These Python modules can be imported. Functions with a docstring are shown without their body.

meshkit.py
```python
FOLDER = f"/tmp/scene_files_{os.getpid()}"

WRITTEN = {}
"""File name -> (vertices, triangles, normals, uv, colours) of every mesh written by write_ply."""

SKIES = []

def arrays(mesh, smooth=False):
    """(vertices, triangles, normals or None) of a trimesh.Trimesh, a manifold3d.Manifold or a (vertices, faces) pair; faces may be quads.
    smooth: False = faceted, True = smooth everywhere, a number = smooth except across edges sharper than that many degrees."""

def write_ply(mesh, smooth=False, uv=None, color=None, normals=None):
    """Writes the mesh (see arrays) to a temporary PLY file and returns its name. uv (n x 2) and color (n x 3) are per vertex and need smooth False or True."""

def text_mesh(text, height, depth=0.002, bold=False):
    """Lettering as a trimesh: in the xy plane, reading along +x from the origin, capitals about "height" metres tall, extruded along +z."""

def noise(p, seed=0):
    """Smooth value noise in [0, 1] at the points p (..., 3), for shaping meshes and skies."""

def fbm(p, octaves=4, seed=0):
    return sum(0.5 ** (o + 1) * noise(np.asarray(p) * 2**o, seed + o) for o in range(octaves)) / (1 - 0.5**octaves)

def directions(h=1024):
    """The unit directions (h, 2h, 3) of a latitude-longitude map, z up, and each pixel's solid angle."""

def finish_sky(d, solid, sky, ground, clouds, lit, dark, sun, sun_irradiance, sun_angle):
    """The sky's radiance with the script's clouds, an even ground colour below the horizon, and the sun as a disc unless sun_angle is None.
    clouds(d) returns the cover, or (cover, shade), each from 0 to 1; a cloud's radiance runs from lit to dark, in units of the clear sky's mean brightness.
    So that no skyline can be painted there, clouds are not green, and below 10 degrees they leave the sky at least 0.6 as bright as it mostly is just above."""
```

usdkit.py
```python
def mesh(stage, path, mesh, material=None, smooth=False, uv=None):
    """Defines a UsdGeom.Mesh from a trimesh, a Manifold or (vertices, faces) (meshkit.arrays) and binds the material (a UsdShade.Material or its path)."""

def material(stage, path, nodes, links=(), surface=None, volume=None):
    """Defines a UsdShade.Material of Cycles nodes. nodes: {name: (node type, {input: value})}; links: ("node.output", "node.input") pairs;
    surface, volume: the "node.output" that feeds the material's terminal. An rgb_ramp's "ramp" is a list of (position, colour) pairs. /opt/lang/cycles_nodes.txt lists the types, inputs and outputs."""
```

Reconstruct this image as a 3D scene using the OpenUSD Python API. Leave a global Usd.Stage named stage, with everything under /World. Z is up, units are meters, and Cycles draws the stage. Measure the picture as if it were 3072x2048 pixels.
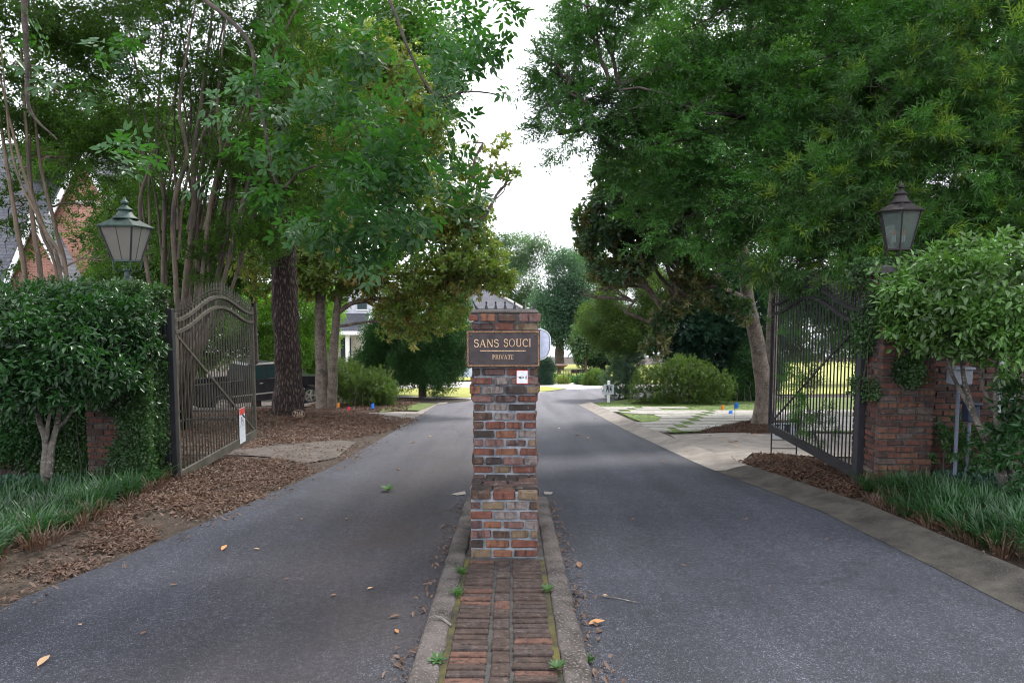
import math, numpy as np, trimesh, usdkit, meshkit
import shapely
from shapely.geometry import Polygon, LineString, Point, box as sbox, MultiPolygon
from shapely import affinity
from shapely.ops import unary_union
from scipy.spatial import Delaunay, ConvexHull
import manifold3d as m3
from pxr import Usd, UsdGeom, UsdLux, UsdShade, Sdf, Gf, Vt

stage = Usd.Stage.CreateInMemory()
UsdGeom.SetStageUpAxis(stage, 'Z')
UsdGeom.SetStageMetersPerUnit(stage, 1.0)
UsdGeom.Xform.Define(stage, '/World')
LK = '/World/Looks'
UsdGeom.Scope.Define(stage, LK)

# ------------------------------------------------------------------ camera, sky, sun, exposure
F, CX, CY = 2050.0, 1536.0, 1024.0
CAM = np.array([0.0, 0.0, 2.09])
PITCH = math.radians(4.43)
cam = UsdGeom.Camera.Define(stage, '/World/camera')
cam.CreateHorizontalApertureAttr(36.0)
cam.CreateVerticalApertureAttr(24.0)
cam.CreateFocalLengthAttr(F / 3072 * 36.0)
cam.CreateFStopAttr(4.0)
cam.CreateFocusDistanceAttr(6.2)
cam.CreateClippingRangeAttr(Gf.Vec2f(0.05, 5000))
cam.AddTranslateOp().Set(Gf.Vec3d(*CAM))
cam.AddRotateXOp().Set(90 - math.degrees(PITCH))
cam.CreateExposureAttr(1.25)

SUN_EL, SUN_AZ = math.radians(52), math.radians(25)       # azimuth = atan2(x, y): ahead of the camera, a little to the right
sund = np.array([math.cos(SUN_EL) * math.sin(SUN_AZ), math.cos(SUN_EL) * math.cos(SUN_AZ), math.sin(SUN_EL)])
sun = UsdLux.DistantLight.Define(stage, '/World/sun')
sun.CreateIntensityAttr(0.62)
sun.CreateAngleAttr(10.0)
sun.CreateColorAttr(Gf.Vec3f(1.0, 0.96, 0.9))
sun.CreateNormalizeAttr(True)
sun.AddRotateXYZOp().Set(Gf.Vec3f(90 - math.degrees(SUN_EL), 0, 180 - math.degrees(SUN_AZ)) if False else Gf.Vec3f(-(90 - math.degrees(SUN_EL)), 0, -math.degrees(SUN_AZ)))
dome = UsdLux.DomeLight.Define(stage, '/World/sky')
skym = usdkit.material(stage, LK + '/overcast_sky', {
    'sky': ('sky_texture', {'sky_type': 'single_scattering', 'sun_disc': False, 'sun_elevation': SUN_EL, 'sun_rotation': SUN_AZ, 'aerosol_density': 2.0}),
    'tc': ('texture_coordinate', {}),
    'n': ('noise_texture', {'scale': 2.2, 'detail': 5.0, 'roughness': 0.55}),
    'ramp': ('rgb_ramp', {'ramp': [(0.25, (9.5, 9.9, 10.9)), (0.75, (15.0, 15.3, 16.0))]}),
    'mix': ('mix_color', {'fac': 0.93, 'use_clamp': False}),
    'bg': ('background_shader', {'strength': 0.088}),
}, [('tc.generated', 'n.vector'), ('n.fac', 'ramp.fac'), ('sky.color', 'mix.a'), ('ramp.color', 'mix.b'), ('mix.result', 'bg.color')], surface='bg.background')
UsdShade.MaterialBindingAPI.Apply(dome.GetPrim()).Bind(skym)

# ------------------------------------------------------------------ geometry helpers
_f = np.array([0, math.cos(PITCH), -math.sin(PITCH)])
_u = np.array([0, math.sin(PITCH), math.cos(PITCH)])
_r = np.array([1.0, 0, 0])

def ray(px, py):
    return _f + _r * ((px - CX) / F) - _u * ((py - CY) / F)

def P(px, py, d):
    """the point that stands at distance d (along y) where the photograph shows it"""
    r = ray(px, py)
    return CAM + r * (d / r[1])

def plane(y):
    y = np.asarray(y, float)
    z = -0.1 - 0.0996 * (y - 5.3)
    far = -0.1 - 0.0996 * (75 - 5.3)
    t = np.clip((y - 75) / 40, 0, 1)
    z = np.where(y > 75, far - 0.0996 * 40 * (t - t * t / 2), z)
    z = np.where(y < -6, plane_at(-6) + 0.05 * np.clip(-6 - y, 0, 14), z)
    return z

def plane_at(y):
    return -0.1 - 0.0996 * (y - 5.3)

def G(px, py):
    """where the sloping ground lies under that view ray"""
    r = ray(px, py)
    t = np.linspace(1.0, 160, 16000)
    p = CAM + t[:, None] * r
    below = p[:, 2] <= plane(p[:, 1])
    i = int(np.argmax(below)) if below.any() else len(t) - 1
    return p[i]

LE = np.array([G(*p) for p in [(0, 1820), (330, 1690), (700, 1530), (1000, 1400), (1130, 1325), (1230, 1265), (1290, 1228)]])
RE = np.array([G(*p) for p in [(3072, 1838), (2791, 1695), (2472, 1536), (2109, 1397), (1875, 1288), (1736, 1213)]])

def xl(y): return np.interp(y, np.r_[-30, 1.0, LE[:, 1], 60], np.r_[-3.9, -3.75, LE[:, 0], LE[-1, 0]])
def xr(y): return np.interp(y, np.r_[-30, 1.0, RE[:, 1], 60], np.r_[3.7, 3.45, RE[:, 0], RE[-1, 0]])

def sst(a, b, t):
    t = np.clip((t - a) / (b - a), 0, 1)
    return t * t * (3 - 2 * t)

def Z(x, y):
    x, y = np.asarray(x, float), np.asarray(y, float)
    z = plane(y)
    dl, dr = xl(y) - x, x - xr(y)
    ml, mr = sst(0.05, 0.9, dl), sst(0.45, 1.1, dr)
    z = z + ml * (0.34 * np.exp(-((x + 5.9) / 1.9) ** 2 - ((y - 16.6) / 2.0) ** 2) + 0.14 * np.exp(-((x + 4.1) / 0.9) ** 2 - ((y - 9.2) / 1.6) ** 2))
    z = z + ml * 0.12 * (1 - sst(6.5, 9, y)) + mr * 0.14 * (1 - sst(7, 9.5, y))
    z = z + mr * (0.13 * np.exp(-((x - 4.0) / 0.8) ** 2 - ((y - 9.6) / 1.6) ** 2))
    z = z - 0.45 * sst(6.5, 9.5, -x) * sst(21, 27, y) * (1 - sst(40, 60, y))
    z = z + 0.03 * (meshkit.noise(np.stack([x * 1.3, y * 1.3, 0 * x], -1)) - 0.5) * np.maximum(ml, mr) * (y < 40)
    return z

def norm(v):
    v = np.asarray(v, float)
    return v / (np.linalg.norm(v, axis=-1, keepdims=True) + 1e-12)

class MB:
    """collects pieces of ONE mesh"""
    def __init__(s): s.v, s.f, s.n = [], [], 0
    def add(s, v, f):
        v, f = np.asarray(v, float), np.asarray(f, int)
        if f.shape[1] == 4: f = np.vstack([f[:, [0, 1, 2]], f[:, [0, 2, 3]]])
        s.v.append(v); s.f.append(f + s.n); s.n += len(v); return s
    def box(s, c, size, rz=0.0, bev=0.0):
        v, f = cbox(size, bev)
        return s.add(rotz(v, rz) + np.asarray(c, float), f)
    def tm(s, m, M=None):
        v = np.array(m.vertices)
        if M is not None: v = v @ M[:3, :3].T + M[:3, 3]
        return s.add(v, m.faces)
    def tube(s, pts, rad, sides=8, cap=True):
        return s.add(*tube(pts, rad, sides, cap))
    def get(s): return np.vstack(s.v), np.vstack(s.f)

def rotz(v, a):
    c, t = math.cos(a), math.sin(a)
    return np.asarray(v, float) @ np.array([[c, t, 0], [-t, c, 0], [0, 0, 1]])

_hc = {}
def cbox(size, bev=0.0):
    """a box with chamfered edges (44 triangles), or a plain one (12)"""
    sx, sy, sz = [x / 2 for x in size]
    if bev <= 0:
        v = np.array([[a, b, c] for a in (-1, 1) for b in (-1, 1) for c in (-1, 1)], float)
        if 'p' not in _hc:
            m = trimesh.convex.convex_hull(v); 
            _hc['p'] = (np.array(m.vertices), np.array(m.faces))
        v, f = _hc['p']
        return v * [sx, sy, sz], f
    if 'b' not in _hc:
        pts, sg, pl = [], [], []
        for a in (-1, 1):
            for b in (-1, 1):
                for c in (-1, 1):
                    for k in range(3):
                        q = np.array([a, b, c], float); e = np.ones(3); e[k] = 0
                        pts.append(q - 0.2 * e * q); sg.append(q); pl.append(e)
        pts = np.array(pts)
        h = ConvexHull(pts)
        f = h.simplices.copy()
        for i, t in enumerate(f):
            nn = np.cross(pts[t[1]] - pts[t[0]], pts[t[2]] - pts[t[0]])
            if nn @ h.equations[i, :3] < 0: f[i] = t[::-1]
        _hc['b'] = (np.array(sg), np.array(pl), f)
    sg, pl, f = _hc['b']
    return sg * (np.array([sx, sy, sz]) - pl * bev), f

def spline(pts, n=24):
    p = np.asarray(pts, float)
    if len(p) < 3: return np.linspace(p[0], p[-1], n)
    q = np.vstack([2 * p[0] - p[1], p, 2 * p[-1] - p[-2]])
    out = []
    per = max(2, n // (len(p) - 1))
    for i in range(1, len(q) - 2):
        t = np.linspace(0, 1, per, endpoint=False)[:, None]
        a, b, c, d = q[i - 1], q[i], q[i + 1], q[i + 2]
        out.append(0.5 * (2 * b + (c - a) * t + (2 * a - 5 * b + 4 * c - d) * t ** 2 + (3 * b - a - 3 * c + d) * t ** 3))
    out.append(p[-1:])
    return np.vstack(out)

def tube(pts, rad, sides=8, cap=True):
    p = np.asarray(pts, float)
    r = np.broadcast_to(np.asarray(rad, float), (len(p),)) if np.ndim(rad) == 0 else np.interp(np.linspace(0, 1, len(p)), np.linspace(0, 1, len(rad)), rad)
    t = norm(np.gradient(p, axis=0))
    ref = np.array([1.0, 0, 0]) if abs(t[:, 0]).mean() < 0.8 else np.array([0, 1.0, 0])
    a = norm(np.cross(t, ref)); b = np.cross(t, a)
    ang = np.arange(sides) * 2 * math.pi / sides
    v = p[:, None] + r[:, None, None] * (np.cos(ang)[None, :, None] * a[:, None] + np.sin(ang)[None, :, None] * b[:, None])
    n = len(p)
    i, j = np.meshgrid(np.arange(n - 1), np.arange(sides), indexing='ij')
    q = np.stack([i * sides + j, i * sides + (j + 1) % sides, (i + 1) * sides + (j + 1) % sides, (i + 1) * sides + j], -1).reshape(-1, 4)
    v = v.reshape(-1, 3)
    f = np.vstack([q[:, [0, 1, 2]], q[:, [0, 2, 3]]])
    if cap:
        v = np.vstack([v, p[:1], p[-1:]])
        k = np.arange(sides)
        f = np.vstack([f, np.stack([np.full(sides, n * sides), (k + 1) % sides, k], 1), np.stack([np.full(sides, n * sides + 1), (n - 1) * sides + k, (n - 1) * sides + (k + 1) % sides], 1)])
    return v, f

def lathe(prof, sides=20, c=(0, 0, 0), rot0=0.0):
    """profile [(r, z)] turned about z"""
    pr = np.array(prof, float); n = len(pr)
    a = rot0 + np.arange(sides) * 2 * math.pi / sides
    v = np.stack([pr[:, None, 0] * np.cos(a), pr[:, None, 0] * np.sin(a), np.repeat(pr[:, 1:2], sides, 1)], -1).reshape(-1, 3)
    i, j = np.meshgrid(np.arange(n - 1), np.arange(sides), indexing='ij')
    q = np.stack([i * sides + j, i * sides + (j + 1) % sides, (i + 1) * sides + (j + 1) % sides, (i + 1) * sides + j], -1).reshape(-1, 4)
    return v + np.asarray(c, float), np.vstack([q[:, [0, 1, 2]], q[:, [0, 2, 3]]])

def prism(poly, d, M=None):
    """a polygon in xy pushed up by d along z, as (v, f)"""
    parts = MB()
    for g in (poly.geoms if hasattr(poly, 'geoms') else [poly]):
        m = trimesh.creation.extrude_polygon(g, d, engine='earcut')
        v = np.array(m.vertices)
        parts.add(v, m.faces)
    v, f = parts.get()
    if M is not None: v = v @ np.asarray(M)[:3, :3].T + np.asarray(M)[:3, 3]
    return v, f

def face_M(origin, xdir, ydir):
    """maps xy lettering / plates onto a wall: x along xdir, y along ydir, z out of it"""
    x, y = norm(xdir), norm(ydir)
    M = np.eye(4); M[:3, 0], M[:3, 1], M[:3, 2], M[:3, 3] = x, y, np.cross(x, y), origin
    return M

def xf(vf, M):
    return np.asarray(vf[0]) @ M[:3, :3].T + M[:3, 3], vf[1]

def sheet(poly, off, res, zf=None):
    """a flat polygon laid on the ground"""
    zf = zf or Z
    polys = list(poly.geoms) if hasattr(poly, 'geoms') else [poly]
    out = MB()
    for pg in polys:
        if pg.area < 1e-4: continue
        x0, y0, x1, y1 = pg.bounds
        b = [np.array(r.segmentize(res).coords)[:-1] for r in [pg.exterior, *pg.interiors]]
        gx, gy = np.meshgrid(np.arange(x0 + res / 2, x1, res), np.arange(y0 + res / 2, y1, res))
        g = np.stack([gx.ravel(), gy.ravel()], 1)
        inner = pg.buffer(-res * 0.35)
        if len(g) and not inner.is_empty: g = g[shapely.contains_xy(inner, g[:, 0], g[:, 1])]
        else: g = np.zeros((0, 2))
        p = np.vstack(b + [g])
        tri = Delaunay(p).simplices
        c = p[tri].mean(1)
        tri = tri[shapely.contains_xy(pg, c[:, 0], c[:, 1])]
        a = p[tri]
        cr = (a[:, 1, 0] - a[:, 0, 0]) * (a[:, 2, 1] - a[:, 0, 1]) - (a[:, 1, 1] - a[:, 0, 1]) * (a[:, 2, 0] - a[:, 0, 0])
        tri = np.where((cr < 0)[:, None], tri[:, ::-1], tri)[np.abs(cr) > 1e-9]
        out.add(np.c_[p, zf(p[:, 0], p[:, 1]) + off], tri)
    return out.get()

# ------------------------------------------------------------------ prims: things, parts
_taken, _base = {}, {}
def _free(parent, name):
    k = (parent, name); n = _taken.get(k, -1) + 1; _taken[k] = n
    return name if n == 0 else f'{name}_{n:03d}'

def tag(prim, label=None, cat=None, group=None, kind=None):
    for k, v in (('label', label), ('category', cat), ('group', group), ('kind', kind)):
        if v: prim.SetCustomDataByKey(k, v)
    return prim

def thing(name, label, cat, loc=(0, 0, 0), group=None, kind=None):
    path = '/World/' + _free('/World', name)
    x = UsdGeom.Xform.Define(stage, path); x.AddTranslateOp().Set(Gf.Vec3d(*map(float, loc)))
    _base[path] = np.array(loc, float)
    tag(x.GetPrim(), label, cat, group, kind)
    return path

def obj(name, vf, m, parent=None, smooth=False, **tags):
    """ONE mesh prim; world coordinates in"""
    par = parent or '/World'
    path = par + '/' + _free(par, name)
    base = _base.get(par, np.zeros(3)); _base[path] = base
    if hasattr(vf, 'vertices'): vf = (np.array(vf.vertices), np.array(vf.faces))
    if hasattr(vf, 'to_mesh'):
        mm = vf.to_mesh(); vf = (np.array(mm.vert_properties[:, :3]), np.array(mm.tri_verts))
    v = np.asarray(vf[0], float) - base
    me = usdkit.mesh(stage, path, (v, np.asarray(vf[1])), m, smooth)
    tag(me.GetPrim(), **tags)
    return path

def top(name, vf, m, label, cat, group=None, smooth=False):
    return obj(name, vf, m, None, smooth, label=label, cat=cat, group=group)

def struct(name, vf, m, smooth=True):
    return obj(name, vf, m, None, smooth, kind='structure')

def dup(src, loc, rz=0.0, scale=1.0, label=None, group=None):
    was = stage.GetPrimAtPath(src)
    cd = was.GetCustomData()
    path = '/World/' + _free('/World', src.rsplit('/', 1)[1].rstrip('0123456789').rstrip('_'))
    x = UsdGeom.Xform.Define(stage, path)
    x.GetPrim().GetReferences().AddInternalReference(src)
    x.ClearXformOpOrder()
    x.AddTranslateOp().Set(Gf.Vec3d(*map(float, loc)))
    if rz: x.AddRotateZOp(opSuffix='turn').Set(math.degrees(rz))
    if scale != 1: x.AddScaleOp(opSuffix='size').Set(Gf.Vec3f(scale, scale, scale))
    x.GetPrim().SetInstanceable(True)
    tag(x.GetPrim(), label or cd.get('label'), cd.get('category'), group or cd.get('group'))
    return path

def quats(R):
    """rotation matrices (n,3,3) with columns = local axes -> (w,x,y,z)"""
    m = R
    t = np.stack([1 + m[:, 0, 0] + m[:, 1, 1] + m[:, 2, 2], 1 + m[:, 0, 0] - m[:, 1, 1] - m[:, 2, 2], 1 - m[:, 0, 0] + m[:, 1, 1] - m[:, 2, 2], 1 - m[:, 0, 0] - m[:, 1, 1] + m[:, 2, 2]], 1)
    k = t.argmax(1); q = np.zeros((len(m), 4)); s = np.sqrt(np.maximum(t[np.arange(len(m)), k], 1e-12)) * 2
    a, b, c = m[:, 2, 1] - m[:, 1, 2], m[:, 0, 2] - m[:, 2, 0], m[:, 1, 0] - m[:, 0, 1]
    d, e, g = m[:, 0, 1] + m[:, 1, 0], m[:, 0, 2] + m[:, 2, 0], m[:, 1, 2] + m[:, 2, 1]
    rows = [np.stack([s / 4, a / s, b / s, c / s], 1), np.stack([a / s, s / 4, d / s, e / s], 1), np.stack([b / s, d / s, s / 4, g / s], 1), np.stack([c / s, e / s, g / s, s / 4], 1)]
    for i in range(4): q[k == i] = rows[i][k == i]
    return q

def frames(y, z):
    """matrices whose y axis is the direction y and whose z axis leans to z"""
    y = norm(y); x = norm(np.cross(y, z)); z = np.cross(x, y)
    return np.stack([x, y, z], -1)

def scatter(name, protos, m, pts, R, scale, parent=None, rng=None, **tags):
    """many copies of a few small meshes as ONE PointInstancer"""
    par = parent or '/World'
    path = par + '/' + _free(par, name)
    base = _base.get(par, np.zeros(3))
    pi = UsdGeom.PointInstancer.Define(stage, path)
    rel = pi.CreatePrototypesRel()
    ms = m if isinstance(m, (list, tuple)) else [m] * len(protos)
    for i, pr in enumerate(protos):
        q = f'{path}/form_{i:03d}' if i else f'{path}/form'
        usdkit.mesh(stage, q, pr, ms[i]); rel.AddTarget(q)
    n = len(pts)
    rng = rng or np.random.default_rng(5)
    pi.CreateProtoIndicesAttr(Vt.IntArray.FromNumpy(rng.integers(0, len(protos), n).astype(np.int32)))
    pi.CreatePositionsAttr(Vt.Vec3fArray.FromNumpy((np.asarray(pts) - base).astype(np.float32)))
    sc = np.broadcast_to(np.asarray(scale, float).reshape(-1, 1) if np.ndim(scale) else np.full((1, 1), scale), (n, 3))
    pi.CreateScalesAttr(Vt.Vec3fArray.FromNumpy(np.ascontiguousarray(sc, np.float32)))
    q = quats(np.asarray(R))
    pi.CreateOrientationsAttr(Vt.QuathArray([Gf.Quath(float(a), float(b), float(c), float(d)) for a, b, c, d in q]))
    tag(pi.GetPrim(), **tags)
    return path

# ------------------------------------------------------------------ materials
def noisy(name, a, b, scale=20.0, rough=0.8, bump=0.15, fine=None, detail=4.0, c=None, metal=0.0, spec=0.4, lo=0.35, hi=0.65, island=0.0, bd=0.01, stretch=(1, 1, 1)):
    """base colour between a and b by noise in the world's own space (and c in fine specks), a fine bump"""
    nodes = {'g': ('geometry', {}), 'mp': ('mapping', {'scale': stretch}), 'n': ('noise_texture', {'scale': scale, 'detail': detail, 'roughness': 0.6}),
             'r': ('rgb_ramp', {'ramp': [(lo, a), (hi, b)]}),
             'n2': ('noise_texture', {'scale': fine or scale * 6, 'detail': 3.0}),
             'bp': ('bump', {'strength': bump, 'distance': bd}),
             'p': ('principled_bsdf', {'roughness': rough, 'metallic': metal, 'specular_ior_level': spec})}
    links = [('g.position', 'mp.vector'), ('mp.vector', 'n.vector'), ('mp.vector', 'n2.vector'), ('n.fac', 'r.fac'), ('n2.fac', 'bp.height'), ('bp.normal', 'p.normal')]
    out = 'r.color'
    if c is not None:
        nodes['r2'] = ('rgb_ramp', {'ramp': [(0.56, (0, 0, 0)), (0.66, (1, 1, 1))]})
        nodes['m'] = ('mix_color', {'b': c}); links += [('n2.fac', 'r2.fac'), ('r2.color', 'm.fac'), (out, 'm.a')]; out = 'm.result'
    if island:
        nodes['hs'] = ('hsv', {'hue': 0.5, 'saturation': 1.0, 'fac': 1.0})
        nodes['mr'] = ('map_range', {'from_min': 0.0, 'from_max': 1.0, 'to_min': 1 - island, 'to_max': 1 + island})
        links += [('g.random_per_island', 'mr.value'), ('mr.result', 'hs.value'), (out, 'hs.color')]; out = 'hs.color'
    links.append((out, 'p.base_color'))
    return usdkit.material(stage, f'{LK}/{name}', nodes, links, surface='p.BSDF')

def plain(name, col, rough=0.5, metal=0.0, spec=0.5, emit=0.0):
    n = {'g': ('geometry', {}), 'n': ('noise_texture', {'scale': 30.0, 'detail': 4.0}), 'r': ('rgb_ramp', {'ramp': [(0.3, tuple(x * 0.85 for x in col)), (0.7, tuple(min(1, x * 1.1) for x in col))]}),
         'p': ('principled_bsdf', {'roughness': rough, 'metallic': metal, 'specular_ior_level': spec})}
    return usdkit.material(stage, f'{LK}/{name}', n, [('g.position', 'n.vector'), ('n.fac', 'r.fac'), ('r.color', 'p.base_color')], surface='p.BSDF')

def leafy(name, cols, rough=0.42, trans=0.3, tcol=None, under=None, spec=0.45, clump=1.1, bright=(0.7, 1.35)):
    """leaf colours: each leaf its own tone, clumps in the tree's own space lighter or darker, light shining through"""
    stops = [(i / max(1, len(cols) - 1), c) for i, c in enumerate(cols)]
    nodes = {'g': ('geometry', {}), 'r': ('rgb_ramp', {'ramp': stops}),
             'n': ('noise_texture', {'scale': clump, 'detail': 2.0}), 'mr': ('map_range', {'from_min': 0.3, 'from_max': 0.7, 'to_min': bright[0], 'to_max': bright[1]}),
             'hs': ('hsv', {'hue': 0.5, 'saturation': 1.0, 'fac': 1.0}),
             'p': ('principled_bsdf', {'roughness': rough, 'specular_ior_level': spec}), 't': ('translucent_bsdf', {}),
             'tm': ('mix_color', {'blend_type': 'multiply', 'fac': 1.0, 'b': tcol or (1.6, 1.9, 0.5), 'use_clamp': False}),
             'mx': ('mix_closure', {'fac': trans})}
    links = [('g.random_per_island', 'r.fac'), ('g.position', 'n.vector'), ('n.fac', 'mr.value'), ('mr.result', 'hs.value'), ('r.color', 'hs.color'),
             ('hs.color', 'tm.a'), ('tm.result', 't.color'), ('p.BSDF', 'mx.closure1'), ('t.BSDF', 'mx.closure2')]
    if under:
        nodes['mu'] = ('mix_color', {'b': under}); links += [('g.backfacing', 'mu.fac'), ('hs.color', 'mu.a'), ('mu.result', 'p.base_color')]
    else: links.append(('hs.color', 'p.base_color'))
    return usdkit.material(stage, f'{LK}/{name}', nodes, links, surface='mx.closure')

def asphalt(name):
    nodes = {'g': ('geometry', {}), 'v': ('voronoi_texture', {'scale': 215.0}), 'sp': ('separate_color', {'color_type': 'rgb'}),
             'r': ('rgb_ramp', {'ramp': [(0.0, (0.009, 0.0105, 0.016)), (0.5, (0.018, 0.020, 0.029)), (0.86, (0.036, 0.040, 0.055)), (0.96, (0.085, 0.09, 0.11)), (1.0, (0.19, 0.195, 0.22))]}),
             'n': ('noise_texture', {'scale': 0.55, 'detail': 6.0, 'roughness': 0.6}), 'mr': ('rgb_ramp', {'ramp': [(0.3, (0.6, 0.59, 0.62)), (0.5, (1.0, 1.0, 1.0)), (0.7, (1.35, 1.33, 1.33))]}),
             'm': ('mix_color', {'blend_type': 'multiply', 'fac': 1.0, 'use_clamp': False}),
             'xyz': ('separate_xyz', {}), 'ax': ('math', {'math_type': 'add', 'value2': 1.05}), 'ab': ('math', {'math_type': 'absolute'}),
             'dr': ('map_range', {'from_min': 0.1, 'from_max': 1.7, 'to_min': 1.3, 'to_max': 0.0, 'clamp': True}),
             'dn': ('noise_texture', {'scale': 1.3, 'detail': 5.0}), 'dm': ('math', {'math_type': 'multiply'}), 'dirt': ('mix_color', {'b': (0.027, 0.021, 0.0205)}),
             'fr': ('map_range', {'from_min': 9.0, 'from_max': 22.0, 'to_min': 0.0, 'to_max': 0.8, 'clamp': True}), 'far': ('mix_color', {'b': (0.118, 0.115, 0.132)}),  # paler with distance: tree shade over the near road is put into the colour
             'tm': ('mapping', {'scale': (1.6, 0.12, 1.0)}), 'tn': ('noise_texture', {'scale': 1.4, 'detail': 3.0}), 'tr': ('rgb_ramp', {'ramp': [(0.35, (0.78, 0.78, 0.8)), (0.6, (1.12, 1.11, 1.1))]}), 'tx': ('mix_color', {'blend_type': 'multiply', 'fac': 1.0, 'use_clamp': False}),
             'gn': ('noise_texture', {'scale': 26.0, 'detail': 6.0, 'roughness': 0.75}), 'gr': ('rgb_ramp', {'ramp': [(0.36, (0.66, 0.66, 0.67)), (0.5, (1.0, 1.0, 1.0)), (0.64, (1.4, 1.4, 1.4))]}), 'gm': ('mix_color', {'blend_type': 'multiply', 'fac': 1.0, 'use_clamp': False}), 'cw': ('noise_texture', {'scale': 2.5, 'detail': 5.0}), 'ca': ('mix_color', {'blend_type': 'add', 'fac': 0.35, 'use_clamp': False}), 'cv': ('voronoi_texture', {'scale': 0.27, 'feature': 'distance_to_edge'}), 'cr': ('rgb_ramp', {'ramp': [(0.0, (0.72, 0.72, 0.72)), (0.0025, (0.72, 0.72, 0.72)), (0.005, (1, 1, 1))]}), 'cm': ('mix_color', {'blend_type': 'multiply', 'fac': 1.0}),
             'bp': ('bump', {'strength': 0.5, 'distance': 0.004}), 'p': ('principled_bsdf', {'roughness': 0.82, 'specular_ior_level': 0.35})}
    links = [('g.position', 'v.vector'), ('v.color', 'sp.color'), ('sp.r', 'r.fac'), ('g.position', 'n.vector'), ('n.fac', 'mr.fac'), ('r.color', 'm.a'), ('mr.color', 'm.b'),
             ('g.position', 'xyz.vector'), ('xyz.x', 'ax.value1'), ('ax.value', 'ab.value1'), ('ab.value', 'dr.value'), ('g.position', 'dn.vector'), ('dr.result', 'dm.value1'), ('dn.fac', 'dm.value2'),
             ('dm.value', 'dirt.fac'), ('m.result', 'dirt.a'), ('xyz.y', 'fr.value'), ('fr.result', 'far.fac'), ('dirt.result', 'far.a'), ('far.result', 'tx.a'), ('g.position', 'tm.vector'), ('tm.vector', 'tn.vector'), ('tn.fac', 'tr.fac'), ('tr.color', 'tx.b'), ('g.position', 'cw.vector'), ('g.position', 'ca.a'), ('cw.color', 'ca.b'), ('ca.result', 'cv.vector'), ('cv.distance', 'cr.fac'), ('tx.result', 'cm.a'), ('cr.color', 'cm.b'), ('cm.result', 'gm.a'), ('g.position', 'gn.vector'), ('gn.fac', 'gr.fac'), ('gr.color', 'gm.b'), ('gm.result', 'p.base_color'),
             ('v.distance', 'bp.height'), ('bp.normal', 'p.normal')]
    return usdkit.material(stage, f'{LK}/{name}', nodes, links, surface='p.BSDF')

M = {}
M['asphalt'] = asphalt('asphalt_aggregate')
M['soil'] = noisy('leaf_mould_soil', (0.01476, 0.01012, 0.007167), (0.04216, 0.02867, 0.01939), 9, 0.95, 0.6, 60, c=(0.07167, 0.05059, 0.03584), bd=0.02)
M['gravel'] = noisy('pale_gravel', (0.04251, 0.03401, 0.02834), (0.08971, 0.07321, 0.06376), 4, 0.95, 0.8, 60, c=(0.1228, 0.1063, 0.09446), bd=0.015)
M['concrete'] = noisy('weathered_concrete', (0.1482, 0.1287, 0.1131), (0.2418, 0.2184, 0.195), 3.2, 0.9, 0.3, 130, c=(0.234, 0.195, 0.156), bd=0.004)
M['pale_concrete'] = noisy('pale_concrete', (0.46, 0.43, 0.40), (0.60, 0.565, 0.53), 2.5, 0.9, 0.2, 100, bd=0.004)
M['gutter'] = noisy('mossy_gutter_concrete', (0.01339, 0.01161, 0.009374), (0.0558, 0.0491, 0.04107), 3.5, 0.9, 0.7, 90, c=(0.07589, 0.06696, 0.0558), bd=0.006)
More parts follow.
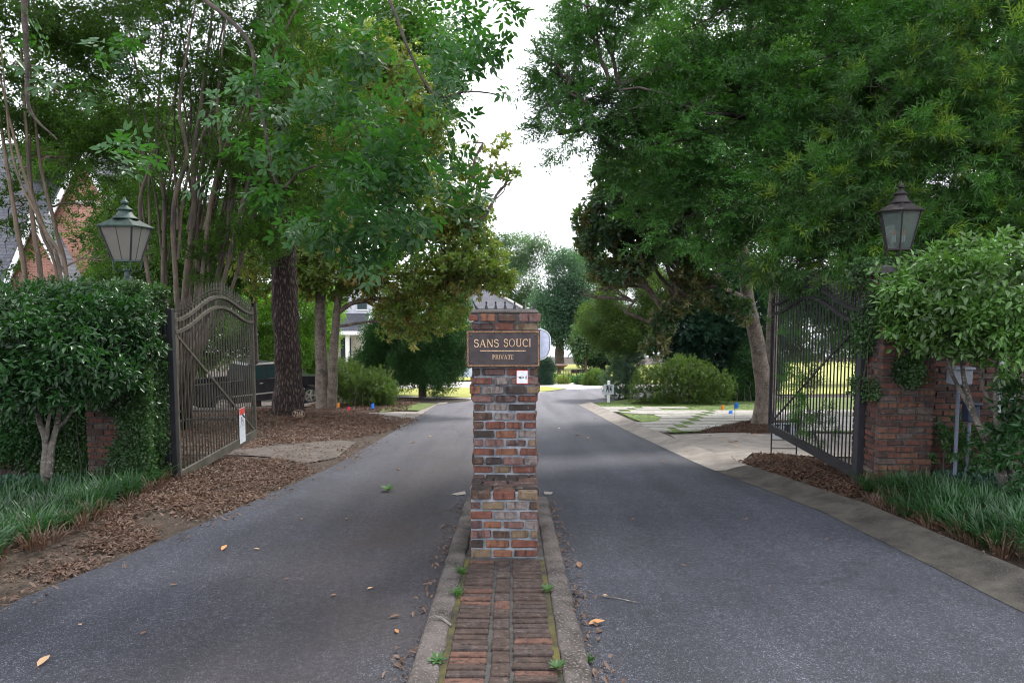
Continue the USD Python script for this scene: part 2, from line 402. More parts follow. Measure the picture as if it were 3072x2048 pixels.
M['slab'] = noisy('worn_slab_concrete', (0.2295, 0.2167, 0.1955), (0.34, 0.323, 0.2975), 2.5, 0.9, 0.3, 100, c=(0.204, 0.187, 0.1615), bd=0.004)
M['curb'] = noisy('rough_curb_concrete', (0.02176, 0.01741, 0.0148), (0.08048, 0.06746, 0.0631), 5.0, 0.92, 0.9, 75, c=(0.1306, 0.1154, 0.1088), bd=0.007)
M['mortar'] = noisy('blue_grey_mortar', (0.1013, 0.1114, 0.1266), (0.2228, 0.2329, 0.2531), 14, 0.95, 0.6, 120, bd=0.005)
M['dark_mortar'] = noisy('grimy_mortar', (0.02887, 0.02887, 0.02887), (0.063, 0.06037, 0.05775), 14, 0.95, 0.6, 120, bd=0.005)
M['moss'] = noisy('moss_joint', (0.02, 0.018, 0.014), (0.07, 0.062, 0.012), 7, 0.95, 0.7, 150, bd=0.01)
def brickmat(name, a, b, lime=(0.27, 0.245, 0.235), limed=0.2, grime=(0.022, 0.018, 0.017)):
    """an old hand-made brick: burnt patches, worn lime, wire-cut streaks, pits"""
    n = {'g': ('geometry', {}), 'n': ('noise_texture', {'scale': 13.0, 'detail': 6.0, 'roughness': 0.65}), 'r': ('rgb_ramp', {'ramp': [(0.3, a), (0.68, b)]}),
         'n2': ('noise_texture', {'scale': 21.0, 'detail': 5.0, 'roughness': 0.7}), 'mp': ('mapping', {'location': (3.1, 7.7, 1.3), 'scale': (1.0, 1.0, 1.0)}), 'r2': ('rgb_ramp', {'ramp': [(0.5 + .22 * (0.5 - limed), (0, 0, 0)), (0.72 + .22 * (0.5 - limed), (0.85, 0.85, 0.85))]}), 'm': ('mix_color', {'b': lime}),
         'mp3': ('mapping', {'location': (9.1, 2.7, 5.3), 'scale': (2.2, 2.2, 0.35)}), 'n3': ('noise_texture', {'scale': 16.0, 'detail': 6.0, 'roughness': 0.7}), 'r3': ('rgb_ramp', {'ramp': [(0.34, (0.9, 0.9, 0.9)), (0.5, (0, 0, 0))]}), 'm3': ('mix_color', {'b': grime}),
         'mr': ('map_range', {'to_min': 0.72, 'to_max': 1.28}), 'hs': ('hsv', {'hue': 0.5, 'saturation': 0.94, 'fac': 1.0}),
         'n4': ('noise_texture', {'scale': 90.0, 'detail': 4.0}), 'bp': ('bump', {'strength': 0.9, 'distance': 0.006}), 'p': ('principled_bsdf', {'roughness': 0.92, 'specular_ior_level': 0.25})}
    l = [('g.position', 'n.vector'), ('n.fac', 'r.fac'), ('g.position', 'mp.vector'), ('mp.vector', 'n2.vector'), ('n2.fac', 'r2.fac'), ('r2.color', 'm.fac'), ('r.color', 'm.a'), ('g.position', 'mp3.vector'), ('mp3.vector', 'n3.vector'), ('n3.fac', 'r3.fac'),
         ('r3.color', 'm3.fac'), ('m.result', 'm3.a'), ('g.random_per_island', 'mr.value'), ('mr.result', 'hs.value'), ('m3.result', 'hs.color'), ('hs.color', 'p.base_color'), ('g.position', 'n4.vector'), ('n4.fac', 'bp.height'), ('bp.normal', 'p.normal')]
    return usdkit.material(stage, f'{LK}/{name}', n, l, surface='p.BSDF')
BR = [brickmat(f'{w}_old_brick', a, b, limed=k) for w, a, b, k in [
    ('red', (0.0924, 0.0336, 0.0252), (0.1848, 0.06552, 0.042), .12), ('orange', (0.126, 0.05208, 0.03024), (0.2436, 0.1008, 0.0546), .12), ('brown', (0.0462, 0.02856, 0.02184), (0.1176, 0.06552, 0.04536), .2), ('tan', (0.1092, 0.07392, 0.0462), (0.2184, 0.1512, 0.0924), .2),
    ('pink', (0.1176, 0.0588, 0.0504), (0.1932, 0.1008, 0.0882), .4), ('burnt', (0.0252, 0.02016, 0.01848), (0.063, 0.042, 0.03696), .2), ('limed', (0.1176, 0.084, 0.07392), (0.2016, 0.1596, 0.147), .75), ('plum', (0.0588, 0.03192, 0.03192), (0.1176, 0.063, 0.0588), .35)]]
BW_SHADE = [brickmat(f'{w}_wall_brick', a, b, limed=k, lime=(0.1848, 0.1596, 0.1512)) for w, a, b, k in [  # gate pillars and walls: their deep shade is put into these darker brick tones
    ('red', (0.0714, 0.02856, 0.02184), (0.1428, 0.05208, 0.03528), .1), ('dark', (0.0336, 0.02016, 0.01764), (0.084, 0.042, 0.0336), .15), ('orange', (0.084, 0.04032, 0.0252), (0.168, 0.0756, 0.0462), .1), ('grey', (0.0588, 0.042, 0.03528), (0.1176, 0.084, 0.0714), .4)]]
PV = [brickmat(f'{w}_paving_brick', a, b, limed=k, lime=(0.168, 0.1428, 0.126)) for w, a, b, k in [
    ('brown', (0.0336, 0.02268, 0.01932), (0.0882, 0.05544, 0.04452), .3), ('dull', (0.042, 0.03024, 0.02772), (0.084, 0.05712, 0.0504), .35), ('rust', (0.0756, 0.0378, 0.02856), (0.168, 0.0798, 0.0546), .2)]]
M['bronze'] = noisy('dark_bronze', (0.03, 0.026, 0.028), (0.055, 0.044, 0.044), 9, 0.45, 0.2, 60, metal=0.5, bd=0.002)
M['gilt'] = noisy('worn_gilt', (0.32, 0.19, 0.1), (0.62, 0.44, 0.3), 60, 0.5, 0.2, 200, metal=0.25, bd=0.001)
M['rope'] = noisy('bronze_rope', (0.045, 0.025, 0.018), (0.36, 0.2, 0.1), 130, 0.5, 0.3, 300, metal=0.3, bd=0.001)
M['olive_iron'] = noisy('weathered_olive_iron', (0.02025, 0.018, 0.0126), (0.0495, 0.0441, 0.0315), 7, 0.6, 0.3, 60, c=(0.0315, 0.027, 0.018), spec=0.4, bd=0.002)
M['mossy_iron'] = noisy('algae_covered_rail', (0.03825, 0.03468, 0.02448), (0.0765, 0.06885, 0.04998), 5, 0.75, 0.3, 50, c=(0.0306, 0.0306, 0.02142), bd=0.002)
M['black_iron'] = noisy('black_painted_iron', (0.0042, 0.0042, 0.0056), (0.0091, 0.0091, 0.0119), 8, 0.5, 0.2, 70, bd=0.001)
M['grey_iron'] = noisy('dusty_black_rail', (0.0065, 0.00625, 0.0075), (0.014, 0.013, 0.015), 5, 0.7, 0.2, 60, spec=.25, bd=0.002)
M['verdigris'] = noisy('green_copper', (0.008, 0.016, 0.014), (0.03, 0.06, 0.05), 11, 0.55, 0.3, 60, c=(0.02, 0.03, 0.028), metal=0.2, bd=0.002)
M['old_copper'] = noisy('brown_copper', (0.0066, 0.005005, 0.00594), (0.01815, 0.01287, 0.01386), 9, 0.5, 0.25, 60, metal=0.4, bd=0.002)
M['white_plastic'] = plain('white_plastic', (0.4, 0.43, 0.54), 0.4)
M['white_paint'] = plain('white_paint', (0.72, 0.72, 0.74), 0.6)
M['sign_white'] = plain('sign_white', (0.528, 0.544, 0.576), 0.5)
M['sign_grey'] = plain('sign_grey', (0.42, 0.45, 0.5), 0.6)
M['sign_black'] = plain('sign_black', (0.02, 0.022, 0.028), 0.6)
M['sign_red'] = plain('sign_red', (0.5, 0.04, 0.03), 0.5)
M['grey_box'] = plain('pale_grey_box', (0.24, 0.256, 0.296), 0.5)
M['navy'] = plain('navy_box', (0.018, 0.026, 0.05), 0.5)
M['pipe'] = plain('bluish_conduit', (0.102, 0.114, 0.162), 0.45)
M['flag_blue'] = plain('flag_blue', (0.03, 0.22, 0.75), 0.5)
M['flag_orange'] = plain('flag_orange', (0.6, 0.22, 0.015), 0.5)
M['flag_red'] = plain('flag_red', (0.6, 0.04, 0.06), 0.5)
def pane_mat(name, col, fac, gl=0.08):
    return usdkit.material(stage, f'{LK}/{name}', {'t': ('transparent_bsdf', {'color': (0.92, 0.95, 0.93)}), 'd': ('principled_bsdf', {'base_color': col, 'roughness': 0.3}), 'tl': ('translucent_bsdf', {'color': col}), 'a': ('mix_closure', {'fac': 0.5}), 'm': ('mix_closure', {'fac': fac}),
        'g': ('glossy_bsdf', {'roughness': gl}), 'f': ('fresnel', {'IOR': 1.5}), 'm2': ('mix_closure', {})},
        [('d.BSDF', 'a.closure1'), ('tl.BSDF', 'a.closure2'), ('t.BSDF', 'm.closure1'), ('a.closure', 'm.closure2'), ('f.fac', 'm2.fac'), ('m.closure', 'm2.closure1'), ('g.BSDF', 'm2.closure2')], surface='m2.closure')
M['milky_pane'] = pane_mat('dusty_pane', (0.34, 0.32, 0.29), 0.68)
M['clear_pane'] = pane_mat('smoky_pane', (0.12, 0.14, 0.14), 0.3)
M['car_glass'] = plain('tinted_glass', (0.008, 0.026, 0.026), 0.3, spec=0.12)
M['car_paint'] = noisy('black_car_paint', (0.008, 0.008, 0.01), (0.014, 0.014, 0.016), 3, 0.2, 0.0, spec=0.4)
M['tyre'] = noisy('tyre_rubber', (0.012, 0.012, 0.012), (0.025, 0.025, 0.025), 30, 0.85, 0.3)
M['alloy'] = plain('alloy_rim', (0.4, 0.38, 0.35), 0.35, 0.8)
M['chrome'] = plain('chrome_trim', (0.7, 0.7, 0.72), 0.15, 1.0)
M['tail_red'] = plain('tail_lamp_red', (0.45, 0.01, 0.012), 0.15)
M['amber'] = plain('amber_lens', (0.7, 0.2, 0.05), 0.2)
M['candle'] = plain('candle_sleeve', (0.6, 0.66, 0.72), 0.5)
# bark
M['pine_bark'] = usdkit.material(stage, LK + '/pine_bark', {'g': ('geometry', {}), 'mp': ('mapping', {'scale': (1.0, 1.0, 0.3)}), 'w': ('noise_texture', {'scale': 7.0, 'detail': 3.0}), 'wm': ('mix_color', {'blend_type': 'add', 'fac': 0.12, 'use_clamp': False}),
    'v': ('voronoi_texture', {'scale': 17.0, 'feature': 'distance_to_edge'}), 'r': ('rgb_ramp', {'ramp': [(0.0, (0.012, 0.009, 0.008)), (0.16, (0.04, 0.029, 0.025)), (0.4, (0.105, 0.075, 0.066)), (1.0, (0.16, 0.118, 0.105))]}),
    'n': ('noise_texture', {'scale': 40.0, 'detail': 4.0}), 'm': ('mix_color', {'blend_type': 'overlay', 'fac': 0.7}), 'bp': ('bump', {'strength': 1.0, 'distance': 0.09}), 'p': ('principled_bsdf', {'roughness': 0.95, 'specular_ior_level': 0.2})},
    [('g.position', 'mp.vector'), ('mp.vector', 'w.vector'), ('mp.vector', 'wm.a'), ('w.color', 'wm.b'), ('wm.result', 'v.vector'), ('v.distance', 'r.fac'), ('mp.vector', 'n.vector'), ('r.color', 'm.a'), ('n.fac', 'm.b'), ('m.result', 'p.base_color'), ('v.distance', 'bp.height'), ('bp.normal', 'p.normal')], surface='p.BSDF')
M['smooth_bark'] = noisy('peeling_smooth_bark', (0.028, 0.022, 0.018), (0.1, 0.074, 0.052), 5, 0.8, 0.3, 24, c=(0.1, 0.085, 0.065), stretch=(1, 1, 0.3))
M['tan_bark'] = noisy('cinnamon_bark', (0.045, 0.033, 0.024), (0.12, 0.084, 0.055), 4, 0.75, 0.3, 20, c=(0.12, 0.09, 0.06), stretch=(1, 1, 0.25))
M['grey_bark'] = noisy('lichen_grey_bark', (0.07, 0.062, 0.055), (0.2, 0.185, 0.165), 8, 0.9, 0.7, 40, c=(0.28, 0.29, 0.26), bd=0.012)
M['camellia_bark'] = noisy('camellia_bark', (0.035, 0.03, 0.026), (0.12, 0.105, 0.09), 8, 0.9, 0.7, 40, c=(0.18, 0.175, 0.155), bd=0.012)
M['dark_bark'] = noisy('dark_bark', (0.025, 0.02, 0.017), (0.075, 0.06, 0.05), 8, 0.95, 0.8, 40, bd=0.02)
M['magnolia_bark'] = noisy('mottled_bark', (0.05, 0.038, 0.03), (0.13, 0.1, 0.08), 6, 0.9, 0.7, 35, c=(0.19, 0.165, 0.14), bd=0.015)

# ------------------------------------------------------------------ ground, road, median
rng = np.random.default_rng(11)
gx = np.unique(np.r_[np.linspace(-160, -22, 24), np.linspace(-22, -9, 27), np.linspace(-9, 9, 73), np.linspace(9, 22, 27), np.linspace(22, 160, 24)])
gy = np.unique(np.r_[np.linspace(-60, -2, 15), np.linspace(-2, 24, 105), np.linspace(24, 60, 50), np.linspace(60, 118, 30)])
XX, YY = np.meshgrid(gx, gy)
ZZ = Z(XX, YY) - 0.015
nx, ny = len(gx), len(gy)
ii, jj = np.meshgrid(np.arange(ny - 1), np.arange(nx - 1), indexing='ij')
gq = np.stack([ii * nx + jj, ii * nx + jj + 1, (ii + 1) * nx + jj + 1, (ii + 1) * nx + jj], -1).reshape(-1, 4)
struct('ground', (np.c_[XX.ravel(), YY.ravel(), ZZ.ravel()], np.vstack([gq[:, [0, 1, 2]], gq[:, [0, 2, 3]]])), M['soil'])
wat = usdkit.material(stage, LK + '/bay_water', {'g': ('geometry', {}), 'n': ('noise_texture', {'scale': 0.8, 'detail': 3.0}), 'bp': ('bump', {'strength': 0.12, 'distance': 0.1}), 'p': ('principled_bsdf', {'base_color': (0.2, 0.24, 0.25), 'roughness': 0.12, 'specular_ior_level': 0.9})},
                      [('g.position', 'n.vector'), ('n.fac', 'bp.height'), ('bp.normal', 'p.normal')], surface='p.BSDF')
wz = float(plane(113.0))
struct('bay_water', (np.array([[-2500, 100, wz], [2500, 100, wz], [2500, 4000, wz], [-2500, 4000, wz]], float), np.array([[0, 1, 2], [0, 2, 3]])), wat)

def poly_px(pts): return Polygon([G(*p)[:2] for p in pts]).buffer(0)
ys = np.r_[-12, -6, -2, 1, np.linspace(2.5, 23.3, 30)]
road = Polygon([*[(xl(y), y) for y in ys], G(1340, 1211)[:2], G(1400, 1204)[:2], G(1420, 1197)[:2], G(1600, 1180)[:2], G(1700, 1167)[:2], G(1990, 1160)[:2], G(2060, 1176)[:2], G(1880, 1194)[:2], G(1795, 1208)[:2], *[(xr(y), y) for y in ys[::-1]]]).buffer(0)
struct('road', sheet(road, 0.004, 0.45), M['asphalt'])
cross = poly_px([(1150, 1190), (1400, 1196), (1420, 1197), (1600, 1180), (1700, 1167), (1990, 1160), (2300, 1158), (2300, 1148), (1960, 1152), (1800, 1152), (1640, 1145), (1500, 1143), (1150, 1150)])
struct('cross_street', sheet(cross.difference(road), 0.006, 1.2), M['pale_concrete'])
apron_l = poly_px([(1105, 1240), (1180, 1236), (1250, 1236), (1320, 1208), (1345, 1207), (1332, 1216), (1295, 1228), (1235, 1266), (1210, 1283), (1170, 1268)])
struct('concrete_apron', sheet(apron_l.difference(road), 0.012, 0.6), M['concrete'])
# right: rolled gutter, driveway
yg = np.r_[-12, -4, 0, np.linspace(1, 23.4, 34)]
gut = Polygon([*[(xr(y) - 0.02, y) for y in yg], *[(xr(y) + 0.45 - 0.04 * float(sst(8, 14, y)), y) for y in yg[::-1]]]).buffer(0)
def Zg(x, y): return plane(y) + 0.085 * sst(0.06, 0.45, x - xr(y))
struct('gutter', sheet(gut.intersection(sbox(-20, -12, 20, 9.7)), 0.008, 0.16, Zg), M['gutter'])
struct('gutter', sheet(gut.intersection(sbox(-20, 9.7, 20, 24)), 0.008, 0.16, Zg), M['concrete'])
drive = Polygon([G(*p)[:2] for p in [(2010, 1305), (2180, 1300), (2330, 1298), (2460, 1302), (2700, 1306), (2700, 1372), (2480, 1372), (2260, 1372), (2225, 1392), (2190, 1410)]]).buffer(0).difference(gut)
drive = drive.difference(Polygon([(xr(y) + 0.4, y) for y in yg] + [(-9, 24), (-9, -12)]))
struct('driveway', sheet(drive, 0.008, 0.35), M['concrete'])
left_drive = poly_px([(1010, 1372), (1070, 1325), (1000, 1318), (800, 1306), (560, 1312), (400, 1300), (300, 1270), (300, 1330), (420, 1356), (640, 1366), (800, 1378), (905, 1395)]).difference(road)
struct('gravel_drive', sheet(left_drive, 0.004, 0.3), M['gravel'])
parking = Polygon([(-24, 20.5), (-7.6, 20.5), (-6.2, 23.2), (-5.2, 27), (-6, 31), (-24, 33)])
struct('parking_court', sheet(parking, 0.02, 1.0), M['gravel'])

# median: two rough curbs, a bed of mortar and bricks laid on edge in three columns
MX0, MX1, MY0, MY1 = -0.525, 0.405, 1.2, 7.6
def Zm(y): return plane(y) + 0.065
for s, (a, b) in (('left', (MX0, MX0 + 0.16)), ('right', (MX1 - 0.155, MX1))):
    v, f = [], []
    yy = np.arange(MY0, MY1, 0.055)
    prof = np.array([[a, -0.09], [a + 0.004, 0.045], [a + 0.022, 0.065], [(a + b) / 2, 0.071], [b - 0.022, 0.066], [b - 0.004, 0.05], [b, -0.09]])
    V = np.zeros((len(yy), len(prof), 3))
    V[..., 0] = prof[:, 0]; V[..., 1] = yy[:, None]; V[..., 2] = prof[:, 1] + plane(yy)[:, None]
    nn = meshkit.fbm(np.stack([V[..., 0] * 20, V[..., 1] * 9, V[..., 2] * 20], -1), 4, 3) - 0.5
    V[..., 0] += nn * 0.03 * np.array([1, 1, .6, .3, .6, 1, 1]); V[..., 2] += nn * 0.022 * np.array([0, 1, 1, 1, 1, 1, 0])
    n, k = len(yy), len(prof)
    i, j = np.meshgrid(np.arange(n - 1), np.arange(k - 1), indexing='ij')
    q = np.stack([i * k + j, (i + 1) * k + j, (i + 1) * k + j + 1, i * k + j + 1], -1).reshape(-1, 4)
    f = np.vstack([q[:, ::-1][:, [0, 1, 2]], q[:, ::-1][:, [0, 2, 3]]])
    struct('curb', (V.reshape(-1, 3), f), M['curb'], 40)
med = thing('median_paving', None, None, (0, 3, 0.2), kind='structure')
ym = np.linspace(MY0, MY1, 40)
obj('mortar_bed', sheet(sbox(MX0 + 0.15, MY0, MX1 - 0.145, MY1), 0.046, 0.12, lambda x, y: plane(y)), M['dark_mortar'], med)
obj('moss_joint', sheet(sbox(MX0 + 0.155, 2.2, MX0 + 0.19, 5.25), 0.056, 0.1, lambda x, y: plane(y) + 0.006 * np.sin(y * 17)), M['moss'], med)
obj('moss_joint', sheet(sbox(MX1 - 0.19, 2.2, MX1 - 0.15, 5.25), 0.056, 0.1, lambda x, y: plane(y) + 0.006 * np.sin(y * 13)), M['moss'], med)
def jit(v, r, a): return v + r.uniform(-a, a, v.shape)
def pave(x0, x1, y, dy):
    v, f = cbox((x1 - x0, dy - 0.011, 0.06), 0.006)
    v = jit(v, rng, 0.0022)
    v[:, 0] += (x0 + x1) / 2 + rng.uniform(-.005, .005); yy = v[:, 1] + y; v[:, 1] = yy
    v[:, 2] += Zm(yy) - 0.032 + rng.uniform(-.006, .005)
    obj('brick', (v, f), PV[int(rng.choice(3, p=[.5, .32, .18]))], med)
y = 2.7; k = 0
while y < 5.2:
    pave(-0.335, -0.136, y, 0.074); pave(0.006, 0.222, y + 0.01, 0.074)
    if k % 2 == 0: pave(-0.112, -0.014, y + 0.04, 0.146)
    y += 0.0755; k += 1

# ------------------------------------------------------------------ brickwork
def brick_wall(parent, o, xd, length, z0, ncourse, ch, r, mats=None, p=None, proud=None, half=0, bl=0.2, dep=0.09, joint=0.0165, jitter=0.0035, skip=None):
    """single bricks along direction xd from o (a corner at the outer face), their face looking to the right-hand side of xd"""
    xd = norm(np.r_[xd, 0.0]); nd = np.array([xd[1], -xd[0], 0.0])
    mats = mats or BR
    for c in range(ncourse):
        pr = proud.get(c, 0.0) if proud else 0.0
        x = -pr; end = length + pr
        first = True
        alt = (c + half) % 2
        while x < end - 0.03:
            L = bl * r.uniform(0.86, 1.06)
            if first and alt: L = bl * r.uniform(0.42, 0.6)
            if not first and r.random() < 0.22: L *= 0.78
            first = False
            if end - (x + L) < 0.06: L = end - x
            w, h = L - joint * r.uniform(0.8, 1.5), ch - joint * r.uniform(0.85, 1.5)
            if not (skip and skip(x + L / 2, c)):
                v, f = cbox((w, dep, h), r.uniform(0.004, 0.010))
                v = jit(v, r, jitter)
                tilt = r.uniform(-.012, .012)
                v = v @ np.array([[math.cos(tilt), 0, math.sin(tilt)], [0, 1, 0], [-math.sin(tilt), 0, math.cos(tilt)]])
                out = pr + r.uniform(-.004, .005)
                cc = np.array([o[0], o[1], 0.0]) + xd * (x + L / 2) + nd * (out - dep / 2)
                wv = v[:, :1] * xd + v[:, 1:2] * (-nd) + v[:, 2:3] * np.array([0, 0, 1.0])
                wv += [cc[0], cc[1], z0 + (c + .5) * ch]
                obj('brick', (wv, f), mats[int(r.choice(len(mats), p=p))], parent)
            x += L

rp = np.random.default_rng(3)
pw = [.24, .09, .16, .13, .12, .06, .1, .1]
PX0, PX1 = -0.338, 0.213
PF, PB, FF = 5.81, 6.4, 5.3
pil = thing('brick_pillar', 'old brick pillar on the median carrying the bronze name plaque', 'pillar', (-0.06, 6.1, -0.1))
CH = 0.0773; ZL = 0.49
obj('mortar_core', (cbox((PX1 - PX0 - 0.024, PB - PF - 0.024, 2.0))[0] + [(PX0 + PX1) / 2, (PF + PB) / 2, 0.875], cbox((1, 1, 1))[1]), M['mortar'], pil)
obj('mortar_core', (cbox((PX1 - PX0 - 0.024, PF - FF - 0.014, 0.79))[0] + [(PX0 + PX1) / 2, (PF + FF) / 2 + 0.006, 0.075], cbox((1, 1, 1))[1]), M['mortar'], pil)
proud = {1: .016, 8: .013, 9: .03, 10: .02, 11: .012, 12: .012, 13: .012, 14: .012, 15: .012, 16: .015, 17: .036}
W, D = PX1 - PX0, PB - PF
brick_wall(pil, (PX0, PF), (1, 0), W, ZL, 18, CH, rp, p=pw, proud=proud)
brick_wall(pil, (PX1, PF + 0.1), (0, 1), D - 0.1, ZL, 18, CH, rp, p=pw, proud=proud, half=1)
brick_wall(pil, (PX1 - .1, PB), (-1, 0), W - .1, ZL, 18, CH, rp, p=pw, proud=proud, half=1)
brick_wall(pil, (PX0, PB - .1), (0, -1), D - .2, ZL, 18, CH, rp, p=pw, proud=proud)
fz = -0.05 - 0.005
brick_wall(pil, (PX0, FF), (1, 0), W, fz, 7, (ZL - fz) / 7, rp, p=[.28, .14, .14, .07, .14, .04, .11, .08])
brick_wall(pil, (PX1, FF + 0.1), (0, 1), 1.0, fz, 7, (ZL - fz) / 7, rp, p=pw, half=1)
brick_wall(pil, (PX0, PB), (0, -1), 1.0, fz, 7, (ZL - fz) / 7, rp, p=pw)
brick_wall(pil, (PX1 - .1, PB), (-1, 0), W - .2, fz - .07, 8, (ZL - fz) / 7, rp, p=pw)
# the step's top: weathered bricks laid flat, and the cap's mortar wash
for r_ in range(4):
    x = PX0 + (0.0 if r_ % 2 else -0.0)
    first = True
    while x < PX1 - 0.04:
        L = 0.2 * rp.uniform(.8, 1.05) * (0.55 if first and r_ % 2 else 1); first = False
        if PX1 - x - L < 0.07: L = PX1 - x
        v, f = cbox((L - .012, 0.092, 0.05), .008); v = jit(v, rp, .004) + [x + L / 2, FF + 0.115 + r_ * 0.103 + .0, ZL - 0.017 + rp.uniform(-.004, .004)]
        if r_ > 0 or True: obj('ledge_brick', (v, f), [BR[5], BR[2], BR[7]][int(rp.choice(3, p=[.62, .2, .18]))], pil)
        x += L
zt = ZL + 18 * CH
cw = trimesh.creation.box((W + .02, D + .02, .012)); 
v, f = cbox((W + .03, D + .03, .028), .012); obj('cap_wash', (jit(v, rp, .003) + [(PX0 + PX1) / 2, (PF + PB) / 2, zt + .006], f), M['curb'], pil)

sp = thing('spike_guard', 'row of black iron spikes standing on top of the brick pillar', 'spikes', ((PX0 + PX1) / 2, PF + .42, zt + .02))
obj('base_bar', cbox((.52, .03, .008), .002)[0] * 1 + [(PX0 + PX1) / 2, PF + .42, zt + .024] if False else (cbox((.54, .03, .004), .001)[0] + [(PX0 + PX1) / 2, PF + .42, zt + .0225], cbox((1, 1, 1), .1)[1]), M['black_iron'], sp)
for k in range(7):
    x = (PX0 + PX1) / 2 + (k - 3) * 0.086
    lean = {0: -0.028, 6: 0.028}.get(k, rp.uniform(-.003, .003))
    v, f = lathe([(0.001, 0), (.015, .0), (.013, .012), (.006, .04), (.005, .046), (.0095, .052), (.0095, .057), (.003, .066), (0.0005, .07)], 8)
    v[:, 0] += lean * v[:, 2] / .05
    if k in (0, 6): v[:, 2] *= 1.0; v[:, 0] *= 1.0
    obj('spike', (v + [x, PF + .42, zt + .026], f), M['black_iron'], sp, 30)

# ------------------------------------------------------------------ lettering with serifs
def st(pts, w): return LineString(pts).buffer(w / 2, cap_style=2, join_style=1)
def arc(cx, cy, rx, ry, a0, a1, n=24):
    a = np.radians(np.linspace(a0, a1, n)); return [(cx + rx * math.cos(t), cy + ry * math.sin(t)) for t in a]
TK, TN = .108, .055
def serif(x, y, w=.2): return sbox(x - w / 2, y - .025, x + w / 2, y + .025)
def glyph(c):
    U = unary_union
    if c == 'S': return U([st(arc(.27, .76, .22, .215, 25, 270, 30) + arc(.27, .27, .245, .275, 90, -160, 30)[1:], .1), st([(.47, .73), (.47, .95)], .05), st([(.035, .08), (.035, .3)], .05)]), .58
    if c == 'A': return U([st([(.06, 0), (.36, 1.0)], TN), st([(.36, 1.0), (.66, 0)], TK), st([(.15, .32), (.56, .32)], TN), serif(.06, .02), serif(.66, .02, .24)]), .76
    if c == 'N': return U([st([(.12, 0), (.12, 1)], TN), st([(.12, 1), (.66, 0)], TK), st([(.66, 0), (.66, 1)], TN), serif(.12, .02), serif(.1, .98, .2), serif(.66, .98)]), .8
    if c == 'O': return affinity.translate(affinity.scale(Point(0, 0).buffer(1, 32), .4, .52), .42, .5).difference(affinity.translate(affinity.scale(Point(0, 0).buffer(1, 32), .3, .46), .42, .5)), .86
    if c == 'U': return U([st([(.13, 1), (.13, .33)] + arc(.38, .29, .25, .27, 180, 360, 20) + [(.63, 1)], .085), st([(.13, 1), (.13, .33)], TK), serif(.13, .98, .28), serif(.63, .98, .24)]), .78
    if c == 'C': return U([st(arc(.44, .5, .37, .475, 50, 310, 40), .1), st([(.69, .7), (.69, .95)], .05)]), .76
    if c == 'I': return U([st([(.14, 0), (.14, 1)], TK), serif(.14, .02, .28), serif(.14, .98, .28)]), .3
    if c == 'P': return U([st([(.13, 0), (.13, 1)], TK), st([(.13, .965)] + arc(.32, .735, .2, .23, 90, -90, 20) + [(.13, .505)], .085), serif(.13, .02, .3), serif(.08, .98, .16)]), .6
    if c == 'R': return U([st([(.13, 0), (.13, 1)], TK), st([(.13, .965)] + arc(.32, .745, .2, .22, 90, -90, 20) + [(.13, .525)], .085), st([(.32, .52), (.6, .0)], .11), serif(.13, .02, .3), serif(.62, .02, .16), serif(.08, .98, .16)]), .68
    if c == 'V': return U([st([(.06, 1), (.34, 0)], TK), st([(.34, 0), (.6, 1)], TN), serif(.06, .98, .24), serif(.6, .98, .2)]), .66
    if c == 'T': return U([st([(.33, 0), (.33, 1)], TK), st([(.02, .965), (.64, .965)], .07), st([(.035, .8), (.035, 1)], .045), st([(.625, .8), (.625, 1)], .045), serif(.33, .02, .28)]), .66
    if c == 'E': return U([st([(.13, 0), (.13, 1)], TK), st([(.1, .965), (.54, .965)], .07), st([(.1, .035), (.58, .035)], .07), st([(.13, .51), (.44, .51)], .065), st([(.53, .8), (.53, 1)], .045), st([(.57, 0), (.57, .2)], .045), serif(.08, .98, .16), serif(.08, .02, .16)]), .64
    return None, .42
def serif_text(text, h, width=None, track=.1):
    gs, x = [], 0.0
    for ch in text:
        g, w = glyph(ch)
        if g is not None: gs.append(affinity.translate(g, x, 0))
        x += w + track
    s = unary_union(gs)
    x0, _, x1, _ = s.bounds
    sx = (width / (x1 - x0)) if width else h
    return affinity.translate(affinity.scale(s, sx, h, origin=(0, 0)), -sx * (x0 + x1) / 2, -h / 2)

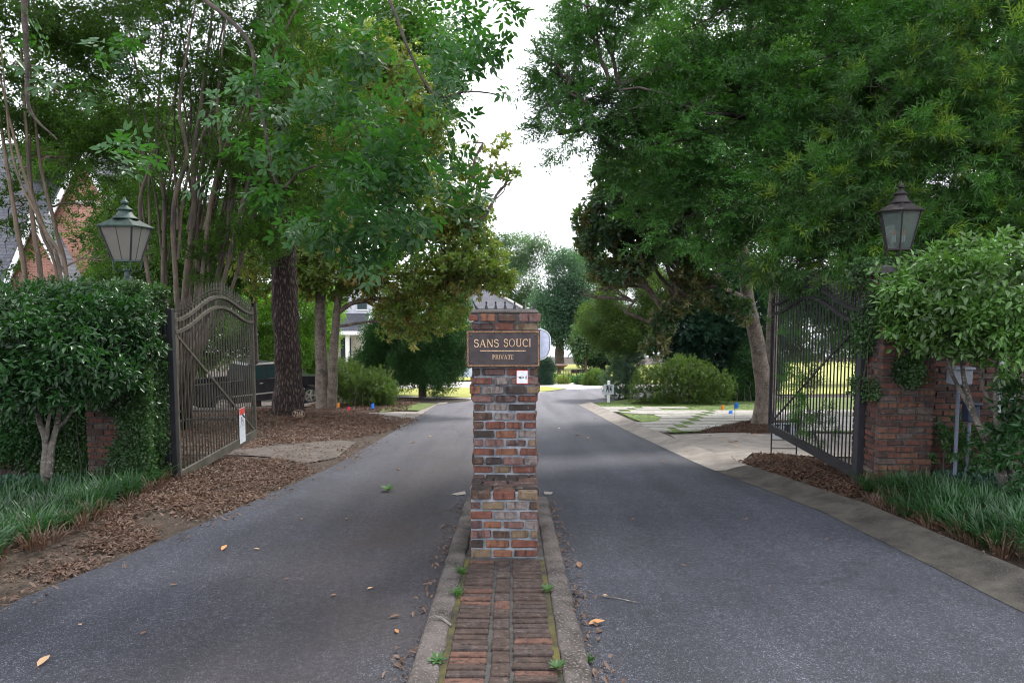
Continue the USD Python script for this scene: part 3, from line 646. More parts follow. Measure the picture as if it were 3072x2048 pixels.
# the bronze plaque
pc = (P(1399.6, 1046, PF - .03) + P(1619.8, 1046, PF - .03)) / 2
plw = P(1619.8, 1046, PF - .03)[0] - P(1399.6, 1046, PF - .03)[0]
plh = P(1510, 991, PF - .03)[2] - P(1510, 1101, PF - .03)[2]
pc[1] = PF - .03
PM = face_M(pc + [0, -.012, 0], (1, 0, 0), (0, 0, 1))
plq = thing('name_plaque', 'dark bronze plaque with gilt serif lettering and a rope border', 'sign', pc)
obj('plate', (cbox((plw, .016, plh), .003)[0] + pc, cbox((1, 1, 1), .1)[1]), M['bronze'], plq)
_ico = (np.array(trimesh.creation.icosphere(1, 1.0).vertices), np.array(trimesh.creation.icosphere(1, 1.0).faces)); rb = MB(); rr = np.random.default_rng(8)
for (ax, ay), (bx, by) in [((-1, 1), (1, 1)), ((1, 1), (1, -1)), ((1, -1), (-1, -1)), ((-1, -1), (-1, 1))]:
    a = np.array([ax * (plw / 2 - .012), ay * (plh / 2 - .012)]); b = np.array([bx * (plw / 2 - .012), by * (plh / 2 - .012)])
    L = np.linalg.norm(b - a); t = (b - a) / L; n_ = int(L / .0105)
    for i in range(n_):
        c = a + t * (i + .5) * L / n_
        v, f = _ico
        v = np.asarray(v) * [.0105, .0045, .005]
        ang = math.atan2(t[1], t[0]) + 0.85 + rr.uniform(-.2, .2)
        w = np.stack([v[:, 0] * math.cos(ang) - v[:, 1] * math.sin(ang), v[:, 0] * math.sin(ang) + v[:, 1] * math.cos(ang), v[:, 2]], 1)
        w[:, :2] += c; w[:, 2] += .001
        rb.add(w @ PM[:3, :3].T + PM[:3, 3] + [0, .003, 0], f)
obj('rope_border', rb.get(), M['rope'], plq, True)
ppx = plw / 220.2
def on_plq(px, py): return (px - 1509.7) * ppx, (1046 - py) * ppx
for t, x0, x1, yt, yb in [('SANS', 1422.5, 1496.5, 1017.5, 1040), ('SOUCI', 1511.5, 1592.5, 1016.5, 1039), ('PRIVATE', 1477, 1541, 1064.5, 1076.5)]:
    (ax, ay), (bx, by) = on_plq(x0, yt), on_plq(x1, yb)
    g = affinity.translate(serif_text(t, ay - by, bx - ax), (ax + bx) / 2, (ay + by) / 2)
    g = g.buffer(.0001)
    obj('lettering', xf(prism(g, .0035), face_M(pc + [0, -.0085, 0], (1, 0, 0), (0, 0, 1))), M['gilt'], plq)
(ax, ay), (bx, by) = on_plq(1440, 1050.5), on_plq(1577, 1052.8)
obj('rule', (cbox((bx - ax, .004, ay - by))[0] + pc + [(ax + bx) / 2, -.0095, (ay + by) / 2], cbox((1, 1, 1))[1]), M['gilt'], plq)
for sx in (-1, 1):
    for sz in (-1, 1):
        v, f = lathe([(.0095, 0), (.009, .004), (.004, .0065), (.0003, .007)], 10)
        obj('bolt', (v @ PM[:3, :3].T + PM[:3, 3] + [sx * (plw / 2 - .041), .004, sz * (plh / 2 - .041)], f), M['bronze'], plq, 40)

# small camera notice
nc = (P(1549, 1110, PF - .02) + P(1584.5, 1151, PF - .02)) / 2
nw, nh = P(1584.5, 1110, PF - .02)[0] - P(1549, 1110, PF - .02)[0], P(1549, 1110, PF - .02)[2] - P(1549, 1151, PF - .02)[2]
nc[1] = PF - .022
def rrect(w, h, r): return sbox(-w / 2 + r, -h / 2 + r, w / 2 - r, h / 2 - r).buffer(r, 6)
cn = thing('camera_notice', 'small white notice with a red border and an eye symbol under the plaque', 'sign', nc)
NM = lambda k: face_M(nc + [0, -k, 0], (1, 0, 0), (0, 0, 1))
obj('plate', xf(prism(rrect(nw, nh, .008), .003), NM(0)), M['sign_red'], cn)
obj('face', xf(prism(rrect(nw - .009, nh - .009, .006), .0012), NM(.003)), M['sign_white'], cn)
eye = affinity.scale(Point(0, 0).buffer(1, 24), .022, .0105, origin=(0, 0)).difference(affinity.translate(affinity.scale(Point(0, 0).buffer(1, 16), .010, .0052, origin=(0, 0)), .004, .001)).union(st([(-.031, .002), (-.018, .003)], .004))
ring = unary_union([st(arc(.018, 0, r_, r_ * 1.1, -38, 38, 12), .0024) for r_ in (.010, .0155, .021)])
obj('eye_symbol', xf(prism(unary_union([affinity.translate(eye, -.008, -.003), affinity.translate(ring, -.001, -.003)]), .001), NM(.0043)), M['sign_black'], cn)
ln = MB()
for yy_, ww, hh in [(.041, .03, .007), (.019, .075, .0012), (-.030, .02, .0035), (-.045, .07, .004)]:
    v, f = prism(sbox(-ww / 2, yy_ - hh / 2, ww / 2, yy_ + hh / 2), .0008, NM(.0043)); ln.add(v, f)
obj('small_print', ln.get(), M['sign_grey'], cn)

# intercom box on the pillar's right side
ic = P(1620, 1031, PF + .06)
bx0 = PX1 + .012; bz1, bz0 = P(1620, 988, PF + .05)[2], P(1620, 1077, PF + .05)[2]; bw = P(1650, 1030, PF + .05)[0] - bx0
sh = Polygon([(0, 0)] + arc(bw * .12, .115, bw * .88, .115, -90, 0, 12) + arc(bw * .12, bz1 - bz0 - .085, bw * .88, .085, 0, 90, 12) + [(0, bz1 - bz0)])
ib = thing('intercom_box', 'bluish white rounded intercom hood fixed to the right side of the pillar', 'intercom', (bx0, PF + .05, bz0))
obj('hood', xf(prism(sh, .19), face_M((bx0, PF + .22, bz0), (1, 0, 0), (0, 0, 1))), M['white_plastic'], ib)
obj('rim', xf(prism(sh.buffer(.006).difference(sh.buffer(-.006)).intersection(sbox(-.001, -1, 1, 1)), .02), face_M((bx0, PF + .05, bz0), (1, 0, 0), (0, 0, 1))), M['white_paint'], ib)

# ------------------------------------------------------------------ gate pillars and garden walls
rq = np.random.default_rng(17)
RX0, RX1, RF, RB = 4.178, 4.80, 7.68, 8.3
rz0 = -0.5; rch = .0725
rpl = thing('gate_pillar', 'bare red brick gate pillar beside the black gate under a lantern', 'pillar', ((RX0 + RX1) / 2, 8.0, -.3))
obj('mortar_core', (cbox((RX1 - RX0 - .03, RB - RF - .03, 2.78))[0] + [(RX0 + RX1) / 2, (RF + RB) / 2, rz0 + 1.39], cbox((1, 1, 1))[1]), M['dark_mortar'], rpl)
pr2 = [.42, .26, .2, .12]
brick_wall(rpl, (RX0, RF), (1, 0), RX1 - RX0, rz0, 38, rch, rq, mats=BW_SHADE, p=pr2, bl=.21, joint=.013)
brick_wall(rpl, (RX0, RB), (0, -1), RB - RF - .1, rz0, 38, rch, rq, mats=BW_SHADE, p=pr2, bl=.21, joint=.013, half=1)
brick_wall(rpl, (RX1, RF + .1), (0, 1), RB - RF - .1, rz0, 38, rch, rq, mats=BW_SHADE, p=pr2, bl=.21, joint=.013, half=1)
v, f = cbox((RX1 - RX0 + .1, RB - RF + .1, .09), .012); obj('cap', (v + [(RX0 + RX1) / 2, (RF + RB) / 2, rz0 + 38 * rch + .045], f), M['dark_mortar'], rpl)
rw = thing('garden_wall', 'red brick garden wall running right from the bare brick gate pillar', 'wall', (5.9, 8.1, -.3))
WF = 7.98
obj('mortar_core', (cbox((3.4, .2, 2.4))[0] + [RX1 + 1.7, WF + .115, rz0 + 1.2], cbox((1, 1, 1))[1]), M['dark_mortar'], rw)
brick_wall(rw, (RX1, WF), (1, 0), 2.35, rz0, 33, rch, rq, mats=BW_SHADE, p=pr2, bl=.21, joint=.013)
obj('coping', (cbox((3.4, .3, .07), .01)[0] + [RX1 + 1.71, WF + .115, rz0 + 2.44], cbox((1, 1, 1), .1)[1]), M['dark_mortar'], rw)

LX0, LX1, LPF, LB = -5.06, -4.42, 8.0, 8.6
lz0 = -.52
lpl = thing('ivy_pillar', 'brick gate pillar grown over with creeping fig beside the olive gate', 'pillar', ((LX0 + LX1) / 2, 8.3, -.3))
obj('mortar_core', (cbox((LX1 - LX0 - .03, LB - LPF - .03, 2.46))[0] + [(LX0 + LX1) / 2, (LPF + LB) / 2, lz0 + 1.23], cbox((1, 1, 1))[1]), M['dark_mortar'], lpl)
brick_wall(lpl, (LX0, LPF), (1, 0), LX1 - LX0, lz0, 22, rch, rq, mats=BW_SHADE, p=pr2, bl=.21, joint=.013)
brick_wall(lpl, (LX1, LPF + .1), (0, 1), .5, lz0, 24, rch, rq, mats=BW_SHADE, p=pr2, bl=.21, joint=.013)
v, f = cbox((LX1 - LX0 + .08, LB - LPF + .08, .08), .012); obj('cap', (v + [(LX0 + LX1) / 2, (LPF + LB) / 2, lz0 + 2.5], f), M['dark_mortar'], lpl)
lw = thing('garden_wall', 'dark brick garden wall behind the camellia left of the ivy pillar', 'wall', (-6.7, 8.5, -.3))
obj('mortar_core', (cbox((3.6, .2, 2.45))[0] + [LX0 - 1.81, 8.52, lz0 + 1.22], cbox((1, 1, 1))[1]), M['dark_mortar'], lw)
brick_wall(lw, (LX0 - 1.75, 8.4), (1, 0), 1.75, lz0, 16, rch, rq, mats=BW_SHADE, p=pr2, bl=.21, joint=.013)

# ------------------------------------------------------------------ gates
def finial(z0):
    return lathe([(.0001, z0), (.011, z0), (.0165, z0 + .012), (.0165, z0 + .02), (.009, z0 + .032), (.0135, z0 + .045), (.0165, z0 + .062), (.012, z0 + .08), (.007, z0 + .09), (.011, z0 + .105), (.0085, z0 + .13), (.0006, z0 + .185)], 6)
def gate(label, x, y0, y1, zb, iron, railm, nick, side):
    L = y1 - y0
    g = thing('iron_gate', label, 'gate', (x, y0, zb))
    crest = .27
    def arch(t): return crest * (0.5 - 0.5 * np.cos(2 * np.pi * np.clip((t - .04) / .92, 0, 1))) ** 0.85
    zt = zb + 2.03
    n = 29
    for k in range(n):
        t = (k + .7) / (n + .4)
        yy = y0 + t * L
        ht = zt + float(arch(t)) + .05
        v, f = cbox((.0155, .0155, ht - zb - .1), .002)
        p = obj('picket', (v + [x, yy, (ht + zb + .1) / 2], f), iron, g)
        fv, ff = finial(ht)
        obj('finial', (fv + [x, yy, 0], ff), iron, p, 40)
    for yy, h in ((y0 + .02, 2.06), (y1 - .02, 2.06)):
        v, f = cbox((.045, .045, h), .004); obj('stile', (v + [x, yy, zb + h / 2 + .06], f), railm, g)
    t = np.linspace(0, 1, 41)
    for dz in (0.0, -.145):
        path = np.c_[np.full(41, x), y0 + t * L, zt + arch(t) + dz]
        prof = np.array([[-.03, -.02], [.03, -.02], [.03, .02], [-.03, .02]])
        tg = norm(np.gradient(path, axis=0)); up = np.cross(np.tile([1.0, 0, 0], (41, 1)), tg)
        V = path[:, None] + prof[None, :, :1] * np.array([1.0, 0, 0]) + prof[None, :, 1:] * up[:, None]
        i, j = np.meshgrid(np.arange(40), np.arange(4), indexing='ij')
        q = np.stack([i * 4 + j, (i + 1) * 4 + j, (i + 1) * 4 + (j + 1) % 4, i * 4 + (j + 1) % 4], -1).reshape(-1, 4)
        f = np.vstack([q[:, [0, 1, 2]], q[:, [0, 2, 3]], [[0, 1, 2], [0, 2, 3]]])
        obj('arched_rail', (V.reshape(-1, 3), f), railm, g)
    v, f = cbox((.05, L, .125), .006); obj('bottom_rail', (v + [x, (y0 + y1) / 2, zb + .0625], f), railm, g)
    a, b = np.array([x - side * .02, y0 + .06, zt - .2]), np.array([x - side * .02, y1 - .1, zb + .14])
    d = b - a; ln_ = np.linalg.norm(d); ang = math.atan2(d[2], d[1])
    v, f = cbox((.012, ln_, .035), .003)
    v = np.c_[v[:, 0], v[:, 1] * math.cos(ang) - v[:, 2] * math.sin(ang), v[:, 1] * math.sin(ang) + v[:, 2] * math.cos(ang)]
    obj('diagonal_brace', (v + (a + b) / 2, f), railm, g)
    sc = np.array([[x, y1 - .07 - .05 * math.cos(a_) * (1 - a_ / 9), zb + .27 + .1 * math.sin(a_) * (1 - a_ / 9)] for a_ in np.linspace(-1.6, 5.5, 26)])
    obj('scroll', tube(sc, .007, 5), iron, g, True)
    pw_ = .07 if side < 0 else .09; v, f = cbox((pw_, pw_, 2.42), .006); obj('hinge_post', (v + [x, y0 - .065, zb + 2.42 / 2 - .25], f), nick, g)
    for hz in (.25, 1.85):
        v, f = lathe([(.0001, 0), (.026, 0), (.026, .12), (.0001, .12)], 10)
        h = obj('hinge', (v + [x + side * .075, y0 - .05, zb + hz], f), nick, g, 30)
        v, f = cbox((.12, .03, .05), .003); obj('hinge_plate', (v + [x + side * .1, y0 - .05, zb + hz + .06], f), nick, h)
    return g
gl = gate('weathered olive iron gate standing open in front of the parked pickup', -4.2, 8.46, 11.05, -.33, M['olive_iron'], M['mossy_iron'], M['black_iron'], -1)
gr_ = gate('black iron gate standing open beside the bare brick pillar', 4.14, 8.1, 10.86, -.19, M['black_iron'], M['grey_iron'], M['black_iron'], 1)

# warning sign on the olive gate
ws = P(728, 1275, 10.45)
wsn = thing('warning_sign', 'narrow white warning sign with red head wired to the olive gate', 'sign', ws)
ws[0] = -4.2 + .022
WM = lambda k: face_M([ws[0] + k, ws[1], ws[2]], (0, 1, 0), (0, 0, 1))
obj('plate', xf(prism(sbox(-.11, -.27, .11, .27), .004), WM(0)), M['sign_white'], wsn)
obj('red_head', xf(prism(sbox(-.105, .17, .105, .265), .001), WM(.004)), M['sign_red'], wsn)
def sans(text, h, w=None):
    m = meshkit.text_mesh(text, h, .001, True); v = np.array(m.vertices)
    b = m.bounds; v[:, :2] -= (b[0, :2] + b[1, :2]) / 2
    if w: v[:, 0] *= w / (b[1, 0] - b[0, 0])
    return v, np.array(m.faces)
obj('lettering', xf(sans('WARNING', .045, .18), WM(.005)), M['sign_white'], wsn)
obj('figure', xf(prism(unary_union([Point(-.02, .12).buffer(.018), st([(-.02, .1), (-.02, .03), (.01, 0)], .024), st([(.03, .14), (.04, 0)], .012), st([(-.02, .08), (.03, .07)], .012)]), .001), WM(.004)), M['sign_black'], wsn)
lb = MB()
for k in range(8): lb.add(*prism(sbox(-.085, -.06 - k * .024, .085 - (k * 37 % 5) * .012, -.052 - k * .024), .001, WM(.004)))
obj('small_print', lb.get(), M['sign_grey'], wsn)

# gate opener behind the olive gate
go = P(508, 1390, 8.95)
gop = thing('gate_opener', 'dark gate motor post with a jointed arm behind the olive gate', 'gate opener', (go[0] - .15, 8.95, -.45))
ox = go[0] - .15
obj('motor_post', (cbox((.16, .16, .62), .01)[0] + [ox, 8.95, -.16], cbox((1, 1, 1), .1)[1]), M['grey_iron'], gop)
obj('sticker', (cbox((.055, .004, .2))[0] + [ox - .02, 8.866, -.06], cbox((1, 1, 1))[1]), M['sign_white'], gop)
obj('arm', tube([[ox, 8.95, .18], [ox + .0, 9.5, .2], [ox - .05, 9.75, .19]], .02, 6), M['black_iron'], gop, 30)
obj('arm', tube([[ox - .05, 9.75, .19], [ox + .1, 10.1, .15], [-4.24, 10.35, .1]], .018, 6), M['black_iron'], gop, 30)

# ------------------------------------------------------------------ lanterns
def lantern(label, c, H, sides, R_top, R_bot, metal, pane, rot, name='gate_lantern', hb=.42):
    """c: centre of the foot"""
    g = thing(name, label, 'lantern', c)
    c = np.asarray(c, float)
    z = lambda t: t * H
    obj('foot', (lathe([(.0001, -.02), (.06, -.02), (.06, .02), (.035, .04), (.03, z(.1)), (.045, z(.105)), (.045, z(.125)), (.0001, z(.13))], 12, c)), metal, g, 30)
    zb, zt_ = z(.22), z(.22) + hb
    an = rot + np.arange(sides) * 2 * math.pi / sides
    for a in an:
        p0 = np.array([math.cos(a) * .02, math.sin(a) * .02, z(.1)]); p1 = np.array([math.cos(a) * R_bot * 1.05, math.sin(a) * R_bot * 1.05, zb])
        mid = np.array([math.cos(a) * R_bot * .95, math.sin(a) * R_bot * .95, z(.13)])
        obj('scroll_arm', tube(spline([p0, (p0 + mid) / 2 + [0, 0, -.01], mid, p1], 14) + c, .007, 6), metal, g, True)
    obj('bottom_plate', lathe([(.0001, zb - .008), (R_bot + .006, zb - .008), (R_bot + .008, zb), (R_bot, zb + .018), (.0001, zb + .018)], sides, c, rot), metal, g)
    for k, a in enumerate(an):
        a2 = an[(k + 1) % sides]
        bl = lambda aa, r_, zz: c + [math.cos(aa) * r_, math.sin(aa) * r_, zz]
        obj('glazing_bar', tube([bl(a, R_bot, zb), bl(a, R_top, zt_)], .011 if sides == 4 else .0085, 6), M['black_iron'] if sides == 4 else metal, g)
        q = np.array([bl(a, R_bot * .985, zb + .015), bl(a2, R_bot * .985, zb + .015), bl(a2, R_top * .985, zt_), bl(a, R_top * .985, zt_)])
        nrm = norm(np.cross(q[1] - q[0], q[3] - q[0]))
        V = np.vstack([q, q - nrm * .003]); Fq = [[0, 1, 2], [0, 2, 3], [4, 6, 5], [4, 7, 6]]
        obj('pane', (V, np.array(Fq)), pane, g)
        if sides == 4: obj('glazing_bar', tube([(q[0] + q[1]) / 2, (q[2] + q[3]) / 2], .0045, 5), metal, g)
    rf = [(R_top - .01, zt_ - .012), (R_top + .03, zt_ - .01), (R_top + .035, zt_ + .004), (R_top * .9, zt_ + .035), (R_top * .55, zt_ + .085), (R_top * .5, zt_ + .09)]
    rr_ = obj('roof', lathe(rf + [(.0001, zt_ + .09)], sides, c, rot), metal, g)
    zz = zt_ + .09; s = (H - zz)
    prof = [(R_top * .5, 0), (R_top * .52, .03), (R_top * .46, .07), (R_top * .34, .2), (R_top * .26, .34), (R_top * .24, .37), (R_top * .3, .39), (R_top * .31, .43), (R_top * .22, .5), (R_top * .1, .6), (R_top * .08, .65), (R_top * .14, .69), (R_top * .15, .76), (R_top * .06, .86), (R_top * .035, .95), (.0005, 1.0)]
    obj('finial_cap', lathe([(a_, zz + b_ * s) for a_, b_ in prof], 20, c), metal, g, 40)
    cd = obj('candelabra', tube([c + [0, 0, zb], c + [0, 0, zb + .1]], .006, 6), metal, g)
    for k in range(4 if sides != 4 else 3):
        a = k * 2 * math.pi / (4 if sides != 4 else 3) + .5
        e = c + [math.cos(a) * R_bot * .5, math.sin(a) * R_bot * .5, zb + .09]
        obj('candle_arm', tube(spline([c + [0, 0, zb + .06], c + [math.cos(a) * R_bot * .3, math.sin(a) * R_bot * .3, zb + .045], e], 10), .004, 5), metal, cd)
        obj('candle', tube([e, e + [0, 0, .08]], .009, 8), M['candle'], cd)
        obj('bulb', lathe([(.0005, .08), (.009, .085), (.011, .1), (.006, .125), (.0005, .14)], 8, e), M['amber'], cd, True)
    return g
lc = P(384, 838, 8.3)
lantern('green copper lantern with two dusty panes on the ivy pillar', (lc[0], 8.3, lc[2]), .99, 4, .285, .15, M['verdigris'], M['milky_pane'], math.radians(-48), hb=.41)
rc = P(2692, 808, 8.0)
lantern('brown copper six sided lantern with candle bulbs on the bare brick pillar', (rc[0], 8.0, rc[2]), 1.02, 6, .235, .135, M['old_copper'], M['clear_pane'], math.radians(8), hb=.44)

# ------------------------------------------------------------------ utility boxes by the right wall
def box_on_pole(name, label, cat, px, pyt, pyb, pxw, pyg, d, boxm, polem, tilt=0.0, hood=True):
    a, b = P(px - pxw / 2, pyb, d), P(px + pxw / 2, pyt, d)
    c = (a + b) / 2; w, h = b[0] - a[0], b[2] - a[2]
    zg = P(px, pyg, d)[2]
    g = thing(name, label, cat, (c[0], d, zg))
    v, f = cbox((w, .14, h), .012); obj('box', (v + c, f), boxm, g)
    v, f = cbox((w + .02, .18, .03), .008); obj('lid', (v + c + [0, -.012, h / 2 + .012], f), boxm, g)
    x1 = P(px - 3, pyb, d)[0]; x2 = P(px - 12, pyg, d)[0]
    obj('pole', tube([[x1, d, a[2]], [(x1 + x2) / 2, d, (a[2] + zg) / 2], [x2, d, zg - .15]], .019, 10), polem, g, 40)
box_on_pole('meter_box', 'pale grey meter box on a thin pole in front of the right brick wall', 'utility box', 2878, 1106, 1152, 60, 1384, 7.55, M['grey_box'], M['pipe'])
box_on_pole('valve_box', 'navy blue box on a short pole behind the leaning camellia trunk', 'utility box', 2912, 1212, 1262, 36, 1372, 7.6, M['navy'], M['pipe'])
cb = P(3004, 1080, 7.8)
cg = thing('conduit_post', 'slim grey conduit with a small switch box behind the right camellia', 'conduit', (cb[0], 7.8, -.3))
obj('conduit', tube([[cb[0], 7.8, P(3004, 1085, 7.8)[2]], [cb[0], 7.8, -.3]], .022, 8), M['grey_box'], cg, 40)
obj('switch_box', (cbox((.11, .08, .14), .01)[0] + P(3004, 1085, 7.8), cbox((1, 1, 1), .1)[1]), M['grey_box'], cg)
obj('side_pipe', tube([P(3012, 1200, 7.7), P(3045, 1200, 7.7)], .018, 8), M['pipe'], cg, 40)

# ------------------------------------------------------------------ far ground: lawns, slabs, beds
def GZ(px, py, lift=0.0):
    r = ray(px, py); t = np.linspace(1.0, 130, 9000); p = CAM + t[:, None] * r
    b = p[:, 2] <= Z(p[:, 0], p[:, 1]) + lift
    return p[int(np.argmax(b)) if b.any() else -1]
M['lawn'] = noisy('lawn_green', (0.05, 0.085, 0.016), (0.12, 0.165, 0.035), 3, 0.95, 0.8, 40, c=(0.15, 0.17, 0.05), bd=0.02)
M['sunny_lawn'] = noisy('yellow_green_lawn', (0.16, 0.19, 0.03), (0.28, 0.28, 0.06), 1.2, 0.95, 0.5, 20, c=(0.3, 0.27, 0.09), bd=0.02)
lawn_r = poly_px([(1760, 1212), (1895, 1197), (2020, 1196), (2330, 1196), (2700, 1190), (2700, 1300), (2330, 1294), (2010, 1298), (1930, 1268), (1830, 1228)])
tree_heap = poly_px([(2095, 1296), (2170, 1277), (2260, 1262), (2400, 1262), (2400, 1305), (2180, 1300)])
lawn_r = lawn_r.difference(gut).difference(tree_heap)
struct('lawn', sheet(lawn_r, 0.015, 0.5), M['lawn'])
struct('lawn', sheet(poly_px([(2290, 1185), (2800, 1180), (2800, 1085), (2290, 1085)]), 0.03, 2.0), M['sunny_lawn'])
struct('lawn', sheet(poly_px([(1140, 1238), (1178, 1232), (1260, 1232), (1310, 1212), (1240, 1210), (1150, 1218)]), 0.02, .5), M['lawn'])
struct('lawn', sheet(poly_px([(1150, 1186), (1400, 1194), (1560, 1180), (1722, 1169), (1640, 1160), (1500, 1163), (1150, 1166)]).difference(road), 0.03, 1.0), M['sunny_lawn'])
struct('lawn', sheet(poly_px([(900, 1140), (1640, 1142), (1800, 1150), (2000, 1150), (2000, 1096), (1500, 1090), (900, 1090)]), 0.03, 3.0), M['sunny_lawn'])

slab = thing('paver_grid', None, None, (4.5, 18, -1.2), kind='structure')
rs = np.random.default_rng(23)
isl = Polygon([G(*p)[:2] for p in [(1846, 1240), (1900, 1243), (1960, 1246), (1984, 1254), (1975, 1264), (1940, 1270), (1905, 1270)]])
def line_x(x0, y0, y): return x0 + (y - y0) * 0.46
e0 = G(1960, 1296)[1] + .1
yk = e0
tree_heap = poly_px([(2095, 1296), (2170, 1277), (2260, 1262), (2400, 1262), (2400, 1305), (2180, 1300)])
for row in range(10):
    yk_c = yk + row * 0.72
    for col in range(-1, 6):
        xa = line_x(3.85 + 2.6 * (col - 1), 15.3, yk_c) + .12 + rs.uniform(-.04, .04); xb = xa + 2.36
        q = sbox(xa, yk_c, xb, yk_c + 0.6)
        q = q.difference(gut.buffer(.05)).difference(road).intersection(sbox(0, 0, 40, 60)).difference(isl).difference(tree_heap)
        if row > 7: q = q.intersection(sbox(-50, 0, 4.6 + (row - 8) * 1.0, 60))
        for g_ in (q.geoms if hasattr(q, 'geoms') else [q]):
            if g_.area < .15: continue
            v, f = prism(g_.buffer(-.01), .05)
            v[:, 2] += Z(v[:, 0], v[:, 1]) - .012 + rs.uniform(-.006, .006)
            obj('slab', (v, f), M['slab'], slab)

# ------------------------------------------------------------------ leaves, sprigs
def leaf(L, W, fold=.25, droop=.12, n=1):
    if n == 0: return np.array([[0, 0, 0], [-W / 2, L * .45, W * fold], [0, L, -L * droop], [W / 2, L * .45, W * fold]], float), np.array([[0, 2, 1], [0, 3, 2]])
    if n == 1: return np.array([[0, 0, 0], [-W / 2, L * .45, W * fold], [0, L * .5, 0], [W / 2, L * .45, W * fold], [0, L, -L * droop]], float), np.array([[0, 2, 1], [0, 3, 2], [1, 2, 4], [2, 3, 4]])
    h = W * fold
    v = [[0, 0, 0], [-W * .38, L * .22, h * .8], [0, L * .25, 0], [W * .38, L * .22, h * .8], [-W * .47, L * .55, h - L * droop * .3], [0, L * .57, -L * droop * .3], [W * .47, L * .55, h - L * droop * .3], [-W * .2, L * .84, h * .4 - L * droop * .7], [0, L * .84, -L * droop * .7], [W * .2, L * .84, h * .4 - L * droop * .7], [0, L, -L * droop]]
    f = [[0, 2, 1], [0, 3, 2], [1, 2, 5], [1, 5, 4], [2, 3, 6], [2, 6, 5], [4, 5, 8], [4, 8, 7], [5, 6, 9], [5, 9, 8], [7, 8, 10], [8, 9, 10]]
    return np.array(v, float), np.array(f)

def place(lf, pos, R, s):
    v, f = lf
    n, k = len(pos), len(v)
    V = np.einsum('nij,kj->nki', R, v) * np.asarray(s).reshape(-1, 1, 1) + pos[:, None]
    return V.reshape(-1, 3), (f[None] + (np.arange(n) * k)[:, None, None]).reshape(-1, 3)

def rdir(r, n): return norm(r.normal(size=(n, 3)))
UPV = np.array([0, 0, 1.0])

def sprig_twig(lf, n, length, r, ang=55, side=3, sidelen=.5, flat=.6):
    """leaves along a twig that grows to +y and along its side twigs"""
    twigs = [(np.zeros(3), np.array([0, 1.0, 0]), length)]
    for k in range(side):
        a = r.uniform(0, 2 * math.pi); t = r.uniform(.1, .6)
        d = norm(np.array([math.cos(a), .9, math.sin(a) * flat])); twigs.append((np.array([0, t * length, 0]), d, length * sidelen * r.uniform(.7, 1.2)))
    pos, dirs = [], []
    tot = sum(t[2] for t in twigs)
    for o, d, l in twigs:
        m = max(2, int(n * l / tot)); t = np.linspace(.08, 1, m) + r.uniform(-.03, .03, m)
        pos.append(o + d * (t * l)[:, None] + r.normal(0, .006, (m, 3)))
        a = np.arange(m) * 2.4 + r.uniform(0, 6); e1 = norm(np.cross(d, [0.3, .1, 1])); e2 = np.cross(d, e1)
        s = np.radians(ang) * (1 - .55 * (t > .92))
        dirs.append(d * np.cos(s)[:, None] + (e1 * np.cos(a)[:, None] + e2 * np.sin(a)[:, None] * flat) * np.sin(s)[:, None])
    pos, dirs = np.vstack(pos), norm(np.vstack(dirs) + r.normal(0, .15, (len(np.vstack(dirs)), 3)))
    nz = norm(UPV + r.normal(0, .45, (len(pos), 3)))
    return place(lf, pos, frames(dirs, nz), r.uniform(.7, 1.15, len(pos)))

def sprig_ball(lf, n, rad, r, out=.6, flat=.8):
    d = rdir(r, n); p = d * (rad * r.uniform(.25, 1, n) ** .5)[:, None]; p[:, 2] *= flat
    dirs = norm(d * out + rdir(r, n) * .7 + [0, 0, -.15])
    return place(lf, p, frames(dirs, norm(UPV * .8 + d * .6 + r.normal(0, .4, (n, 3)))), r.uniform(.65, 1.2, n))

def sprig_whorl(lf, n, r, rings=((0, 72, 1.0), (-.03, 50, .9), (.02, 25, .7))):
    """leaves radiating from a shoot tip"""
    pos, dirs, sc = [], [], []
    for y, a, s in rings:
        m = n // len(rings); az = np.arange(m) * 2 * math.pi / m + r.uniform(0, 6)
        aa = np.radians(a + r.uniform(-14, 14, m))
        dirs.append(np.stack([np.cos(az) * np.sin(aa), np.cos(aa), np.sin(az) * np.sin(aa)], 1)); pos.append(np.tile([0, y, 0], (m, 1)) + dirs[-1] * .012); sc.append(s * r.uniform(.75, 1.1, m))
    pos, dirs, sc = np.vstack(pos), np.vstack(dirs), np.concatenate(sc)
    return place(lf, pos, frames(dirs, np.array([0, 1.0, 0]) + .15 * r.normal(size=(len(pos), 3))), sc)

def join(*vfs):
    b = MB()
    for v, f in vfs: b.add(v, f)
    return b.get()

def moved(vf, d, R=None):
    v = vf[0] if R is None else vf[0] @ R.T
    return v + np.asarray(d), vf[1]

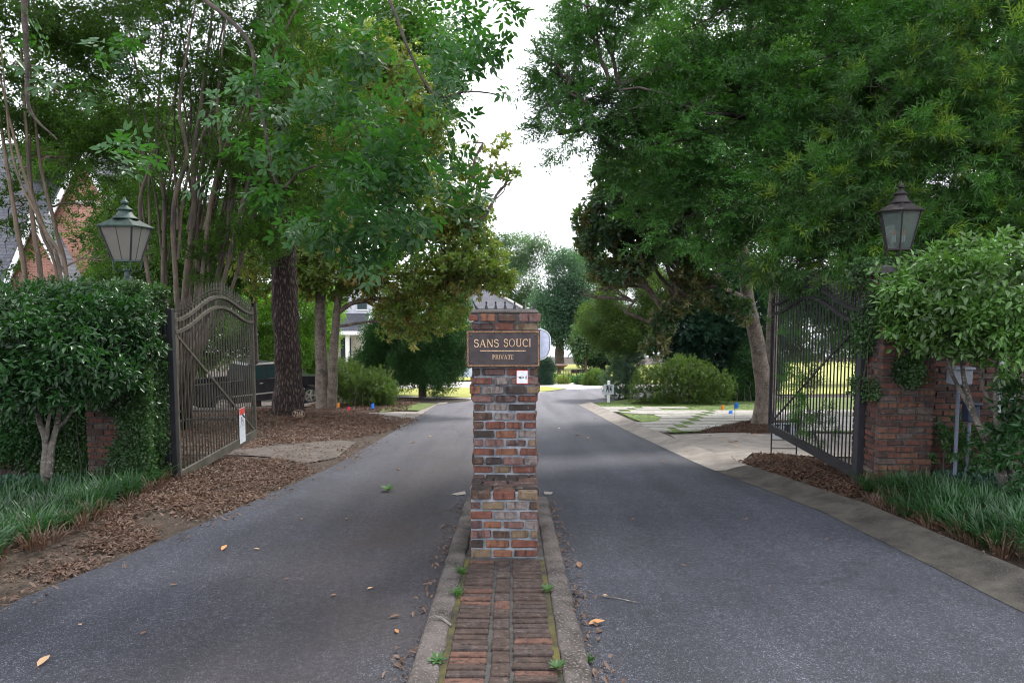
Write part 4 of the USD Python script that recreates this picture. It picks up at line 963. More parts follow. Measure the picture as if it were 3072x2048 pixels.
rl = np.random.default_rng(101)
def compound(r, nl=7, L=.098, W=.043, rach=.14):
    lf = leaf(L, W, .1, .14, 2)
    t = np.repeat(np.linspace(.35, .95, nl // 2), 2); sd = np.tile([-1, 1], nl // 2)
    pos = np.stack([sd * .004, t * rach, -.25 * t * t * rach], 1); dirs = np.stack([sd * .85, np.full(len(t), .55), r.uniform(-.2, .1, len(t))], 1)
    pos = np.vstack([pos, [[0, rach, -.25 * rach]]]); dirs = np.vstack([dirs, [[0, 1, -.2]]])
    return place(lf, pos, frames(norm(dirs + r.normal(0, .1, dirs.shape)), UPV + r.normal(0, .2, dirs.shape)), np.r_[.7 + .35 * t, 1.15] * r.uniform(.85, 1.1))
def hickory(r):
    parts = []
    for k in range(5):
        a = k * 2.4 + r.uniform(0, .6); el = r.uniform(-.5, .25)
        y = norm(np.array([math.cos(a) * .8, .55, math.sin(a) * .5 + el])); R = frames(y[None], (UPV + r.normal(0, .15, 3))[None])[0]
        parts.append(moved(compound(r, int(r.choice([5, 5, 7]))), [0, .05 * k, 0], R))
    return join(*parts)
SP = {
    'crape': [sprig_twig(leaf(.06, .03, .15, .1, 0), 60, .42, rl, 55, 4, .55) for _ in range(4)],
    'oak': [sprig_twig(leaf(.07, .026, .12, .1, 0), 90, .42, rl, 52, 5, .6) for _ in range(4)],
    'hickory': [hickory(rl) for _ in range(5)],
    'magnolia': [join(sprig_whorl(leaf(.17, .068, .22, .12, 1), 12, rl), moved(sprig_whorl(leaf(.16, .065, .22, .12, 1), 9, rl), [rl.uniform(-.16, .16), -.18, rl.uniform(-.12, .12)], frames(norm(np.array([[rl.uniform(-.6, .6), 1, rl.uniform(-.4, .4)]])), UPV[None])[0])) for _ in range(4)],
    'podo': [sprig_twig(leaf(.095, .014, .05, .1, 0), 75, .3, rl, 48, 3, .6, 1.0) for _ in range(6)],
    'camellia': [sprig_twig(leaf(.084, .038, .2, .25, 2), 19, .2, rl, 66, 2, .6, .75) for _ in range(4)],
    'broad': [sprig_ball(leaf(.11, .05, .2, .15, 0), 70, .42, rl) for _ in range(3)],
    'far': [sprig_ball(leaf(.3, .15, .2, .15, 0), 70, 1.15, rl) for _ in range(3)],
    'cedar': [sprig_twig(leaf(.14, .022, .05, .1, 0), 150, .8, rl, 32, 8, .6, .5) for _ in range(3)],
    'azalea': [join(*[moved(sprig_whorl(leaf(.05, .02, .15, .1, 0), 12, rl), rl.uniform(-.14, .14, 3), frames(norm(np.array([[rl.normal() * .6, 1, rl.normal() * .6]])), UPV[None])[0]) for _ in range(7)]) for _ in range(3)],
    'ivy': [sprig_ball(leaf(.036, .03, .1, .1, 0), 42, .13, rl, .5, .35) for _ in range(3)],
    'pine': [sprig_whorl(leaf(.24, .012, .0, .25, 0), 60, rl, ((0, 80, 1), (-.05, 60, 1), (.02, 40, 1), (.05, 15, .8))) for _ in range(3)],
    'cover': [sprig_ball(leaf(.038, .017, .15, .1, 0), 55, .13, rl, .5, .7) for _ in range(3)],
}
LF = {
    'crape': leafy('crape_myrtle_leaf', [(0.026, 0.0572, 0.0078), (0.0585, 0.104, 0.01092), (0.117, 0.1508, 0.0117), (0.221, 0.208, 0.0156)], .45, .5, clump=1.3, spec=.3, bright=(.6, 1.6)),
    'oak': leafy('water_oak_leaf', [(0.0312, 0.0884, 0.02028), (0.065, 0.1508, 0.02964), (0.1235, 0.2028, 0.02808), (0.26, 0.2808, 0.0234)], .33, .42, tcol=(1.7, 1.9, .4), clump=.9, bright=(.5, 1.8), spec=.55),
    'hickory': leafy('hickory_leaf', [(0.026, 0.07072, 0.0234), (0.0416, 0.0988, 0.02808), (0.078, 0.1404, 0.03276), (0.052, 0.104, 0.0312)], .42, .38, tcol=(1.4, 1.8, .4), clump=1.4, spec=.3, bright=(.55, 1.6)),
    'magnolia': leafy('magnolia_leaf', [(0.08, 0.12, 0.024), (0.18, 0.2, 0.03), (0.42, 0.38, 0.035), (0.62, 0.52, 0.05)], .33, .4, under=(0.36, 0.26, 0.085), spec=.5, bright=(.65, 1.5)),
    'dark_magnolia': leafy('dark_magnolia_leaf', [(0.03, 0.065, 0.03), (0.07, 0.115, 0.04), (0.2, 0.2, 0.03), (0.5, 0.4, 0.045)], .33, .34, under=(0.17, 0.145, 0.055), spec=.5),
    'podo': leafy('yew_pine_leaf', [(0.0312, 0.0832, 0.01716), (0.065, 0.13, 0.0234), (0.1235, 0.182, 0.02808)], .38, .38, clump=1.6, bright=(.45, 1.8), spec=.5),
    'podo_tip': leafy('yew_pine_young_leaf', [(0.12, 0.19, 0.03), (0.22, 0.28, 0.05)], .5, .4, clump=1.6, spec=.3),
    'camellia': leafy('camellia_leaf', [(0.0585, 0.1248, 0.0273), (0.0845, 0.1664, 0.0351), (0.13, 0.1976, 0.039), (0.234, 0.2496, 0.0702)], .34, .25, clump=2.0, spec=.55, bright=(.6, 1.5)),
    'dark_camellia': leafy('dark_camellia_leaf', [(0.0156, 0.04784, 0.01404), (0.0286, 0.07488, 0.01872), (0.0494, 0.1092, 0.02106)], .36, .18, clump=2.0, spec=.35, bright=(.45, 1.6)),
    'broad': leafy('broad_leaf', [(0.0325, 0.07072, 0.01248), (0.0715, 0.1144, 0.0156), (0.156, 0.182, 0.01872)], .5, .45, clump=.6, bright=(.5, 1.6)),
    'backlit': leafy('backlit_leaf', [(0.035, 0.08, 0.014), (0.075, 0.125, 0.016), (0.15, 0.19, 0.02)], .5, .5, clump=.8, bright=(.5, 1.7)),
    'bright': leafy('young_green_leaf', [(0.0896, 0.1792, 0.02304), (0.1536, 0.256, 0.03072), (0.2304, 0.32, 0.0384)], .5, .5, clump=.6),
    'holly': leafy('holly_leaf', [(0.02662, 0.07987, 0.02196), (0.04326, 0.1132, 0.02796), (0.0832, 0.1597, 0.02995)], .45, .3, clump=.8, bright=(.6, 1.5)),
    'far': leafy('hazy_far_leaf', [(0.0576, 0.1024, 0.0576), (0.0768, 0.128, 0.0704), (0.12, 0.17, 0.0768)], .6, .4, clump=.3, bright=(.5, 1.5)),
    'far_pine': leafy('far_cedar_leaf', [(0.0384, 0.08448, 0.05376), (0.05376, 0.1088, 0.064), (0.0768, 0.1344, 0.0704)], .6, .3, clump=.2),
    'cedar': leafy('cedar_leaf', [(0.01792, 0.05376, 0.03584), (0.02816, 0.0768, 0.04608), (0.0448, 0.096, 0.04864)], .6, .2, clump=.5),
    'silver': leafy('silvery_leaf', [(0.0896, 0.1472, 0.1088), (0.128, 0.192, 0.1408), (0.1792, 0.2432, 0.1664)], .55, .25, clump=.8),
    'azalea': leafy('azalea_leaf', [(0.05824, 0.09984, 0.01797), (0.09984, 0.1464, 0.02396), (0.1664, 0.1997, 0.03494)], .5, .3, clump=1.4, bright=(.65, 1.4)),
    'ivy': leafy('creeping_fig_leaf', [(0.02304, 0.0576, 0.01536), (0.04352, 0.0896, 0.02304), (0.0896, 0.128, 0.0384)], .45, .2, clump=2.2, bright=(.5, 1.6)),
    'pine': leafy('pine_needles', [(0.0448, 0.0768, 0.02304), (0.0704, 0.1088, 0.02816)], .5, .2),
    'cover': leafy('blue_green_cover_leaf', [(0.02816, 0.07424, 0.0576), (0.0448, 0.1088, 0.07936), (0.0768, 0.1472, 0.1024)], .45, .15, clump=2.5),
    'lily': leafy('liriope_blade', [(0.016, 0.052, 0.016), (0.03, 0.088, 0.022), (0.058, 0.135, 0.034), (0.16, 0.19, 0.08)], .42, .22, clump=2.0, bright=(.5, 1.5)),
    'grass': leafy('grass_blade', [(0.064, 0.128, 0.0256), (0.1152, 0.192, 0.0384), (0.192, 0.2432, 0.064)], .6, .3),
}

def blob_points(blobs, n, r, gate=.42, freq=1.6, shell=.35, seed=0):
    """points spread through crown masses; noise opens gaps"""
    C = np.array([P(b[0], b[1], b[4]) for b in blobs]); RR = np.array([[b[2] * b[4] / F, b[5], b[3] * b[4] / F] for b in blobs])
    w = np.array([b[6] if len(b) > 6 else 1.0 for b in blobs]) * (RR[:, 0] * RR[:, 2]) ** .8 * RR[:, 1] ** .5; w /= w.sum()
    m = int(n * 2.2); k = r.choice(len(blobs), m, p=w)
    d = rdir(r, m); u = r.uniform(shell, 1.0, m) ** (1 / 2.0)
    p = C[k] + d * RR[k] * u[:, None]
    p += r.normal(0, .06, p.shape) * RR[k]
    nz = meshkit.fbm(p * freq, 3, seed)
    keep = nz > gate
    p, d, k = p[keep][:n], d[keep][:n], k[keep][:n]
    return p, d, k, C, RR

def grow(r, p, d, up=.25, out=.8, rnd=.6):
    y = norm(d * out + rdir(r, len(p)) * rnd + UPV * up)
    z = norm(UPV * 1.0 + d * .35 + rdir(r, len(p)) * .5)
    return frames(y, z)

def limb(mb, a, b, ra, rb_, r, wob=.06, n=7, sides=6):
    a, b = np.asarray(a, float), np.asarray(b, float); L = np.linalg.norm(b - a)
    t = np.linspace(0, 1, n)[:, None]
    p = a + (b - a) * t + r.normal(0, wob * L, (n, 3)) * np.sin(t * math.pi) * [1, 1, .6] + UPV * (.10 * L * np.sin(t * math.pi))
    mb.tube(spline(p, 14), [ra, rb_], sides)
    return p

def tree(name, label, cat, base, trunks, blobs, n, sp, lf, bark, seed, scale=(.8, 1.2), gate=.42, freq=1.6, up=.25, group=None, limbs=True, shell=.35, twigs=5, rnd=.6, bark_sides=10, crown='crown', out=.8, wr=.06):
    """trunks: list of ([(px, py, depth)], [radius...]); every limb runs from a trunk into a crown mass"""
    r = np.random.default_rng(seed)
    g = thing(name, label, cat, base, group)
    ends = []
    for k, (pl, rad) in enumerate(trunks):
        pts = np.array([P(*q) if len(q) == 3 else q[1:] for q in pl])
        s = spline(pts, 10 * len(pts))
        v, f = tube(s, rad, bark_sides)
        v = v + (meshkit.fbm(v * [6, 6, 2.2], 3, seed)[:, None] - .5) * np.mean(rad) * .5
        obj('trunk', (v, f), bark, g, True); ends.append(s)
    p, d, k, C, RR = blob_points(blobs, n, r, gate, freq, shell, seed)
    if limbs and ends:
        mb = MB(); allp = np.vstack(ends)
        for c, rr in zip(C, RR):
            lo = allp[allp[:, 2] < c[2] + .2]; lo = lo if len(lo) else allp
            a = lo[np.argmin(np.linalg.norm((lo - c) * [1, 1, .7], axis=1))]
            R0 = .022 + .012 * np.linalg.norm(c - a); R0 = min(R0, np.mean(trunks[0][1]) * .6)
            q = limb(mb, a, c, R0, R0 * .45, r, wr)
            for j in range(twigs):
                e = c + rdir(r, 1)[0] * rr * r.uniform(.6, 1.0)
                limb(mb, q[r.integers(2, len(q))], e, R0 * .42, .004, r, .07, 6, 5)
        obj('limbs', mb.get(), bark, g, True, kind='stuff')
    scatter(crown, SP[sp], LF[lf] if not isinstance(lf, list) else lf, p, grow(r, p, d, up, out, rnd), r.uniform(*scale, len(p)), g, r, kind='stuff')
    return g

# ---- left side trees
r1 = np.random.default_rng(41)
def stem(path, rad): return (path, rad)
cb_ = GZ(560, 1285)
ct = []
for (x0, x1, x2, x3, dd, w) in [(545, 555, 600, 650, 13.2, .075), (575, 590, 640, 700, 13.6, .06), (600, 640, 720, 800, 13.9, .06), (610, 660, 770, 930, 13.3, .05), (530, 530, 545, 600, 12.8, .06), (515, 490, 480, 500, 13.3, .05), (505, 455, 420, 360, 12.9, .045), (590, 620, 690, 860, 14.2, .05), (620, 690, 830, 1000, 13.7, .04), (560, 570, 560, 520, 14.3, .05), (525, 500, 520, 560, 13.9, .04), (585, 600, 665, 690, 12.9, .045)]:
    b = np.array([cb_[0] - .1 + (x0 - 560) * .002, cb_[1] + (dd - 13.4) * .35, float(Z(cb_[0], cb_[1])) - .05])
    for q_ in range(2):
        xa_ = (x1 + x2) / 2 + r1.uniform(-8, 8); sgn = r1.choice([-1, 1])
        ct.append(([((x1 * 1.6 + x2 * .4) / 2, 780 - 90 * q_, dd), (xa_ + sgn * 22, 560 - 60 * q_, dd + .15), (xa_ + sgn * r1.uniform(40, 110), 330, dd + .3), (x2 + sgn * r1.uniform(60, 230), 40, dd + .4)], [w * .5, w * .42, w * .3, w * .1]))
    ct.append(([('w', *b), (548 + (x1 - 548) * .3, 1090, dd), (x1, 880, dd), ((x1 + x2) / 2 + r1.uniform(-22, 22), 620, dd), ((x1 + 3 * x2) / 4 + r1.uniform(-25, 25), 470, dd), (x2 + r1.uniform(-20, 20), 300, dd), (x3, -60, dd)], [w, w, w * .85, w * .7, w * .58, w * .45, w * .25]))
tree('crape_myrtle', 'tall many-stemmed crape myrtle fanning up behind the olive gate', 'tree', (cb_[0], cb_[1], float(Z(cb_[0], cb_[1]))), ct,
     [(350, 330, 330, 300, 13.6, 1.3, .5), (660, 200, 360, 300, 14.3, 1.5), (880, 330, 240, 260, 13.8, 1.4, 1.3), (650, 620, 300, 140, 14.6, 1.1, .9), (480, 120, 260, 180, 14, 1.3, .8), (820, 540, 190, 130, 13.4, 1.1, 1.3), (520, -260, 620, 220, 13.5, 2), (730, 800, 140, 90, 13.6, .9, 1.2), (380, 680, 150, 100, 14.4, .8, .8)],
     3300, 'crape', 'crape', M['smooth_bark'], 1, gate=.44, freq=1.3, bark_sides=9)
cb2 = P(140, 850, 9.8); cz2 = float(Z(cb2[0], cb2[1]))
ct2 = []
for (x0, xm, x1, x2, w, dd) in [(80, 50, 18, -40, .05, 9.7), (125, 100, 85, 60, .05, 9.9), (185, 130, 60, -30, .04, 9.6), (200, 165, 120, 80, .045, 10.1), (175, 120, 90, 110, .035, 10.2), (205, 130, 40, 0, .03, 9.5)]:
    ct2.append(([('w', cb2[0] + (x0 - 140) * .0025, cb2[1], cz2), (x0, 860, dd), (xm, 680, dd), (x1, 480, dd), (x2, 100, dd)], [w * .8, w * .72, w * .6, w * .48, w * .25]))
tree('crape_myrtle', 'smaller crape myrtle with leaning stems in front of the brick house gable', 'tree', (cb2[0], cb2[1], cz2), ct2,
     [(90, 470, 170, 100, 10.4, .7, .7), (200, 300, 230, 180, 10.8, 1.0, .6), (30, 200, 180, 160, 10.4, .8, .8), (260, 620, 100, 70, 10.6, .5, .4), (120, -120, 300, 200, 10, 1.4), (310, 780, 110, 40, 10, .5, .8), (25, 640, 50, 150, 10.6, .4, .9), (60, 520, 100, 50, 10.6, .4, .6), (230, 480, 120, 80, 10.6, .5, .5)],
     1000, 'crape', 'crape', M['tan_bark'], 2, gate=.45, freq=1.5, bark_sides=8)

# hickory whose drooping limbs hang in from the left
hb = np.array([-9.5, 5.2, 0.2])
hk = tree('hickory_tree', 'hickory with large drooping compound leaves hanging over the left lane', 'tree', (hb[0], hb[1], float(Z(hb[0], hb[1]))),
     [([('w', hb[0], hb[1], -.1), ('w', -9.2, 5.4, 2.5), ('w', -8.3, 5.8, 5.2), ('w', -6.2, 6.4, 7.0)], [.26, .2, .16, .1]),
      ([('w', -6.3, 6.4, 6.9), ('w', -3.6, 6.6, 6.2), (1090, -120, 6.6), (1175, 20, 6.5), (1230, 160, 6.5), (1305, 285, 6.5), (1400, 275, 6.5), (1480, 282, 6.5), (1535, 300, 6.5)], [.05, .03, .02, .016, .014, .011, .009, .006, .002]),
      ([('w', -6.4, 6.4, 6.9), ('w', -4.0, 6.3, 5.4), (690, 60, 6.3), (770, 260, 6.3), (830, 550, 6.3), (900, 515, 6.3), (975, 497, 6.3), (1100, 530, 6.3), (1230, 600, 6.3), (1300, 690, 6.3)], [.045, .028, .018, .014, .011, .01, .009, .008, .006, .003]),
      ([('w', -8.0, 5.8, 5.5), ('w', -6.6, 6.1, 5.6), (55, -180, 6.2), (72, 20, 6.2), (80, 200, 6.2), (90, 330, 6.2), (170, 420, 6.2)], [.05, .04, .032, .026, .02, .014, .005])],
     [(830, 330, 170, 110, 6.3, .4), (930, 220, 200, 110, 6.5, .5, .6), (1030, 430, 200, 80, 6.2, .4), (1200, 560, 190, 100, 6.2, .45, 1.3), (980, 590, 230, 95, 6.3, .45, 1.2), (1160, 740, 110, 60, 6.1, .3, 1.2), (1080, 680, 110, 70, 6.2, .3), (1340, 600, 90, 70, 6.4, .3), (1390, 50, 130, 80, 6.9, .4, .9), (1440, 220, 80, 55, 6.6, .25, .8), (1200, 130, 220, 140, 6.9, .6, .6), (300, 490, 110, 60, 6.1, .25, .5), (260, 190, 160, 90, 6.3, .3, .35), (640, 470, 120, 70, 6.2, .25, .35), (850, 540, 60, 40, 6, .2), (1250, 390, 120, 70, 6.4, .3, .7), (800, -170, 700, 120, 6.9, .7, .5)],
     270, 'hickory', 'hickory', M['dark_bark'], 3, gate=.36, up=.05, scale=(.8, 1.1), limbs=False, rnd=.75)

# pine
pb = GZ(866, 1240); pd = pb[1]
prr = [P(868 + w, 1100, pd)[0] - P(868, 1100, pd)[0] for w in (46, 38, 36, 33, 30, 28)]
v_ = tree('pine_tree', 'tall pine with thick plated bark and a number plaque at its foot', 'tree', pb,
     [([('w', pb[0], pb[1], pb[2] - .15), (864, 1100, pd), (855, 900, pd), (849, 700, pd), (842, 400, pd), (838, 0, pd), ('w', pb[0] - .3, pd, 16.0)], [*prr, .12])],
     [(800, -900, 400, 300, pd, 2.5), (900, -600, 350, 150, pd, 2)], 260, 'pine', 'pine', M['pine_bark'], 4, scale=(1.2, 2.0), bark_sides=28)
np_ = P(896, 1240, pd - .42)
npq = thing('number_plaque', 'small oval house number plaque leaning on the foot of the pine', 'house number', (np_[0], np_[1], np_[2] - .07))
nph = .085
OM = lambda k: face_M(np_ + [0, -k, 0], (1, 0, 0), (0, 0, 1))
ov = affinity.scale(Point(0, 0).buffer(1, 32), .148, nph, origin=(0, 0)).union(sbox(-.13, -nph * .75, .13, nph * .3))
obj('plate', xf(prism(ov, .015), OM(0)), M['sign_black'], npq)
obj('edge', xf(prism(ov.difference(ov.buffer(-.005)), .004), OM(.015)), M['gilt'], npq)
obj('lettering', xf(sans('7168', .1, .2), OM(.016)), M['gilt'], npq)
obj('peg', tube([np_ + [0, .01, 0], np_ + [0, .01, -.3]], .01, 6), M['sign_black'], npq)

mb_ = GZ(982, 1226); md = mb_[1]
tree('magnolia_tree', 'left magnolia with twin mottled trunks and bronze leaves over the driveway', 'tree', mb_,
     [([('w', mb_[0] - .12, md, mb_[2] - .1), (966, 1120, md), (962, 1000, md), (962, 860, md), (978, 650, md), (995, 400, md)], [.24, .2, .17, .15, .1, .05]),
      ([('w', mb_[0] + .12, md, mb_[2] - .1), (1000, 1080, md - .2), (1008, 960, md - .3), (1022, 850, md - .4), (1038, 740, md - .5), (1100, 560, md - .5)], [.17, .14, .12, .11, .09, .04]),
      ([(1018, 935, md - .3), (1055, 910, md - .4), (1110, 900, md - .5), (1200, 890, md - .5), (1330, 860, md - .7)], [.08, .07, .06, .045, .02])],
     [(1000, 790, 200, 120, md, 1.6), (1230, 780, 220, 140, md - .6, 1.6, 1.2), (1420, 790, 110, 100, md - .8, 1.1, 1.2), (1190, 640, 220, 120, md, 1.6), (1380, 650, 100, 85, md - .5, 1.1), (1290, 930, 130, 75, md - .9, .9, .9), (1500, 840, 55, 50, md - 1, .5), (1190, 935, 70, 50, md - .8, .7, .8), (840, 790, 170, 110, md - .5, 1.2), (1110, 450, 200, 160, md, 1.6), (1280, 380, 120, 90, md - .5, 1, .8), (1450, 430, 90, 32, md - 1, .5, .8), (1530, 515, 65, 22, md - 1.2, .4, .8), (1410, 520, 70, 40, md - .8, .5, .7), (1080, 240, 240, 170, md + .5, 1.6, .8), (1220, 1000, 80, 40, md - .8, .5, .5)],
     3500, 'magnolia', 'magnolia', M['magnolia_bark'], 5, scale=(.9, 1.35), gate=.38, freq=.9, bark_sides=14, up=.35)

# broadleaf trees behind
def back_tree(label, px, d, blobs, n, sp, lf, bark, seed, rad=.16, group=None, scale=(.9, 1.4), name='broadleaf_tree', lean=0, gate=.38, freq=.6, topy=None, **k):
    x = P(px, 900, d)[0]; z = float(Z(x, d))
    ty = topy if topy is not None else min(b[1] for b in blobs) + 60
    return tree(name, label, 'tree', (x, d, z), [([('w', x, d, z - .2), (px, 1000, d), (px + lean * .5, (1000 + ty) / 2, d), (px + lean, ty, d)], [rad * 1.3, rad, rad * .7, rad * .3])], blobs, n, sp, lf, bark, seed, scale, gate, freq, group=group, twigs=3, **k)
back_tree('leafy background tree filling the gap right of the left lantern', 470, 24, [(450, 690, 150, 160, 24, 2), (600, 760, 180, 150, 23, 2), (520, 850, 210, 90, 24, 2), (390, 820, 100, 80, 25, 1.6)], 1000, 'broad', 'broad', M['dark_bark'], 21)
back_tree('tall background tree rising behind the pine trunk', 760, 27, [(740, 430, 200, 220, 27, 2.2), (850, 650, 200, 160, 26, 2.2), (700, 700, 160, 140, 27, 2), (880, 250, 200, 200, 27, 2.2, .8)], 1300, 'broad', 'broad', M['dark_bark'], 22)
back_tree('pale background tree seen through the thin left canopy', 260, 38, [(250, 480, 130, 120, 38, 2.5, .7), (420, 420, 120, 110, 38, 2.5, .6), (260, 330, 160, 80, 38, 2, .3)], 500, 'far', 'broad', M['dark_bark'], 23, scale=(.5, .9))
back_tree('bright green tree between the pine and the left magnolia', 925, 36, [(930, 940, 90, 130, 36, 2), (900, 1050, 100, 80, 35, 1.6), (800, 980, 70, 120, 36, 1.6)], 900, 'broad', 'bright', M['dark_bark'], 24)
back_tree('dense green tree behind the pickup seen through the olive gate', 600, 36, [(600, 1000, 130, 110, 36, 2), (720, 960, 110, 110, 36, 2), (520, 1060, 110, 80, 35, 2), (440, 980, 120, 120, 36, 2)], 1200, 'broad', 'bright', M['dark_bark'], 25)
back_tree('dark evergreen tree behind the left pillar', 330, 30, [(330, 1000, 150, 150, 30, 2), (200, 950, 150, 120, 31, 2), (430, 1080, 120, 120, 30, 1.6)], 900, 'broad', 'holly', M['dark_bark'], 26)
back_tree('small dark holly left of the trunked bush in the middle distance', 1130, 29, [(1160, 1010, 65, 80, 29, 1.2), (1195, 965, 60, 70, 29.5, 1.2), (1180, 1075, 85, 85, 29, 1.3), (1110, 1090, 45, 50, 28.5, .9)], 1300, 'broad', 'holly', M['dark_bark'], 27, rad=.1, scale=(.6, .9), name='holly_tree')
back_tree('rounded holly on a bare short trunk beside the left kerb', 1265, 27.5, [(1270, 1040, 105, 100, 27.5, 1.3), (1340, 1030, 75, 110, 27.5, 1.1), (1330, 1120, 70, 60, 27, 1), (1230, 1100, 60, 60, 27.5, 1), (1360, 920, 50, 60, 28, .8)], 1500, 'broad', 'holly', M['dark_bark'], 28, rad=.13, scale=(.6, .9), name='holly_tree')

back_tree('tall yellow green tree behind the left magnolia top', 880, 25, [(1080, 330, 220, 190, 25, 2), (1230, 200, 170, 170, 25, 2), (950, 520, 200, 140, 25, 2), (1260, 480, 120, 120, 25, 1.6), (1050, 90, 250, 140, 25, 2)], 1500, 'broad', 'backlit', M['dark_bark'], 29)
# ---- right side trees
ox_, oz_ = P(2700, 1000, 12.2)[0], float(Z(6.9, 12.2))
tree('water_oak', 'big water oak with dense small leaves arching over the right lane', 'tree', (ox_, 12.2, oz_),
     [([('w', ox_, 12.2, oz_ - .2), (2690, 900, 12.3), (2640, 620, 12.8), (2530, 380, 13.2), (2500, 150, 13.2), (2540, -300, 13.2)], [.3, .24, .21, .18, .16, .1]),
      ([(2492, 400, 13.2), (2400, 280, 12.8), (2300, 262, 12.4), (2185, 248, 12.0), (2082, 192, 11.8), (1993, 205, 11.7), (1880, 250, 11.6), (1760, 330, 11.4)], [.13, .1, .085, .075, .065, .05, .035, .012]),
      ([(2498, 250, 13.2), (2600, 60, 12.5), (2760, -60, 12), (2950, -80, 11.5)], [.13, .09, .07, .03])],
     [(1850, 250, 190, 170, 11.8, 1.2), (1730, 340, 80, 100, 11.4, .6), (2030, 90, 330, 200, 12.5, 1.8), (2150, 400, 300, 200, 12, 1.6), (1950, 440, 160, 130, 11.5, 1.0), (2450, 180, 380, 280, 12, 1.9), (2800, 180, 360, 280, 11.5, 1.9), (2350, 560, 260, 180, 11.6, 1.3), (2100, 640, 200, 130, 12, 1.0, .9), (2400, 730, 220, 120, 11.2, 1.0), (2250, -260, 760, 230, 12, 2.2, .8), (2900, -250, 500, 230, 11, 2, .8), (1690, 240, 70, 60, 11.2, .4, 2.2), (1675, 400, 50, 65, 11.1, .35, 2.2), (1720, 320, 70, 60, 11.2, .4, 2), (1800, 40, 80, 60, 11.5, .5), (2680, 430, 250, 200, 11.8, 1.2), (1630, 320, 45, 40, 11.0, .3, 2.5), (1760, 20, 60, 45, 11.3, .4, 2), (1650, 190, 40, 30, 11, .25, 2)],
     6000, 'oak', 'oak', M['dark_bark'], 6, gate=.425, freq=1.1, scale=(.7, 1.1), twigs=6)
yb = (6.1, 10.2)
tree('yew_pine', 'yew pine thicket with long narrow leaves around the right lantern', 'tree', (yb[0], yb[1], float(Z(*yb))),
     [([('w', yb[0] + dx, yb[1], float(Z(*yb)) - .1), (px_, 800, 10), (px_ + 20, 620, 10), (px_ + 40, 480, 10)], [.07, .06, .04, .015]) for dx, px_ in ((-.5, 2560), (0, 2700), (.5, 2830), (1.0, 2960))],
     [(2500, 610, 180, 130, 9.9, .6), (2620, 470, 150, 140, 10, .7), (2850, 480, 230, 210, 9.7, .8), (2980, 240, 220, 230, 9.7, .8), (2430, 800, 140, 45, 9.8, .4), (2760, 720, 150, 100, 9.4, .5), (3000, 700, 180, 130, 9.3, .6), (2560, 830, 70, 35, 9.2, .25), (2700, 300, 160, 140, 10, .7, .6), (3100, 480, 150, 250, 9.5, .8), (2460, 700, 120, 90, 10, .5), (2650, 690, 80, 110, 9.4, .4)],
     3000, 'podo', [LF['podo']] * 5 + [LF['podo_tip']], M['dark_bark'], 7, gate=.4, freq=1.8, scale=(.8, 1.3), up=-.1)
sh_ = tree('spreading_shrub', 'loose yew pine sapling poking through the bars of the black gate', 'shrub', (4.55, 9.5, float(Z(4.55, 9.5))),
     [([('w', 4.55, 9.5, -.7), (2430, 1250, 9.6), (2420, 1130, 9.7)], [.015, .012, .006])],
     [(2430, 1200, 45, 60, 9.7, .25), (2400, 1130, 40, 20, 9.8, .2), (2470, 1280, 40, 50, 9.3, .25), (2360, 975, 50, 10, 9.9, .2), (2400, 1280, 50, 15, 9.8, .2)], 60, 'podo', 'podo', M['grey_bark'], 8, gate=.2, scale=(.5, .8), limbs=False)
rb_ = GZ(2285, 1273); rd_ = rb_[1]
tree('magnolia_tree', 'right magnolia with a leaning mottled trunk beside the paver drive', 'tree', rb_,
     [([('w', rb_[0], rd_, rb_[2] - .1), (2292, 1180, rd_), (2275, 1050, rd_), (2250, 930, rd_), (2238, 850, rd_), (2220, 650, rd_), (2180, 450, rd_)], [.26, .2, .18, .165, .15, .12, .06]),
      ([('w', rb_[0] + .35, rd_ + .5, rb_[2] - .1), (2312, 1100, rd_ + .5), (2318, 950, rd_ + .5), (2330, 750, rd_ + .5)], [.17, .14, .13, .1]),
      ([(2245, 900, rd_), (2150, 860, rd_ - .5), (2060, 880, rd_ - .8), (2015, 950, rd_ - 1), (1990, 1010, rd_ - 1)], [.08, .05, .03, .02, .008])],
     [(1860, 640, 110, 100, rd_ - 1, 1.2), (1790, 720, 70, 50, rd_ - 1.2, .7), (1760, 660, 40, 40, rd_ - 1.2, .5), (1840, 520, 70, 60, rd_ - 1, .8), (1960, 720, 130, 80, rd_ - .8, 1), (1850, 820, 100, 55, rd_ - 1.2, .8), (2060, 600, 150, 120, rd_ - .5, 1), (2050, 880, 70, 70, rd_ - 1, .6), (1990, 960, 35, 45, rd_ - 1.2, .4), (1965, 1040, 45, 25, rd_ - 1.4, .3), (2170, 880, 50, 60, rd_ - .8, .5), (2220, 930, 35, 45, rd_ - 1, .35, .8), (1750, 880, 25, 20, rd_ - 1.3, .3), (2010, 520, 160, 120, rd_, 1), (2130, 790, 120, 70, rd_ - .6, .8)],
     1600, 'magnolia', 'dark_magnolia', M['magnolia_bark'], 9, scale=(.9, 1.3), gate=.36, freq=1.0, bark_sides=14, up=.1)
back_tree('pale yellow green tree left of the dark cedar', 1885, 27, [(1880, 900, 100, 80, 27, 1.4), (1800, 960, 70, 60, 27, 1.2), (1940, 990, 70, 60, 27, 1.2), (1850, 1000, 80, 60, 26.5, 1.2), (1970, 860, 80, 60, 27.5, 1.2)], 1500, 'broad', 'azalea', M['grey_bark'], 31, rad=.09, scale=(.4, .75), gate=.46, freq=1.1)
